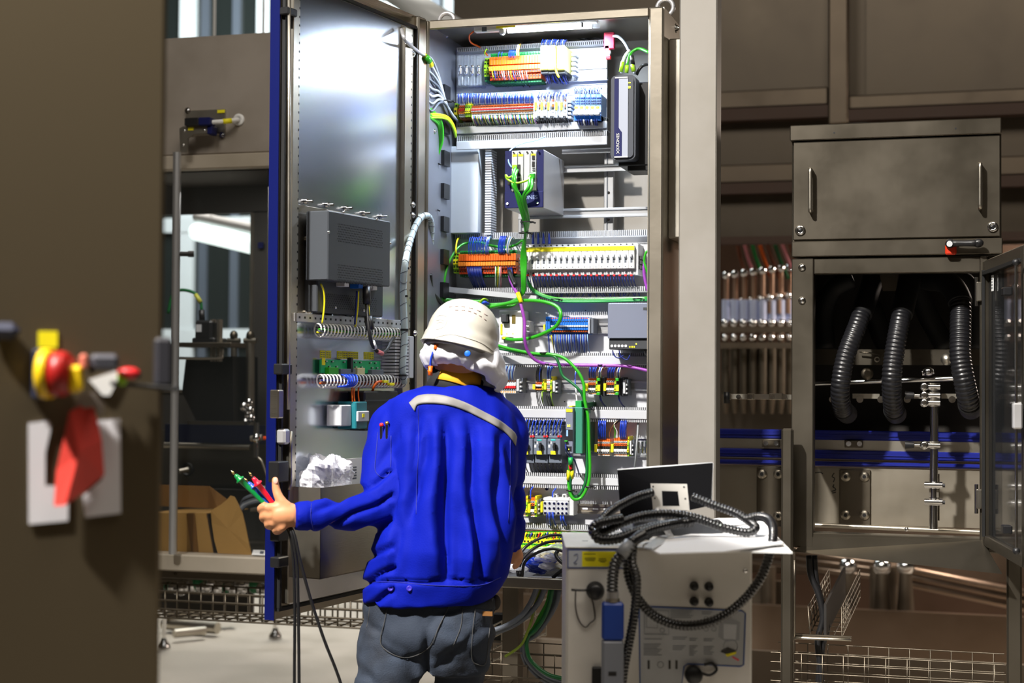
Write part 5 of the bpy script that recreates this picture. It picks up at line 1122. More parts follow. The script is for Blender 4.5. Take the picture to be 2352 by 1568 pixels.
# --- reflective tape, laid on the cloth
bpy.context.view_layer.update()
def on_surface(o,px,py,off=.0035):
    W_=WM[o].inverted(); o_=W_@CAMP; d_=(W_.to_3x3()@ray(px,py)).normalized(); ok,loc,nor,_=o.ray_cast(o_,d_)
    if not ok: return None
    return (WM[o]@loc)-ray(px,py).normalized()*off
def ribbon(top,bot,o,m_,name,parent,n=60,k=5,off=.0035,th=.003):
    T=smooth_path([Vector((a,b,0)) for a,b in top],12); Bm=smooth_path([Vector((a,b,0)) for a,b in bot],12)
    def samp(Pp,t): q=t*(len(Pp)-1); i=min(int(q),len(Pp)-2); return Pp[i].lerp(Pp[i+1],q-i)
    grid=[]
    for i in range(n+1):
        row=[]
        for j in range(k+1):
            p=samp(T,i/n).lerp(samp(Bm,i/n),j/k); s_=on_surface(o,p.x,p.y,off); row.append(s_)
        grid.append(row)
    for row in grid:
        last=None
        for j in range(k+1):
            if row[j] is None: row[j]=last
            last=row[j]
    ok=[r for r in grid if all(x is not None for x in r)]
    v=[];f=[]
    for r in ok: v+=r
    nv=len(v); v+=[p+ray(1000,1000).normalized()*th for p in v[:nv]]
    for i in range(len(ok)-1):
        for j in range(k): a=i*(k+1)+j; f.append((a,a+1,a+k+2,a+k+1)); f.append((a+nv,a+k+1+nv,a+k+2+nv,a+1+nv))
        a=i*(k+1); b=a+k+1; f.append((a,b,b+nv,a+nv)); f.append((a+k,a+k+nv,b+k+nv,b+k))
    return MB().add(v,f,m_,True).build(name,parent)
ribbon([(939,924),(963,907),(1010,906),(1060,920),(1110,944),(1150,966),(1180,990),(1188,1003)],[(952,944),(962,928),(1010,927),(1055,937),(1105,960),(1145,982),(1168,1000),(1185,1024)],jo,tape,'reflective_tape',person)
# seams and cuff edges
def seam(pts,name='seam',r=.0012,o=None,m_=None,par=None,off=.0008):
    P2=smooth_path([Vector((a,b,0)) for a,b in pts],6); w_=[on_surface(o or jo,p.x,p.y,off) for p in P2]; w_=[p for p in w_ if p is not None]
    if len(w_)>1: return MB().tube(w_,r,m_ or mat('blue_seam_thread',(10,24,130),.7),5,0).build(name,par or person)
seam([(833,1338),(900,1336),(1000,1344),(1100,1344),(1150,1326)],'waistband_seam'); seam([(960,925),(962,1020),(958,1090),(956,1180)],'back_seam'); seam([(1172,1010),(1172,1100),(1168,1200)],'back_seam')
seam([(716,1150),(714,1185),(720,1216)],'cuff_seam',.0012); seam([(868,992),(864,1040),(862,1080),(880,1096),(896,1080),(898,1000)],'pocket_seam')
for px in (897,940):
    p=on_surface(jo,px,1351 if px<920 else 1351,0.0); m=MB(); m.lathe(p,(CAMP-p),[(.0075,0),(.0075,.003),(.006,.004),(.004,.0025),(0,.0025)],mat('violet_blue_button',(60,50,170),.3),16); m.build('button',person)
# --- jeans
jn=MB()
rows=[(836,1136,1368,-.01,.115,2.5),(833,1137,1395,-.01,.120,2.5),(828,1137,1430,-.01,.128,2.4),(824,1134,1462,-.01,.13,2.4),(820,1127,1500,0,.115,2.4),(818,1124,1545,0,.10,2.3)]
loft(interp(rows,4),56,denim,jn)
loft(interp([(823,988,1465,-.02,.105,2.2),(818,974,1510,-.03,.10,2.2),(814,962,1568,-.04,.095,2.1),(808,940,1700,-.04,.085,2),(812,925,1850,-.03,.07,2),(818,905,2080,0,.055,2)],4),40,denim,jn)
loft(interp([(968,1130,1465,.02,.105,2.2),(978,1124,1510,.04,.10,2.2),(985,1116,1568,.06,.095,2.1),(990,1100,1700,.10,.085,2),(1000,1090,1850,.14,.07,2),(1005,1080,1990,.18,.055,2)],4),40,denim,jn)
def jfold(w_,n_):
    px,py,d=to_px(w_); q=noise.noise(Vector((px*.012,py*.02,2)))+.5*noise.noise(Vector((px*.03,py*.045,7)))
    s=.006*q; 
    if py>1400: s-=.007*max(0,math.sin((py-1400)*.05+abs(px-985)*.045+1.5*q))**3
    s-=.018*math.exp(-((px-980)/9)**2)*max(0,min(1,(py-1430)/50))
    return n_*s
jno=jn.build('jeans',person); remeshed(jno,.008,4,None,jfold)
stitch=mat('pale_jeans_stitching',(66,66,66),.8)
dd=mat('denim_pocket_cloth',(38,47,62),.85,0,.3,300)
for (top,bot,lb) in (([(895,1376),(960,1380),(1032,1390)],[(876,1482),(929,1510),(984,1488)],'back_pocket'),([(1092,1398),(1112,1400),(1130,1400)],[(1084,1512),(1098,1526),(1116,1522)],'back_pocket')):
    ribbon(top,bot,jno,dd,lb,person,24,10,.003,.004)
    seam([top[0],((top[0][0]+bot[0][0])/2-3,(top[0][1]+bot[0][1])/2),bot[0],bot[1],bot[2],((top[2][0]+bot[2][0])/2,(top[2][1]+bot[2][1])/2),top[2]],'pocket_stitching',.0012,jno,stitch,off=.004)
seam([(850,1384),(846,1420),(842,1440)],'side_stitching',.0011,jno,stitch); seam([(1063,1395),(1058,1440),(1040,1485)],'side_stitching',.0011,jno,stitch)
# boots keep the person on the floor
bt=MB()
for px,py,dd_ in ((860,2090,-.02),(1045,2010,.2)):
    p=pd(px,py,dd_); p.z=.05; bt.ell(p+FV*.05,(.05,.05,.05),blackm); bt.ell(p+FV*.09+Vector((0,0,-.01)),(.048,.13,.042),blackm,Matrix.Rotation(YAW,3,'Z')); bt.cyl(p,p+Vector((0,0,.14)),.05,blackm,r2=.06)
bto=bt.build('boots',person)
# --- head, neck, hands: one continuous skin mesh
HC=pd(1062,800,.03)      # head centre
tilt=Matrix.Rotation(YAW,3,'Z')@Matrix.Rotation(math.radians(13),3,'Y')@Matrix.Rotation(math.radians(-11),3,'X')
bb=MB()
hd=[(.001,-.118,.03),(.045,-.112,.028),(.062,-.085,.018),(.070,-.045,.006),(.075,0,0),(.076,.035,-.002),(.070,.07,-.004),(.052,.098,-.004),(.025,.114,-.004),(.001,.118,-.004)]
v=[];f=[];n=32
for r,z,yo in hd:
    for k in range(n): th=2*math.pi*k/n; v.append(HC+tilt@Vector((r*math.cos(th),yo+r*1.26*math.sin(th),z)))
for i in range(len(hd)-1):
    for k in range(n): f.append((i*n+k,i*n+(k+1)%n,(i+1)*n+(k+1)%n,(i+1)*n+k))
bb.add(v,f,skin,True)
L=lambda x,y,z: HC+tilt@Vector((x,y,z))
bb.tube([L(0,.092,.018),L(0,.112,-.014),L(0,.098,-.03)],.011,skin,10,3)              # nose
bb.ell(L(0,.095,-.058),(.022,.010,.007),skin,tilt)                                    # lips
for s_ in (-1,1):
    bb.ell(L(s_*.031,.083,.012),(.014,.011,.012),skin,tilt); bb.ell(L(s_*.078,.0,-.012),(.009,.019,.031),skin,tilt)   # eye lids, ears
NK=[L(0,-.018,-.06),pd(1050,855,.03),pd(1045,885,.03),pd(1045,925,.03)]
bb.tube(NK,1,skin,24,5,rf=lambda t,l:.062+.006*t)
bb.ell(pd(1042,960,.05),(.13,.08,.10),skin)
body_pts=[(1042,1000,.05),(1030,1150,.0),(1010,1300,-.01),(985,1420,-.01)]
bb.tube([pd(*p) for p in body_pts],.10,skin,16,4)
bb.tube([pd(*p) for p in ((985,950,.05),(920,990,.03),(890,1080,-.0),(874,1146,-.06),(862,1166,-.075),(815,1176,-.11),(765,1181,-.14),(690,1188,-.185),(666,1188,-.19))],1,skin,14,4,rf=lambda t,l:.030-.004*t)
bb.tube([pd(*p) for p in ((1110,955,.05),(1155,1000,.06),(1160,1120,.10),(1168,1200,.18),(1176,1252,.26))],1,skin,14,4,rf=lambda t,l:.032-.006*t)
for pts in (((900,1440,-.02),(890,1600,-.04),(865,1850,-.03),(860,2050,0)),((1050,1440,.02),(1052,1600,.07),(1045,1800,.13),(1044,1960,.18))): bb.tube([pd(*p) for p in pts],1,skin,12,3,rf=lambda t,l:.075-.04*t)
# left hand gripping the probes: back of the hand to the camera
h=lambda x,y,d=0.: pd(x,y,-.19+d)
def fing(pts,r0,r1,fn=h): bb.tube([fn(*p) for p in pts],1,skin,10,4,rf=lambda t,l:r0+(r1-r0)*t)
bb.tube([h(676,1186),h(662,1182,-.002),h(645,1182,-.004),h(630,1182,-.004)],1,skin,16,5,rf=lambda t,l:.030+.004*math.sin(t*3))
for k,(x0_,y0_,x1_,y1_,r) in enumerate(((655,1165,612,1166,.0125),(655,1180,615,1186,.0125),(655,1194,626,1202,.012),(655,1205,642,1216,.0115))):
    bb.tube([h(x0_,y0_,-.014),h((x0_+x1_)/2,(y0_+y1_)/2-1,-.018),h(x1_,y1_,-.008)],r,skin,10,3)
fing([(612,1160,-.012),(600,1167,-.002),(603,1172,.022),(624,1172,.036),(640,1172,.034)],.0120,.0095)
fing([(615,1181,-.012),(604,1187,.0),(609,1193,.024),(630,1190,.037),(644,1188,.034)],.0118,.0092)
fing([(625,1197,-.010),(615,1204,.0),(621,1209,.022),(638,1203,.034),(650,1200,.032)],.0112,.0088)
fing([(640,1210,-.008),(632,1217,.0),(638,1221,.020),(650,1213,.030),(658,1208,.028)],.0105,.0080)
fing([(664,1172,-.006),(652,1158,-.012),(640,1140,-.010),(634,1122,-.006),(632,1104,-.004)],.0165,.0098)
bb.ell(h(653,1164,-.010),(.021,.018,.020),skin)
bb.ell(h(632,1103,-.004),(.0098,.0098,.0105),skin)
# right hand, loosely closed over the cabinet floor
g=lambda x,y,d=0.: pd(x,y,.27+d)
bb.tube([g(1175,1250),g(1177,1268),g(1180,1284)],1,skin,14,4,rf=lambda t,l:.028+.002*t)
for k,(x,y) in enumerate(((1189,1258),(1192,1266),(1190,1275),(1184,1284))):
    fing([(x-12,y-6,-.016),(x-1,y+2,-.012),(x+3,y+12,.004),(x-4,y+18,.018)],.0125-.0006*k,.009,g)
fing([(1176,1262,-.022),(1174,1278,-.026),(1180,1292,-.018)],.0125,.0095,g)
bo=bb.build('body',person); remeshed(bo,.0042,3)
nl=MB(); p=h(633,1104,-.0145); nl.ell(p,(.0062,.0018,.0085),mat('finger_nail',(236,176,160),.3),Matrix.Rotation(YAW,3,'Z')); nl.build('thumb_nail',person)
# --- hair, hair net, helmet
m=MB(); m.ell(L(0,-.006,.012),(.076,.092,.078),mat('black_hair',(18,16,16),.6),tilt,24,14); m.build('hair',person)
m=MB(); v=[];f=[];nn=72; kk=16
for i in range(kk+1):
    t=i/kk
    for j in range(nn):
        th=2*math.pi*j/nn; side=.5+.5*math.cos(th); back=max(0,-math.sin(th)); fl=.092+.014*math.sin(t*math.pi)+.010*t*side+.004*math.sin(th*19+3*t)*t
        low=.020-.010*back; z=.040-(.088+low)*t-.034*t*max(0,math.cos(th-.35))**2+.010*noise.noise(Vector((th*2,t*3,0)))
        rr=fl+.013*noise.noise(Vector((math.cos(th)*3,math.sin(th)*3,t*4)))*(.3+t)+.040*t*max(0,math.cos(th+.15))**2
        if t>.85: rr-=.018*(t-.85)/.15
        v.append(L(rr*math.cos(th),rr*1.18*math.sin(th)-.008,z-.012))
for i in range(kk):
    for j in range(nn): f.append((i*nn+j,i*nn+(j+1)%nn,(i+1)*nn+(j+1)%nn,(i+1)*nn+j))
m.add(v,f,net,True); no=m.build('hair_net',person); sd=no.modifiers.new('t','SOLIDIFY'); sd.thickness=.0015
HH=pd(1062,777,.0); hx=.104; hy=.128
K=lambda x,y,z: HH+tilt@Vector((x,y,z))
hm=MB(); v=[];f=[];nn=64; prof=[]
for i in range(26):
    t=i/25; prof.append((math.cos(t*math.pi/2)**.78,math.sin(t*math.pi/2)))
prof=[(1.10,-.30),(1.075,-.285),(1.05,-.16),(1.03,-.05)]+prof
for r,z in prof:
    for j in range(nn):
        th=2*math.pi*j/nn; rr=r*(1+.02*math.cos(4*th)*0)
        bulge=1.0-.018*math.exp(-((z-.10)/.03)**2)
        v.append(K(hx*rr*bulge*math.cos(th)*.98,hy*rr*bulge*math.sin(th),z*(.106)+(-.012*max(0,-math.sin(th)) if z<-.2 else 0)))
for i in range(len(prof)-1):
    for j in range(nn): f.append((i*nn+j,i*nn+(j+1)%nn,(i+1)*nn+(j+1)%nn,(i+1)*nn+j))
hm.add(v,f,helm,True); ho=hm.build('helmet',person); sd=ho.modifiers.new('t','SOLIDIFY'); sd.thickness=.003
bpy.context.view_layer.update()
for pts in ([(1032,705),(1060,704),(1095,712),(1128,730)],[(1045,712),(1075,714),(1100,724),(1122,740)]):
    P2=smooth_path([Vector((a,b,0)) for a,b in pts],8); 
    for i in range(0,len(P2)-3,4):
        w_=[on_surface(ho,p.x,p.y,.0006) for p in P2[i:i+3]]
        if all(w_): MB().tube(w_,.0013,mat('vent_shadow_brown',(120,96,92),.8),5,0).build('vent_slot',person)
seam([(996,778),(1010,772),(1040,768),(1080,778),(1110,790),(1140,812)],'helmet_ridge',.0012,ho,helm)
seam([(1000,752),(1003,730),(1012,724),(1026,728),(1022,748),(1004,756),(1000,752)],'helmet_sticker',.0009,ho,mat('faded_sticker_grey',(160,158,156),.7))
for k in range(3): seam([(1003,736+k*6),(1012,734+k*6),(1020,737+k*6)],'sticker_print',.0006,ho,mat('faded_sticker_grey',(160,158,156),.7))
# headband under brim with blue knob
m=MB(); m.tube([K(.095*math.cos(t_),.118*math.sin(t_),-.040) for t_ in [math.radians(a) for a in range(190,351,10)]],.0075,mat('headband_grey',(120,118,112),.6),8,2); p=pd(1074,812,-.138); m.lathe(p,(CAMP-p),[(.0085,-.006),(.0085,.0),(.006,.0015),(0,.0015)],mat('bright_blue_knob',(30,100,210),.4),18); m.build('headband',person)
# chin strap with orange clips
m=MB(); m.tube([pd(999,786,-.08),pd(996,806,-.08),pd(990,826,-.07),pd(989,846,-.06)],.0035,blue,6,3); m.build('chin_strap',person)
m=MB(); m.tube([pd(1003,790,-.088),pd(1000,802,-.088)],.006,orange,8,0); m.tube([pd(989,840,-.065),pd(988,862,-.065)],.0065,orange,8,0); m.ell(pd(988,852,-.067),(.007,.006,.007),orange); m.build('strap_clip',person)
# collar of shirt
def collar(rad,zlo,zhi,m_,nm,a0,a1,dr_=0):
    m=MB(); C0=pd(1046,884,.03); v=[];f=[];N_=30
    Rt=Matrix.Rotation(YAW,3,'Z')@Matrix.Rotation(math.radians(16),3,'Y')@Matrix.Rotation(math.radians(-14),3,'X')
    for i in range(N_+1):
        th=math.radians(a0+(a1-a0)*i/N_)
        for z,rr in ((zlo,rad+.008),((zlo+zhi)/2,rad+.002),(zhi,rad)): v.append(C0+Rt@Vector((rr*math.cos(th),rr*1.08*math.sin(th),z)))
    for i in range(N_):
        for j in range(2): f.append((i*3+j,i*3+3+j,i*3+4+j,i*3+1+j))
    m.add(v,f,m_,True); o=m.build(nm,person); s_=o.modifiers.new('t','SOLIDIFY'); s_.thickness=.004; return o
collar(.074,-.035,.028,mat('black_collar_cloth',(22,22,24),.8),'shirt_collar',150,400)
collar(.076,-.014,.034,mat('mustard_collar_cloth',(226,164,20),.7),'collar_band',232,330)
# tool pouch on the belt
m=MB(); c=pd(1112,1388,-.02); m.ell(c,(.030,.028,.026),mat('plaid_pouch_cloth',(48,42,36),.9,0,.4,90)); m.ell(c+RV*.030+Vector((0,0,.006)),(.016,.018,.022),mat('plaid_pouch_cloth',(48,42,36),.9)); m.build('belt_pouch',person)
m=MB(); c=pd(1120,1409,-.10); m.bx(c.x-.014,c.x+.014,c.y-.002,c.y+.002,c.z-.006,c.z+.006,mat('tan_leather_patch',(110,70,20),.7)); m.build('leather_patch',person)
# pens in the sleeve pocket
for i,(px,py,c) in enumerate(((876,984,red),(889,980,mat('brass_cap',(200,160,70),.3,.9)))):
    p=on_surface(jo,px,py+10,.002); q=p+Vector((0,0,.022))
    m=MB(); m.cyl(p-Vector((0,0,.03)),q,.0048,chrome,n=12); m.ell(q,(.0062,.0062,.006),c,n=12,k=8); single(m,'pen',['red capped pen in the left sleeve pocket','brass capped pen in the left sleeve pocket'][i],'pen')
# ------------------------------------------------------------------ test probes
def probe(name,lb,tip,flange,end,dtip,col,ro):
    a=pd(*tip,dtip); e=pd(*end,-.175); ax=(e-a).normalized(); Ln=(e-a).length; fl=(pd(*flange,dtip)-a).length
    o=thing(name,lb,'test probe',tuple(a),0,'test probes held in the left hand')
    m=MB(); m.lathe(a,ax,[(0,0),(.0012,.002),(.0016,fl*.45),(.0022,fl*.55)],chrome,10); m.lathe(a,ax,[(.0016,.004),(.0032,.006),(.0032,.012),(.0016,.014)],mat('brass_tip',(220,190,120),.25,1),10); m.build('metal_tip',o)
    m=MB(); m.lathe(a,ax,[(0,fl*.5),(.0045,fl*.5),(.0065,fl*.7),(.0075,fl*.92),(.0125,fl),(.0125,fl+.003),(.0075,fl+.005),(.0072,fl+.03),(.0062,fl+.05),(.0062,Ln*.75),(.0075,Ln*.78),(.0062,Ln*.81),(.0075,Ln*.84),(.0062,Ln*.87),(.0075,Ln*.9),(.0064,Ln),(0,Ln)],col,18); m.build('handle',o)
probe('test_probe','green test probe pointing up left, lowest of the three in the fist',(530,1080),(550,1101),(640,1188),-.20,mat('probe_green',(8,130,60),.35),0)
probe('test_probe','blue test probe between the green and the red one',(560,1097),(580,1118),(646,1188),-.185,mat('probe_blue',(20,70,170),.35),0)
probe('test_probe','red test probe nearest the thumb',(571,1083),(592,1110),(650,1186),-.21,mat('probe_red',(215,20,50),.35),0)
for i,(pts,lb) in enumerate((([(648,1195,-.18),(666,1228,-.19),(674,1290,-.18),(677,1400,-.17),(676,1568,-.16),(676,1800,-.15)],'left black test lead hanging from the fist'),([(650,1195,-.18),(670,1226,-.2),(682,1300,-.19),(685,1400,-.18),(687,1568,-.17),(688,1800,-.16)],'middle black test lead hanging from the fist'),([(652,1195,-.18),(674,1222,-.2),(690,1290,-.2),(715,1380,-.19),(745,1470,-.18),(786,1580,-.16),(830,1760,-.12)],'slanting black test lead hanging from the fist'))):
    single(MB().tube([pd(*p) for p in pts],.0042,B,8,6),'test_lead',lb,'cable','black test leads under the left hand')
# ================================================================== machine on the left, behind the door
Y=.95
LM=thing('glazed_machine','stainless machine with glass front and round handle bar, behind the open cabinet door','machine',(at_y(480,1500,Y).x,Y,0))
ml=mat('smudged_stainless',(162,153,143),.5,.3,.06,10,None,.10)
def lp_(mb,x0,y0,x1,y1,Yf,th,m_,bev=0): a=rect(x0,y0,x1,y1,Yf); mb.bx(a[0],a[1],Yf,Yf+th,a[2],a[3],m_,bev); return a
m=MB(); X0=at_y(150,200,Y).x; X1=at_y(1000,200,Y).x; zt=at_y(500,81,Y).z; z1_=at_y(500,353,Y).z
m.bx(X0,X1,Y,Y+.5,z1_,zt,ml,.004); m.build('hood_panel',LM)
m=MB(); m.bx(X0,X1,Y-.02,Y+.04,at_y(500,388,Y).z,z1_-.004,lmrail,.004); m.build('upper_rail',LM)
m=MB(); m.bx(X0,X1,Y-.05,Y+.05,at_y(500,1312,Y).z,at_y(500,1273,Y).z,lmrail,.006); m.build('sill_rail',LM)
m=MB(); m.bx(X0,X1,Y-.01,Y+.04,at_y(500,1333,Y).z,at_y(500,1313,Y).z,steeld,.003); m.build('lower_rail',LM)
m=MB()
for px in (400,568,598): p=at_y(px,1318,Y-.012); bolt(m,p,FRONT,.008,steeld)
m.build('rail_bolt',LM)
m=MB(); za=at_y(500,1272,Y).z; zb_=at_y(500,388,Y).z; m.bx(X0,X1,Y+.01,Y+.016,za,zb_,glass); m.build('glass_front',LM)
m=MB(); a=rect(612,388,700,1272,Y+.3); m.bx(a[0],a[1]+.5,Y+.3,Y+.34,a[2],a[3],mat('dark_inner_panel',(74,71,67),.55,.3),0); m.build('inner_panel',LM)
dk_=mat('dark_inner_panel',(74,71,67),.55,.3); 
Yb=Y+1.0
m=MB()
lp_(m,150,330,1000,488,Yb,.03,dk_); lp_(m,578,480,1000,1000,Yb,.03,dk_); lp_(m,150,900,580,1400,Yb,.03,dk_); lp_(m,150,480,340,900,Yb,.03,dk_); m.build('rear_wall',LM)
m=MB(); lp_(m,573,488,580,905,Yb-.01,.02,steelv); lp_(m,340,895,580,902,Yb-.01,.02,steelv); m.build('rear_frame',LM)
m=MB(); m.bx(X0,X1,Y+.02,Yb,at_y(500,1290,Y).z,at_y(500,1283,Y).z,steeld); m.build('floor_tray',LM)
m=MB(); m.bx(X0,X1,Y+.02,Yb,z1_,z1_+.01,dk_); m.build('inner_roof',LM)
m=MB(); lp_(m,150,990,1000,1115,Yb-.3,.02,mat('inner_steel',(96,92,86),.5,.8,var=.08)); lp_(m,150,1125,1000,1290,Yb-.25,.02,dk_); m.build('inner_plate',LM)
m=MB(); m.cyl(at_y(378,1022,Yb-.4),at_y(575,1028,Yb-.4),.014,steelv); m.build('inner_bar',LM)
m=MB(); a=at_y(430,970,Y+.3); b=at_y(560,975,Y+.3); m.bx(a.x,b.x,Y+.3,Y+.34,a.z-.008,a.z+.008,chrome); m.build('inner_ledge',LM)
m=MB(); lp_(m,379,975,620,1018,Y+.45,.02,mat('inner_navy_guard',(10,16,40),.4)); m.build('navy_guard',LM)
# round handle bar and door brackets
hb_=thing('handle_bar','long round steel handle bar in front of the left machine glass','handle',tuple(at_y(397,1272,Y-.09)))
m=MB(); m.cyl(at_y(397,1272,Y-.09),at_y(407,350,Y-.09),.0165,alu,n=22); m.build('bar',hb_)
m=MB(); p=at_y(405,583,Y-.09); q=at_y(432,583,Y-.07); m.cyl(p,q,.010,blackp); m.cyl(q,q+(q-p)*.5,.013,blackp); m.build('grip_stub',hb_)
br=thing('sensor_bracket','stainless bracket with navy blue door sensor and yellow tags on the left machine hood','sensor',tuple(at_y(440,350,Y-.06)))
m=MB(); P3=lambda x,y,d: at_y(x,y,d)
y_=Y-.07
pl=[(414,350),(412,295),(420,290),(484,290),(484,306),(445,308),(432,318),(430,350)]
m.prism([P3(a,b,y_) for a,b in pl],(0,.006,0),steelv); m.build('angle_bracket',br)
m=MB(); lp_(m,426,252,517,310,Y-.008,.008,steelv,.002); m.build('backing_plate',br)
m=MB(); lp_(m,423,270,455,288,Y-.09,.05,blackp,.003); lp_(m,455,269,482,287,Y-.09,.05,navy,.003); lp_(m,475,288,486,308,Y-.075,.05,navy,.003); m.build('sensor_body',br)
m=MB()
for px,py in ((424,300),(470,299),(421,333)): p=P3(px,py,y_); dome(m,p,FRONT,.006)
for px,py in ((431,254),(510,310)): p=P3(px,py,Y-.008); bolt(m,p,FRONT,.010)
m.build('screw',br)
m=MB(); lp_(m,432,292,444,299,Y-.073,.003,yellow); lp_(m,499,252,516,259,Y-.012,.003,yellow); m.build('yellow_tag',br)
cb=thing('sensor_cable','white sensor cable with yellow sleeve entering a round grommet on the hood','cable',tuple(P3(520,280,Y-.05)))
m=MB(); m.tube([P3(483,281,Y-.065),P3(510,279,Y-.06),P3(530,277,Y-.04),P3(548,275,Y-.01)],.009,white,10,4); m.build('lead',cb)
m=MB(); m.tube([P3(512,279,Y-.06),P3(532,277,Y-.04)],.0105,yellow,10,0); m.build('sleeve',cb)
m=MB(); p=P3(549,275,Y); m.lathe(p,FRONT,[(.024,0),(.024,.006),(.012,.008),(.010,.004),(0,.004)],white,20); m.build('grommet',cb)
# things inside the machine
Yi=Y+.45
im=thing('servo_motor','black servo motor with green cable inside the left machine','motor',tuple(P3(478,800,Yi)))
m=MB(); lp_(m,446,735,485,782,Yi,.12,B,.01); lp_(m,440,775,492,790,Yi,.13,B,.006); m.build('motor_body',im)
m=MB(); lp_(m,450,745,462,762,Yi-.004,.004,greyl); m.build('plate',im)
m=MB(); m.tube([P3(464,735,Yi+.05),P3(463,712,Yi+.05)],.013,B,10,0); m.build('connector',im)
m=MB(); m.tube([P3(463,712,Yi+.05),P3(460,690,Yi+.05),P3(445,672,Yi+.05),P3(415,666,Yi+.05),P3(395,680,Yi+.05),P3(386,720,Yi+.05)],.007,greend,8,5); m.build('cable',im)
m=MB(); m.tube([P3(461,694,Yi+.045),P3(449,676,Yi+.045)],.010,mat('dull_yellow_tag',(170,170,60),.5),8,0); m.build('cable_tag',im)
mt=thing('motor_mount','steel mounting frame carrying the black motor inside the left machine','frame',tuple(P3(450,830,Yi)))
m=MB(); lp_(m,405,786,530,797,Yi-.02,.16,steeld,.003); m.build('cross_plate',mt)
m=MB()
for px in (486,501): lp_(m,px-3,733,px+3,830,Yi+.02,.03,steelv)
m.build('post',mt)
m=MB(); m.tube([P3(405,822,Yi),P3(500,823,Yi),P3(510,815,Yi),P3(511,798,Yi)],.006,steelv,8,4); m.build('wire_loop',mt)
for i,px in enumerate((537,575)):
    o=thing('clamp_column',['left','right'][i]+' steel clamp column inside the left machine near the blue door edge','column',tuple(P3(px,1000,Yi+.2)))
    m=MB(); m.cyl(P3(px,770,Yi+.2),P3(px,980,Yi+.2),.014 if i==0 else .02,steelv); m.build('rod',o)
    m=MB(); m.cyl(P3(px-14,782,Yi+.19),P3(px+14,782,Yi+.19),.012,steelv); m.ell(P3(px,770,Yi+.19),(.018,.018,.022),steeld); m.build('clamp',o)
ch=MB(); ch.prism([P3(427,822,Yi+.1),P3(535,818,Yi+.1),P3(536,975,Yi+.1),P3(455,975,Yi+.1),P3(418,900,Yi+.1)],(0,.25,0),mat('black_chute_sheet',(16,16,17),.5)); single(ch,'black_chute','black sheet chute hanging inside the left machine','chute')
for i in range(7):
    p=P3(560+rnd.uniform(-6,22),925+i*9,Yi+.05); single(MB().ell(p,(.018,.018,.022),chrome,None,12,8),'chrome_knob','small chrome knob inside the left machine beside the blue door edge','knob','chrome knobs inside the left machine')
rd=thing('clamp_rod','upright rod with orange lever clamp inside the left machine beside the blue edge','rod',tuple(P3(590,1060,Y+.2)))
m=MB(); m.cyl(P3(589,970,Y+.2),P3(588,1050,Y+.2),.012,chrome); m.build('rod',rd)
m=MB(); m.cyl(P3(577,1007,Y+.18),P3(604,1004,Y+.18),.013,steelv); m.ell(P3(590,1006,Y+.17),(.018,.02,.02),chrome); m.build('clamp',rd)
m=MB(); m.tube([P3(606,1006,Y+.17),P3(618,1006,Y+.17),P3(618,1030,Y+.17)],.009,mat('orange_lever',(240,80,20),.4),8,0); m.build('lever',rd)
m=MB(); m.tube([P3(593,1050,Y+.2),P3(602,1060,Y+.2),P3(612,1088,Y+.2),P3(622,1110,Y+.2)],.006,steelv,8,4); m.build('hook',rd)
m=MB(); p=P3(432,1078,Y+.5); m.lathe(p,FRONT,[(.03,0),(.03,.01),(.022,.012),(.02,0)],B,20); m.cyl(P3(412,1082,Y+.42),P3(432,1078,Y+.45),.01,steelv); single(m,'pivot_pin','round black pivot with steel pin inside the left machine above the carton','pivot')
m=MB(); lp_(m,592,556,604,570,Yb-.03,.01,navy,.001); single(m,'blue_sticker','small blue square sticker inside the left machine','sticker')
# cardboard carton
cbm=mat('brown_cardboard',(176,136,72),.85,0,.12,40,(1,1,8),.06); cbd=mat('torn_cardboard_inside',(134,96,46),.9)
Yc=Y+.06
bx_=thing('cardboard_box','torn brown cardboard carton on the tray of the left machine','box',tuple(P3(470,1270,Yc)))
m=MB(); m.prism([P3(330,1180,Yc+.02),P3(474,1180,Yc),P3(490,1270,Yc),P3(330,1268,Yc+.02)],(0,.004,0),cbm)
m.prism([P3(330,1180,Yc+.02),P3(474,1180,Yc),P3(474,1180,Yc)+Vector((.06,.26,0)),P3(330,1180,Yc+.02)+Vector((.06,.26,0))],(0,0,.004),cbm); m.build('carton_body',bx_)
m=MB(); m.prism([P3(330,1112,Yc+.2),P3(480,1116,Yc+.2),P3(520,1146,Yc+.22),P3(500,1168,Yc+.2),P3(330,1160,Yc+.2)],(0,.005,0),cbd); m.build('open_flap',bx_)
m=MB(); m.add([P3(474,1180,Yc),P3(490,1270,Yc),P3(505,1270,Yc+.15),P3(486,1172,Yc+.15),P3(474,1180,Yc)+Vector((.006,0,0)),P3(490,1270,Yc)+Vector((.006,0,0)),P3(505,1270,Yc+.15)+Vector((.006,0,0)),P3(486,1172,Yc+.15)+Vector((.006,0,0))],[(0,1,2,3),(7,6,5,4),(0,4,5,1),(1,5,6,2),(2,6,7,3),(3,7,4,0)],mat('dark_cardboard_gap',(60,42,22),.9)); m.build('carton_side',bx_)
pts=[(484,1172),(508,1158),(522,1146),(529,1138),(538,1141),(546,1156),(549,1162),(557,1180),(563,1205),(572,1250),(578,1274),(500,1270),(492,1240),(486,1200)]
m=MB(); v=[P3(a,b,Yc-.03+.004*math.sin(a*.11+b*.05)) for a,b in pts]; c_=P3(525,1215,Yc-.032); n=len(v); bk=[p+Vector((0,.006,0)) for p in v]+[c_+Vector((0,.006,0))]
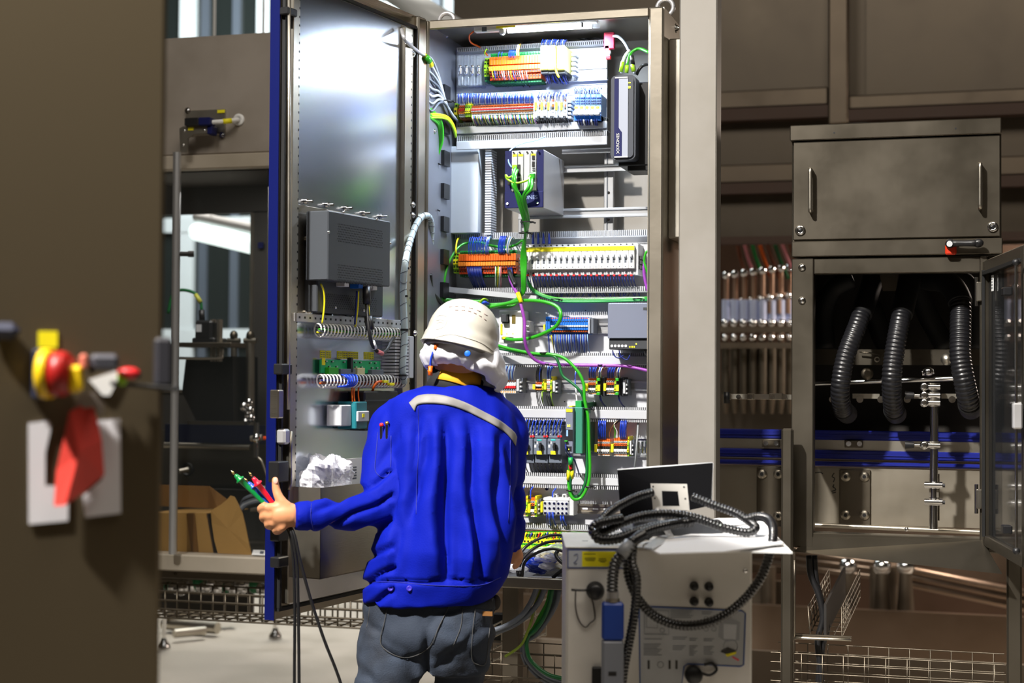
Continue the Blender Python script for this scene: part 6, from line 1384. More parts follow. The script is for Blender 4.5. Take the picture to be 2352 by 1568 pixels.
m.add(v+[c_]+bk,[(i,(i+1)%n,n) for i in range(n)]+[(n+1+(i+1)%n,n+1+i,2*n+1) for i in range(n)]+[((i+1)%n,i,n+1+i,n+1+(i+1)%n) for i in range(n)],cbm); m.build('torn_flap',bx_)
m=MB(); m.prism([P3(428,1180,Yc-.001),P3(447,1180,Yc-.001),P3(455,1268,Yc-.001),P3(440,1268,Yc-.001)],(0,.003,0),mat('brown_packing_tape',(120,84,40),.3)); m.build('packing_tape',bx_)
for k in range(5):
    single(MB().tube([P3(545+k*2,1182-k*5,Yc+.05+k*.01),P3(565,1160-k*4,Yc+.06),P3(595,1148-k*4+3,Yc+.06),P3(640,1150-k*3,Yc+.06)],.0085,[greyd,wgrey,greyd,B,greyd][k],8,6),'coiled_hose','grey hose loop lying beside the torn carton in the left machine','hose','coiled grey hoses beside the carton')
m=MB(); lp_(m,575,1168,640,1176,Y+.2,.25,steelv); single(m,'shelf_plate','bright shelf edge right of the torn carton behind the glass','shelf')
m=MB(); m.prism([P3(578,1274,Y-.01),P3(582,1263,Y+.05),P3(640,1266,Y+.05),P3(640,1277,Y-.01)],(0,0,.002),paper); m.prism([P3(596,1272,Y+.0)+Vector((0,0,.003)),P3(598,1267,Y+.03)+Vector((0,0,.003)),P3(606,1268,Y+.03)+Vector((0,0,.003)),P3(604,1272,Y+.0)+Vector((0,0,.003))],(0,0,.001),greyd); single(m,'paper_note','white paper note lying on the sill right of the carton','paper')
# ------------------------------------------------------------------ wire mesh tray under the left machine
def wire_tray(name,label,x0,x1,z0,z1_,ya,yb,nv,hs,r=.0022,mt_=steelv,rows=2):
    o=thing(name,label,'wire tray',((x0+x1)/2,(ya+yb)/2,z0))
    m=MB()
    for y in (ya,yb):
        for k in range(hs): z=z0+(z1_-z0)*k/(hs-1); m.cyl((x0,y,z),(x1,y,z),r,mt_,n=6)
    for k in range(1,rows+1): y=ya+(yb-ya)*k/(rows+1); m.cyl((x0,y,z0),(x1,y,z0),r,mt_,n=6)
    m.build('long_wire',o)
    m=MB()
    for i in range(nv):
        x=x0+(i+.5)*(x1-x0)/nv; m.tube([(x,ya,z1_),(x,ya,z0),(x,yb,z0),(x,yb,z1_)],r,mt_,6,0)
    m.build('cross_wire',o); return o
Z=lambda px,py,Y_: at_y(px,py,Y_).z
wire_tray('wire_mesh_tray','wire mesh tray under the left machine and the open door',at_y(150,1400,.8).x,at_y(1000,1400,.8).x,Z(560,1428,.8),Z(560,1366,.8),.8,1.0,30,4,.004,steeld)
m=MB(); a=rect(150,1338,1000,1362,Y+.7); m.bx(a[0],a[1],Y+.7,Y+.74,a[2],a[3],steeld); single(m,'base_beam','dark beam under the left machine behind the wire tray','beam')
# chrome fittings and legs below
for i in range(22):
    px=385+i*11+rnd.uniform(-3,3); p=P3(px,1345+rnd.uniform(-8,10),Y+.5); r_=rnd.uniform(.018,.034)
    single(MB().ell(p,(r_,r_*.8,r_*rnd.uniform(.7,1.3)),[chrome,steelv,galv,mat('glass_green_fitting',(40,110,70),.3)][0 if i%6 else 3],None,12,8),'pipe_fitting','shiny round pipe fitting under the left machine, above the wire tray','fitting','pipe fittings under the left machine')
def mfoot(px,py,lb,Y_=None):
    p=at_z(px,py,.0); o=thing('machine_foot',lb,'foot',(p.x,p.y,0))
    m=MB(); m.lathe((p.x,p.y,0),(0,0,1),[(0,0),(.038,0),(.040,.008),(.032,.026),(.018,.045),(.014,.06),(0,.06)],chrome,20); m.build('foot_plate',o)
    m=MB(); m.cyl((p.x,p.y,.05),(p.x,p.y,.34),.012,chrome); m.build('threaded_rod',o)
    m=MB(); m.bx(p.x-.03,p.x+.03,p.y-.03,p.y+.03,.33,.62,steeld); m.build('leg_tube',o)
mfoot(632,1466,'chrome machine foot on the floor below the blue door edge'); mfoot(376,1490,'chrome machine foot on the floor beside the blurred foreground panel'); mfoot(880,1475,'chrome machine foot behind the person')
# pipes lying near the floor
for i,(a,b) in enumerate((((380,1405),(540,1395)),((375,1432),(500,1442)),((400,1455),(470,1448)))):
    m=MB(); m.cyl(at_z(*a,.12) if i==0 else at_z(*a,.05),at_z(*b,.12) if i==0 else at_z(*b,.05),.045-.01*i,steelv,n=14); single(m,'floor_pipe',['upper','middle','lowest'][i]+' steel pipe lying near the floor under the left machine','pipe')

# ================================================================== blurred foreground panel
FD=2.35
fr=ray(190,784); fr.z=0; frn=-fr.normalized(); 
ang=math.atan2(frn.y,frn.x)+math.pi/2+math.radians(4)     # local -y faces the camera
FM=Matrix.Translation(dp(375,784,FD))@Matrix.Rotation(ang,4,'Z'); FI=FM.inverted(); FNn=FM.to_3x3()@Vector((0,-1,0))
def fl(px,py,off=0.):   # off towards the camera
    r=ray(px,py); o=FM@Vector((0,-off,0)); t=(o-CAMP).dot(FNn)/r.dot(FNn); return FI@(CAMP+r*t)
def fmb(): m=MB(); m.x=FM; return m
fp_m=mat('olive_grey_sheet',(114,102,81),.42,.8,.03,4,(1,1,.1))
c=FM@Vector((-.4,.2,0)); 
fp=thing('foreground_cabinet','large out of focus steel cabinet side in the left foreground','cabinet',(c.x,c.y,0),ang)
zz=-CAMP.z*0
m=fmb(); zoff=FM.translation.z
m.bx(-.9,0,0,.45,-zoff+.0,1.3,fp_m,.006); m.build('side_panel',fp)
for u in (-.26,):
    m=fmb(); m.bx(u-.002,u,-.004,0,-zoff,1.3,steeld); m.build('panel_seam',fp)
def fbox(name,label,cat,boxes,group=None):
    m=fmb()
    for (x0,y0,x1,y1,o0,o1,mm,bv) in boxes:
        a=fl(x0,y0,o1); b=fl(x1,y1,o1); m.bx(a.x,b.x,-o1,-o0,b.z,a.z,mm,bv)
    return single(m,name,label,cat,group)
dgm=mat('navy_switch_housing',(38,42,62),.45)
sw=thing('main_switch','blurred red and yellow rotary main switch in a navy housing on the foreground panel','switch',tuple(FM@fl(150,920,0)),ang)
def fpart(parent,name,fn): m=fmb(); fn(m); return m.build(name,parent)
def bxx(m,x0,y0,x1,y1,o0,o1,mm,bv=.002): a=fl(x0,y0,o1); b=fl(x1,y1,o1); m.bx(a.x,b.x,-o1,-o0,b.z,a.z,mm,bv)
fpart(sw,'housing',lambda m: bxx(m,76,800,112,918,0,.05,dgm,.004))
p=fl(138,858,.03); q=fl(150,858,.06)
fpart(sw,'yellow_plate',lambda m: m.lathe(fl(104,858,.05),(1,-.42,0),[(0,-.004),(.036,-.004),(.036,.010),(.0,.010)],mat('switch_yellow',(240,200,20),.4),28))
fpart(sw,'red_dial',lambda m: m.lathe(fl(104,858,.05),(1,-.42,0),[(0,.010),(.032,.010),(.033,.026),(.028,.036),(0,.038)],mat('switch_red',(160,22,18),.4),28))
fpart(sw,'yellow_grip',lambda m: bxx(m,156,838,192,902,.045,.075,mat('switch_yellow',(240,200,20),.4),.006))
fpart(sw,'top_bracket',lambda m: bxx(m,186,812,202,848,.03,.08,mat('salmon_bracket',(200,110,90),.5),.004))
fbox('yellow_label','blurred square yellow label above the main switch','label',[(88,760,132,798,0,.003,yellow,0)])
fbox('padlock','dark padlock beside the blurred main switch','padlock',[(210,812,274,852,.04,.07,mat('padlock_grey',(84,84,92),.4,.5),.006),(206,812,220,860,.03,.05,B,.004)])
fbox('black_latch','black rectangular latch at the right edge of the foreground panel','latch',[(357,774,396,888,-.02,.022,mat('latch_black',(46,46,52),.45),.005)])
fbox('dark_handle','dark rounded handle at the far left edge of the foreground panel','handle',[(-30,738,48,780,0,.03,dgm,.012)])
m=fmb(); m.tube([fl(255,880,.03),fl(310,884,.02),fl(360,889,.02),fl(410,894,.02)],.0035,B,8,3); single(m,'black_cable','thin black cord running from the switch to the right panel edge','cord')
m=fmb(); m.ell(fl(296,857,.03),(.017,.012,.009),red,None,14,8); m.ell(fl(312,860,.03),(.008,.008,.007),B,None,10,6); m.ell(fl(281,868,.03),(.008,.007,.012),lime,None,10,6); single(m,'seal_clip','red and yellow green seal clip right of the blurred main switch','clip')
for (pl,mm,lb) in (([(204,872),(266,852),(276,860),(252,908),(236,908)],paper,'folded white tag end above the red tag'),([(65,972),(112,966),(118,978),(104,1040),(104,1115),(158,1118),(156,1196),(66,1204)],mat('grey_white_paper',(222,220,224),.8),'left blurred white paper sheet on the foreground panel'),([(196,968),(276,962),(278,1178),(196,1188),(190,1140),(236,1100)],mat('grey_white_paper',(222,220,224),.8),'right blurred white paper sheet on the foreground panel')):
    m=fmb(); m.prism([fl(a,b,.006) for a,b in pl],(0,.003,0),mm); single(m,'white_tag' if 'tag' in lb else 'paper_sheet',lb,'paper')
m=fmb(); rt=[(160,944),(206,924),(218,940),(234,1010),(240,1090),(196,1128),(150,1160),(124,1162),(130,1080),(150,990)]
vv=[fl(a,b,.03+.010*math.sin(a*.07+b*.03)) for a,b in rt]; c_=fl(182,1040,.045); n=len(vv); m.add(vv+[c_]+[p+Vector((0,.004,0)) for p in vv]+[c_+Vector((0,.004,0))],[(i,(i+1)%n,n) for i in range(n)]+[(n+1+(i+1)%n,n+1+i,2*n+1) for i in range(n)]+[((i+1)%n,i,n+1+i,n+1+(i+1)%n) for i in range(n)],mat('red_warning_tag',(225,70,60),.5,coat=.3)); single(m,'red_tag','blurred red warning tag hanging from the main switch','tag')
m=fmb(); m.prism([fl(a,b,.028) for a,b in [(165,940),(185,905),(215,900),(240,925),(236,960),(216,935)]],(0,.003,0),mat('grey_tag_sleeve',(150,140,132),.6)); single(m,'tag_sleeve','grey sleeve above the blurred red warning tag','sleeve')
# ================================================================== grey column
a=at_y(1558,700,-.02); b=at_y(1645,700,-.02)
m=MB(); m.bx(a.x,b.x,-.02,.07,0,4.2,pillarm,.004); 
single(m,'steel_column','plain grey square steel column right of the switch cabinet','column')
# ================================================================== right enclosure
Y=.35
def R(x0,y0,x1,y1,Yf=Y): return rect(x0,y0,x1,y1,Yf)
EN=thing('filler_enclosure','stainless enclosure with handled door on top and open window full of black hoses, at right','enclosure',(at_y(2060,1200,Y).x,Y,R(1830,1200,2300,1262)[2]))
zY=lambda py,px=2060,Yf=Y: at_y(px,py,Yf).z
xY=lambda px,py=784,Yf=Y: at_y(px,py,Yf).x
XL,XR_=xY(1819,450),xY(2300,450)
es=mat('enclosure_steel',(96,90,80),.38,.9,.05,24,(1,1,.3),.08)
m=MB(); m.bx(XL,XR_,Y,Y+.5,zY(585),zY(282),es,.003); m.build('top_box',EN)
m=MB(); m.bx(XL-.004,XR_,Y-.03,Y+.5,zY(318),zY(282),es,.003); m.build('top_cap',EN)
m=MB(); m.bx(XL+.006,XR_-.003,Y-.024,Y-.002,zY(549),zY(321),es,.003); m.build('hatch_door',EN).name='hatch_door'
hd_=bpy.data.objects['hatch_door']
m=MB()
for px,y0_,y1_ in ((1863,392,486),(2251,380,478)):
    p=at_y(px,y0_,Y-.024); q=at_y(px,y1_,Y-.024); e=Vector((0,-.03,0)); m.tube([p,p+e*.8,p+e+Vector((0,0,-.008)),q+e+Vector((0,0,.008)),q+e*.8,q],.0068,steelv,10,3)
m.build('pull_handle',hd_)
m=MB()
for px,py in ((1838,529),(2280,521)):
    p=at_y(px,py,Y-.024); m.lathe(p,FRONT,[(.0165,0),(.0165,.004),(.013,.007),(.008,.007),(.007,.003),(0,.003)],chrome,22); m.cyl(p+FRONT*.003,p+FRONT*.006,.0045,B,n=3)
m.build('quarter_turn_lock',hd_)
m=MB(); 
for px,py in ((1916,305),(2195,295)): p=at_y(px,py,Y-.03); m.cyl(p,p+FRONT*.0006,.003,B,n=10)
m.build('drill_hole',EN)
m=MB(); m.bx(XL+.002,XR_+.003,Y-.03,Y+.03,zY(588),zY(552),es,.003); m.build('front_rail',EN)
sh=thing('rotary_handle','black lever handle on a red base on the front rail of the right enclosure','handle',tuple(at_y(2184,580,Y-.03)))
m=MB(); a=R(2171,552,2197,585,Y-.045); m.bx(a[0],a[1],Y-.05,Y-.03,a[2],a[3],mat('orange_red_base',(205,50,16),.4),.004); m.build('red_base',sh)
m=MB(); p=at_y(2182,559,Y-.06); q=at_y(2247,558,Y-.065); m.tube([p,p.lerp(q,.5),q],.0125,B,10,2,rf=lambda t,l:1-.25*math.sin(t*3.1)); m.ell(q,(.016,.012,.014),B); m.ell(p,(.015,.013,.015),B); m.build('lever',sh)
m=MB(); p=at_y(2181,560,Y-.073); m.cyl(p,p+FRONT*.003,.009,greyl,n=20); m.build('cap',sh)
# opening frame
m=MB(); m.bx(XL+.002,xY(1870,900),Y-.025,Y+.04,zY(1262),zY(592),es,.003); m.build('frame_post',EN)
m=MB(); m.bx(xY(1870,610),xY(2256,610),Y-.02,Y+.04,zY(628),zY(592),es,.003); m.build('frame_head',EN)
m=MB(); m.bx(xY(2250,900),xY(2268,900),Y-.025,Y+.04,zY(1262),zY(592),es,.003); m.build('frame_post',EN)
m=MB(); m.bx(xY(2268,600),XR_+.002,Y-.01,Y+.04,zY(1262),zY(592),es,.003); m.build('frame_post',EN)
m=MB(); m.bx(xY(1868,1240),xY(2262,1240),Y-.022,Y+.04,zY(1240),zY(1228),es,.002); m.build('frame_sill',EN)
m=MB()
for px,py in ((1842,614),(1842,690),(2272,603)): dome(m,at_y(px,py,Y-.025),FRONT,.0125)
for py in (616,681,744): bolt(m,Vector((XL+.002,Y+.005,zY(py))),(-1,0,0),.007)
m.build('dome_bolt',EN)
# slanted drip sheet
m=MB(); P_=lambda px,py,Yf=Y: at_y(px,py,Yf)
q=[P_(1822,1266,Y-.025),P_(1868,1232,Y-.024),P_(2256,1240,Y-.024),P_(2302,1318,Y-.19)]
bk=[p+Vector((0,.012,.0)) for p in q]; m.add(q+bk,[(0,3,2,1),(4,5,6,7),(0,1,5,4),(1,2,6,5),(2,3,7,6),(3,0,4,7)],es); m.build('drip_sheet',EN)
# dark interior
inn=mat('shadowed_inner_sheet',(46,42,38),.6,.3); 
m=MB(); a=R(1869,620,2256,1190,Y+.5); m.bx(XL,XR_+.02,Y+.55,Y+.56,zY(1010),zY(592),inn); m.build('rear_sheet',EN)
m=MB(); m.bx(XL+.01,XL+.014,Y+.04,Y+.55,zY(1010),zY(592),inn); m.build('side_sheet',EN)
m=MB(); a=rect(1872,802,2262,838,Y+.28); m.bx(a[0],a[1],Y+.28,Y+.29,a[2],a[3],es); m.build('cross_plate',EN)
m=MB(); a=rect(2020,628,2062,668,Y+.2); m.prism([P_(2020,628,Y+.2),P_(2064,628,Y+.2),P_(2058,668,Y+.2),P_(2028,668,Y+.2)],(0,.02,0),es); m.build('hose_bracket',EN)
# hoses
rub=mat('black_corrugated_hose',(24,24,27),.33)
def hose(pts,r,lb,pitch=.0128,amp=.10,cuff=None,group='corrugated black hoses in the right enclosure'):
    o=thing('corrugated_hose',lb,'hose',tuple(pts[-1]),0,group)
    P2=smooth_path(pts,40); m=MB(); m.tube(P2,r,rub,20,0,rf=lambda t,l:1+amp*(abs(math.sin(math.pi*l/pitch))-.5)); m.build('hose_wall',o)
    if cuff:
        i=int(len(P2)*.30); MB().tube(P2[:i],r*1.18,blackm,20,0).build('cuff',o); MB().tube(P2[-int(len(P2)*.14):],r*1.12,blackm,20,0).build('cuff',o)
    return o
hose([P_(2010,620,Y+.3),P_(1996,670,Y+.22),P_(1972,740,Y+.12),P_(1942,820,Y+.08),P_(1930,890,Y+.08),P_(1934,935,Y+.14),P_(1946,950,Y+.25)],.030,'left of the three ribbed black hoses inside the right enclosure',cuff=1)
hose([P_(2096,620,Y+.3),P_(2083,670,Y+.22),P_(2067,740,Y+.13),P_(2053,820,Y+.10),P_(2048,880,Y+.10),P_(2052,935,Y+.16),P_(2058,950,Y+.25)],.031,'middle of the three ribbed black hoses inside the right enclosure',cuff=1)
hose([P_(2130,640,Y+.3),P_(2175,648,Y+.22),P_(2204,690,Y+.16),P_(2206,760,Y+.12),P_(2206,820,Y+.10),P_(2216,880,Y+.10),P_(2226,925,Y+.14),P_(2230,938,Y+.22)],.033,'right of the three ribbed black hoses inside the right enclosure',cuff=1)
for i,pts in enumerate(([(1960,640),(1912,665),(1892,720),(1895,800)],[(2000,700),(2030,780),(2060,830)],[(2100,640),(2130,720),(2175,800)],[(2140,640),(2215,650),(2245,720),(2240,800)])):
    single(MB().tube([P_(x,y,Y+.42) for x,y in pts],.036,blackm,14,6,rf=lambda t,l:1+.06*(abs(math.sin(l*240))-.5)),'rear_hose',['leftmost','second','third','rightmost'][i]+' dark hose in the shade behind the ribbed hoses','hose','dark rear hoses')
# rods, clamps
gr=thing('guide_rod','horizontal shiny rod crossing behind the ribbed hoses','rod',tuple(P_(2060,870,Y+.25)))
m=MB(); m.cyl(P_(1872,880,Y+.30),P_(2215,868,Y+.25),.0085,chrome); m.build('rod',gr)
m=MB(); m.cyl(P_(2118,856,Y+.24),P_(2145,852,Y+.24),.010,chrome); m.ell(P_(2132,853,Y+.235),(.018,.015,.015),chrome); m.lathe(P_(1992,858,Y+.26),FRONT,[(.02,0),(.02,.01),(.01,.012),(0,.012)],steeld,16); m.build('rod_clamp',gr)
gb=thing('guard_bracket','flat guide bar with round ended bracket at nozzle height inside the right enclosure','bracket',tuple(P_(2040,912,Y+.2)))
m=MB()
for a_,b_ in ((1958,2020),(2088,2140),(2162,2200)): q=rect(a_,904,b_,915,Y+.2); m.bx(q[0],q[1],Y+.2,Y+.21,q[2],q[3],steelv)
m.build('bar',gb)
m=MB()
for px in (1912,1975,2023,2084,2187): bolt(m,P_(px,917,Y+.18),FRONT,.009)
m.build('bar_bolt',gb)
up=thing('upright_rod','tall shiny upright rod with clamps in the right enclosure window','rod',tuple(P_(2143,1214,Y+.15)))
m=MB(); m.cyl(P_(2146,880,Y+.15),P_(2144,1214,Y+.15),.0135,chrome,n=20); m.build('rod',up)
def clampr(py,knob=False):
    m=MB(); p=P_(2145,py,Y+.15); m.cyl(p-Vector((0,0,.012)),p+Vector((0,0,.012)),.019,steelv); m.cyl(p+Vector((-.032,-.012,0)),p+Vector((.02,-.012,0)),.009,chrome); m.lathe(p+Vector((-.03,-.014,0)),FRONT,[(.014,0),(.014,.012),(.008,.014),(0,.014)],chrome,16)
    if knob: m.cyl(p+Vector((-.06,-.012,0)),p+Vector((-.03,-.012,0)),.005,chrome); m.cyl(p+Vector((-.09,-.012,0)),p+Vector((-.062,-.012,0)),.014,B,r2=.010,n=8)
    m.build('clamp',up)
clampr(888); clampr(908,True); clampr(1022,True); clampr(925)
m=MB()
for py in (1114,1153):
    p=P_(2144,py,Y+.13); m.cyl(p+Vector((-.028,0,0)),p+Vector((.028,0,0)),.011,chrome); m.cyl(p+Vector((.028,0,0)),p+Vector((.036,0,0)),.006,B)
q=rect(2134,1088,2158,1195,Y+.16); m.bx(q[0],q[1],Y+.16,Y+.17,q[2],q[3],steeld); q=rect(2134,1124,2156,1142,Y+.14); m.bx(q[0],q[1],Y+.14,Y+.16,q[2],q[3],steelv); m.build('mount_plate',up)
m=MB(); m.tube([P_(1974,808,Y+.26),P_(2015,813,Y+.26),P_(2018,822,Y+.26)],.003,steeld,6,3); p=P_(2014,825,Y+.26); m.lathe(p,FRONT,[(.010,0),(.010,.004),(.005,.004),(.005,0)],steelv,14); m.lathe(P_(2175,825,Y+.26),FRONT,[(.02,0),(.02,.006),(0,.008)],steelv,20); single(m,'lock_pin','wire lock pin and round cap on the cross plate inside the right enclosure','pin')
# ------------------------------------------------------------------ conveyor through the enclosure
Yv=Y+.34
cv=thing('conveyor','conveyor with royal blue guide rails and bolted steel side plates running through the right enclosure','conveyor',tuple(P_(2000,1205,Yv)))
navyg=mat('blue_guide_rail',(12,26,120),.4)
Xa,Xb=xY(1600,1000,Yv),xY(2460,1000,Yv); zc=lambda py: at_y(1900,py,Yv).z
for (y0_,y1_,dy) in ((988,1010,0),(1033,1053,-.01),(1059,1070,-.01)):
    m=MB(); m.bx(Xa,Xb,Yv+dy,Yv+dy+.03,zc(y1_),zc(y0_),navyg,.004); m.bx(Xa,Xb,Yv+dy-.004,Yv+dy,zc((y0_+y1_)/2)-.002,zc((y0_+y1_)/2)+.002,navyg); m.build('guide_rail',cv)
m=MB(); m.bx(Xa,Xb,Yv+.004,Yv+.02,zc(1033),zc(1010),steelv); m.bx(Xa,Xb,Yv+.004,Yv+.3,zc(1058),zc(1056),es); m.build('carrier_strip',cv)
cvp=mat('conveyor_side_steel',(158,150,136),.42,.75,.05,18,None,.1); m=MB(); m.bx(Xa,xY(1964,1100,Yv),Yv,Yv+.01,zc(1202),zc(1072),cvp); m.bx(xY(1965,1100,Yv),Xb,Yv,Yv+.01,zc(1202),zc(1072),cvp); m.build('side_plate',cv)
for (x0_,x1_,y0_,y1_) in ((1738,1800,1072,1210),(1928,2000,1078,1208)):
    q=rect(x0_,y0_,x1_,y1_,Yv-.006); m=MB(); m.bx(q[0],q[1],Yv-.008,Yv,q[2],q[3],steeld,.003); o=m.build('joint_plate',cv)
    for fx in (.2,.8):
        for py in (y0_+16,y1_-26): m=MB(); p=at_y(x0_+(x1_-x0_)*fx,py,Yv-.008); m.lathe(p,FRONT,[(.017,0),(.017,.003),(0,.003)],steel,20); m.cyl(p+FRONT*.003,p+FRONT*.010,.0105,steelv,n=6); m.cyl(p+FRONT*.010,p+FRONT*.013,.006,B,n=12); m.build('plate_bolt',o)
for (x0_,x1_,py) in ((1750,1790,1018),(1940,1981,1019)):
    q=rect(x0_,py-8,x1_,py+9,Yv-.02); m=MB(); m.bx(q[0],q[1],Yv-.02,Yv+.004,q[2],q[3],steeld,.002); p=at_y(x0_+9,py,Yv-.02); bolt(m,p,FRONT,.007); p=at_y(x1_-7,py,Yv-.02); bolt(m,p,FRONT,.007); m.build('rail_joint',cv)
m=MB(); ink=mat('marker_ink',(34,32,30),.8)
for st in ([(1916,1086),(1911,1094),(1917,1098),(1914,1107)],[(1915,1112),(1914,1120)],[(1910,1128),(1920,1124),(1912,1116)],[(1912,1132),(1920,1130)],[(1872,1086),(1884,1084),(1890,1088)]): m.tube([at_y(x,y,Yv-.0008) for x,y in st],.0016,ink,5,3)
m.build('handwriting',cv)
m=MB(); m.cyl(at_y(1869,1205,Yv-.1),at_y(2260,1222,Yv-.1),.008,steelv); m.ell(at_y(2082,1215,Yv-.11),(.007,.007,.008),chrome); single(m,'drip_rail','thin round rail above the sill of the right enclosure window','rail')
# bracket rail left of the enclosure
hrail=thing('side_guide','thin horizontal side guide with bolted blocks between the grey column and right enclosure','guide',tuple(P_(1740,911,Y+.1)))
q=rect(1664,905,1820,917,Y+.1); m=MB(); m.bx(q[0],q[1],Y+.1,Y+.112,q[2],q[3],steelv,.001); m.build('bar',hrail)
m=MB()
for x0_,x1_ in ((1664,1678),(1716,1732),(1766,1798)): a=rect(x0_,903,x1_,918,Y+.09); m.bx(a[0],a[1],Y+.09,Y+.11,a[2],a[3],steel,.002)
for px in (1670,1696,1723,1774,1802): bolt(m,P_(px,911,Y+.09),FRONT,.0065)
m.build('guide_block',hrail)
m=MB(); m.tube([P_(1669,900,Y+.085),P_(1669,926,Y+.085)],.010,B,8,0); m.build('knob',hrail)
# ------------------------------------------------------------------ open glass door at the far right
A_=at_y(2266,900,Y-.03); B_=dp(2420,900,3.95)
dd_=Vector((B_.x-A_.x,B_.y-A_.y,0)).normalized(); ga=math.atan2(dd_.y,dd_.x); GM=Matrix.Translation(Vector((A_.x,A_.y,0)))@Matrix.Rotation(ga,4,'Z'); GI=GM.inverted(); GN=GM.to_3x3()@Vector((0,1,0))
def gl(px,py,off=0.): r=ray(px,py); o=GM@Vector((0,off,0)); t=(o-CAMP).dot(GN)/r.dot(GN); return GI@(CAMP+r*t)
gd=thing('glazed_door','dark glazed door standing open',None,tuple(GM@Vector((0,0,0)))[:2]+(at_y(2266,1240,Y).z,),ga,None,EN)
zt=at_y(2266,600,Y-.03).z; zb=at_y(2266,1252,Y-.03).z; LD=.62
def gmb(): m=MB(); m.x=GM; return m
m=gmb(); m.bx(0,.035,-.012,.018,zb,zt,es,.003); m.bx(LD-.035,LD,-.012,.018,zb,zt,es,.003); m.bx(0.035,LD-.035,-.012,.018,zt-.04,zt,es,.003); m.bx(.035,LD-.035,-.012,.018,zb,zb+.035,es,.003); m.build('door_frame',gd)
m=gmb(); m.bx(.035,LD-.035,0,.005,zb+.035,zt-.04,mat('smoked_acrylic',(40,42,44),.08,alpha=.62)); m.build('pane',gd)
m=gmb(); s_=-1 if (GI@CAMP).y<0 else 1
m.bx(.03,.038,s_*.012,s_*.02,zb+.03,zt-.03,blackm); m.bx(.038,LD-.038,s_*.012,s_*.02,zt-.045,zt-.035,blackm); m.build('gasket',gd)
m=gmb()
for py in (670,1145): z=gl(2264,py).z; m.bx(-.018,.008,s_*.014,s_*.03,z-.03,z+.03,steelv,.003); m.cyl((-.005,s_*.03,z-.045),(-.005,s_*.03,z+.045),.006,chrome)
m.build('hinge',gd)
g1=gl(2338,605,s_*.03); g2=gl(2340,1280,s_*.03)
m=gmb(); u=g1.x; m.cyl((u,s_*.035,zb+.05),(u,s_*.035,zt-.05),.004,chrome); m.bx(u-.012,u+.012,s_*.02,s_*.045,gl(2338,940).z-.05,gl(2338,940).z+.02,galv,.004); m.ell((u,s_*.035,zt-.05),(.010,.010,.010),B); m.ell((u,s_*.035,zb+.05),(.010,.010,.010),B); m.build('lock_rod',gd)
m=gmb()
for py in (670,1215): q=gl(2338,py); m.bx(q.x-.01,q.x+.03,s_*.02,s_*.045,q.z-.012,q.z+.012,B,.003)
m.build('rod_guide',gd)
m=gmb(); q=gl(2280,650,s_*.006); m.bx(q.x-.012,q.x+.014,s_*.0055,s_*.0075,q.z-.024,q.z+.024,paper)
for k in range(4): m.bx(q.x-.009,q.x+.008,s_*.0075,s_*.008,q.z-.016+k*.009,q.z-.013+k*.009,greyd)
m.build('sticker',gd)
# ------------------------------------------------------------------ stand tubes
p=at_y(1807,1200,Y-.12); m=MB(); m.bx(p.x-.018,p.x+.018,Y-.12,Y-.08,0,at_y(1807,984,Y-.12).z,es,.006); single(m,'support_post','slim steel post standing in front of the left frame of the right enclosure','post')
p=at_y(2330,1400,Y-.1); m=MB(); m.bx(p.x-.022,p.x+.022,Y-.1,Y-.05,0,at_y(2330,1262,Y-.1).z,es,.006); single(m,'support_post','steel leg under the right end of the hopper sheet','post')
m=MB(); a=rect(1818,1262,1832,1300,Y); m.bx(a[0]-.01,a[1]-.01,Y,Y+.04,0,a[3],steeld); m.build('leg',EN)
# wire basket with cables on a bracket
hk=thing('basket_bracket','J shaped flat steel bracket carrying the small wire basket','bracket',tuple(P_(1826,1470,Y-.05)))
m=MB(); m.tube([P_(1824,1286,Y-.05),P_(1824,1455,Y-.05),P_(1830,1464,Y-.05),P_(1955,1469,Y-.05)],.0048,steelv,8,3); m.build('bracket_rod',hk)
m=MB(); a=rect(1826,1459,1955,1468,Y-.05); m.bx(a[0],a[1],Y-.05,Y-.03,a[2]+.004,a[3],steeld,.001); m.build('arm',hk)
bk=thing('wire_basket','small slanting wire basket with a dark plate inside, under the right enclosure','wire basket',tuple(P_(1900,1465,Y)))
m=MB(); dv=Vector((.03,.50,.075)); n=9
a0,a1,b0,b1=P_(1856,1392,Y-.03),P_(1858,1458,Y-.03),P_(1934,1462,Y-.03),P_(1933,1394,Y-.03)
for i in range(n+1):
    o_=dv*(i/n)*.9; m.tube([a0+o_,a1+o_+Vector((.004,0,0)),b0+o_,b1+o_],.0024,steeld,6,0)
for k in range(5):
    for (u_,w_) in ((a0,a1),(b1,b0)): s_p=u_.lerp(w_,k/4); m.cyl(s_p,s_p+dv*.9,.0022,steeld,n=6)
for k in range(1,4): s_p=a1.lerp(b0,k/4); m.cyl(s_p,s_p+dv*.9,.0022,steeld,n=6)
m.build('basket_wire',bk)
m=MB(); c0=a1.lerp(b0,.45); m.prism([c0,c0+Vector((0,0,.10)),c0+Vector((0,0,.10))+dv*.9,c0+dv*.9],(.008,0,0),mat('dark_divider',(30,27,25),.5)); m.build('divider',bk)
for i,pts in enumerate(([(1858,1275),(1862,1320),(1880,1365),(1890,1420),(1878,1470),(1884,1530),(1890,1620)],[(1870,1275),(1874,1330),(1886,1380),(1900,1440),(1890,1480),(1880,1560),(1880,1620)])):
    single(MB().tube([P_(x,y,Y+.02+.02*i) for x,y in pts],.010,B,8,5),'black_cable',['front','rear'][i]+' thick black cable passing down through the small wire basket','cable')
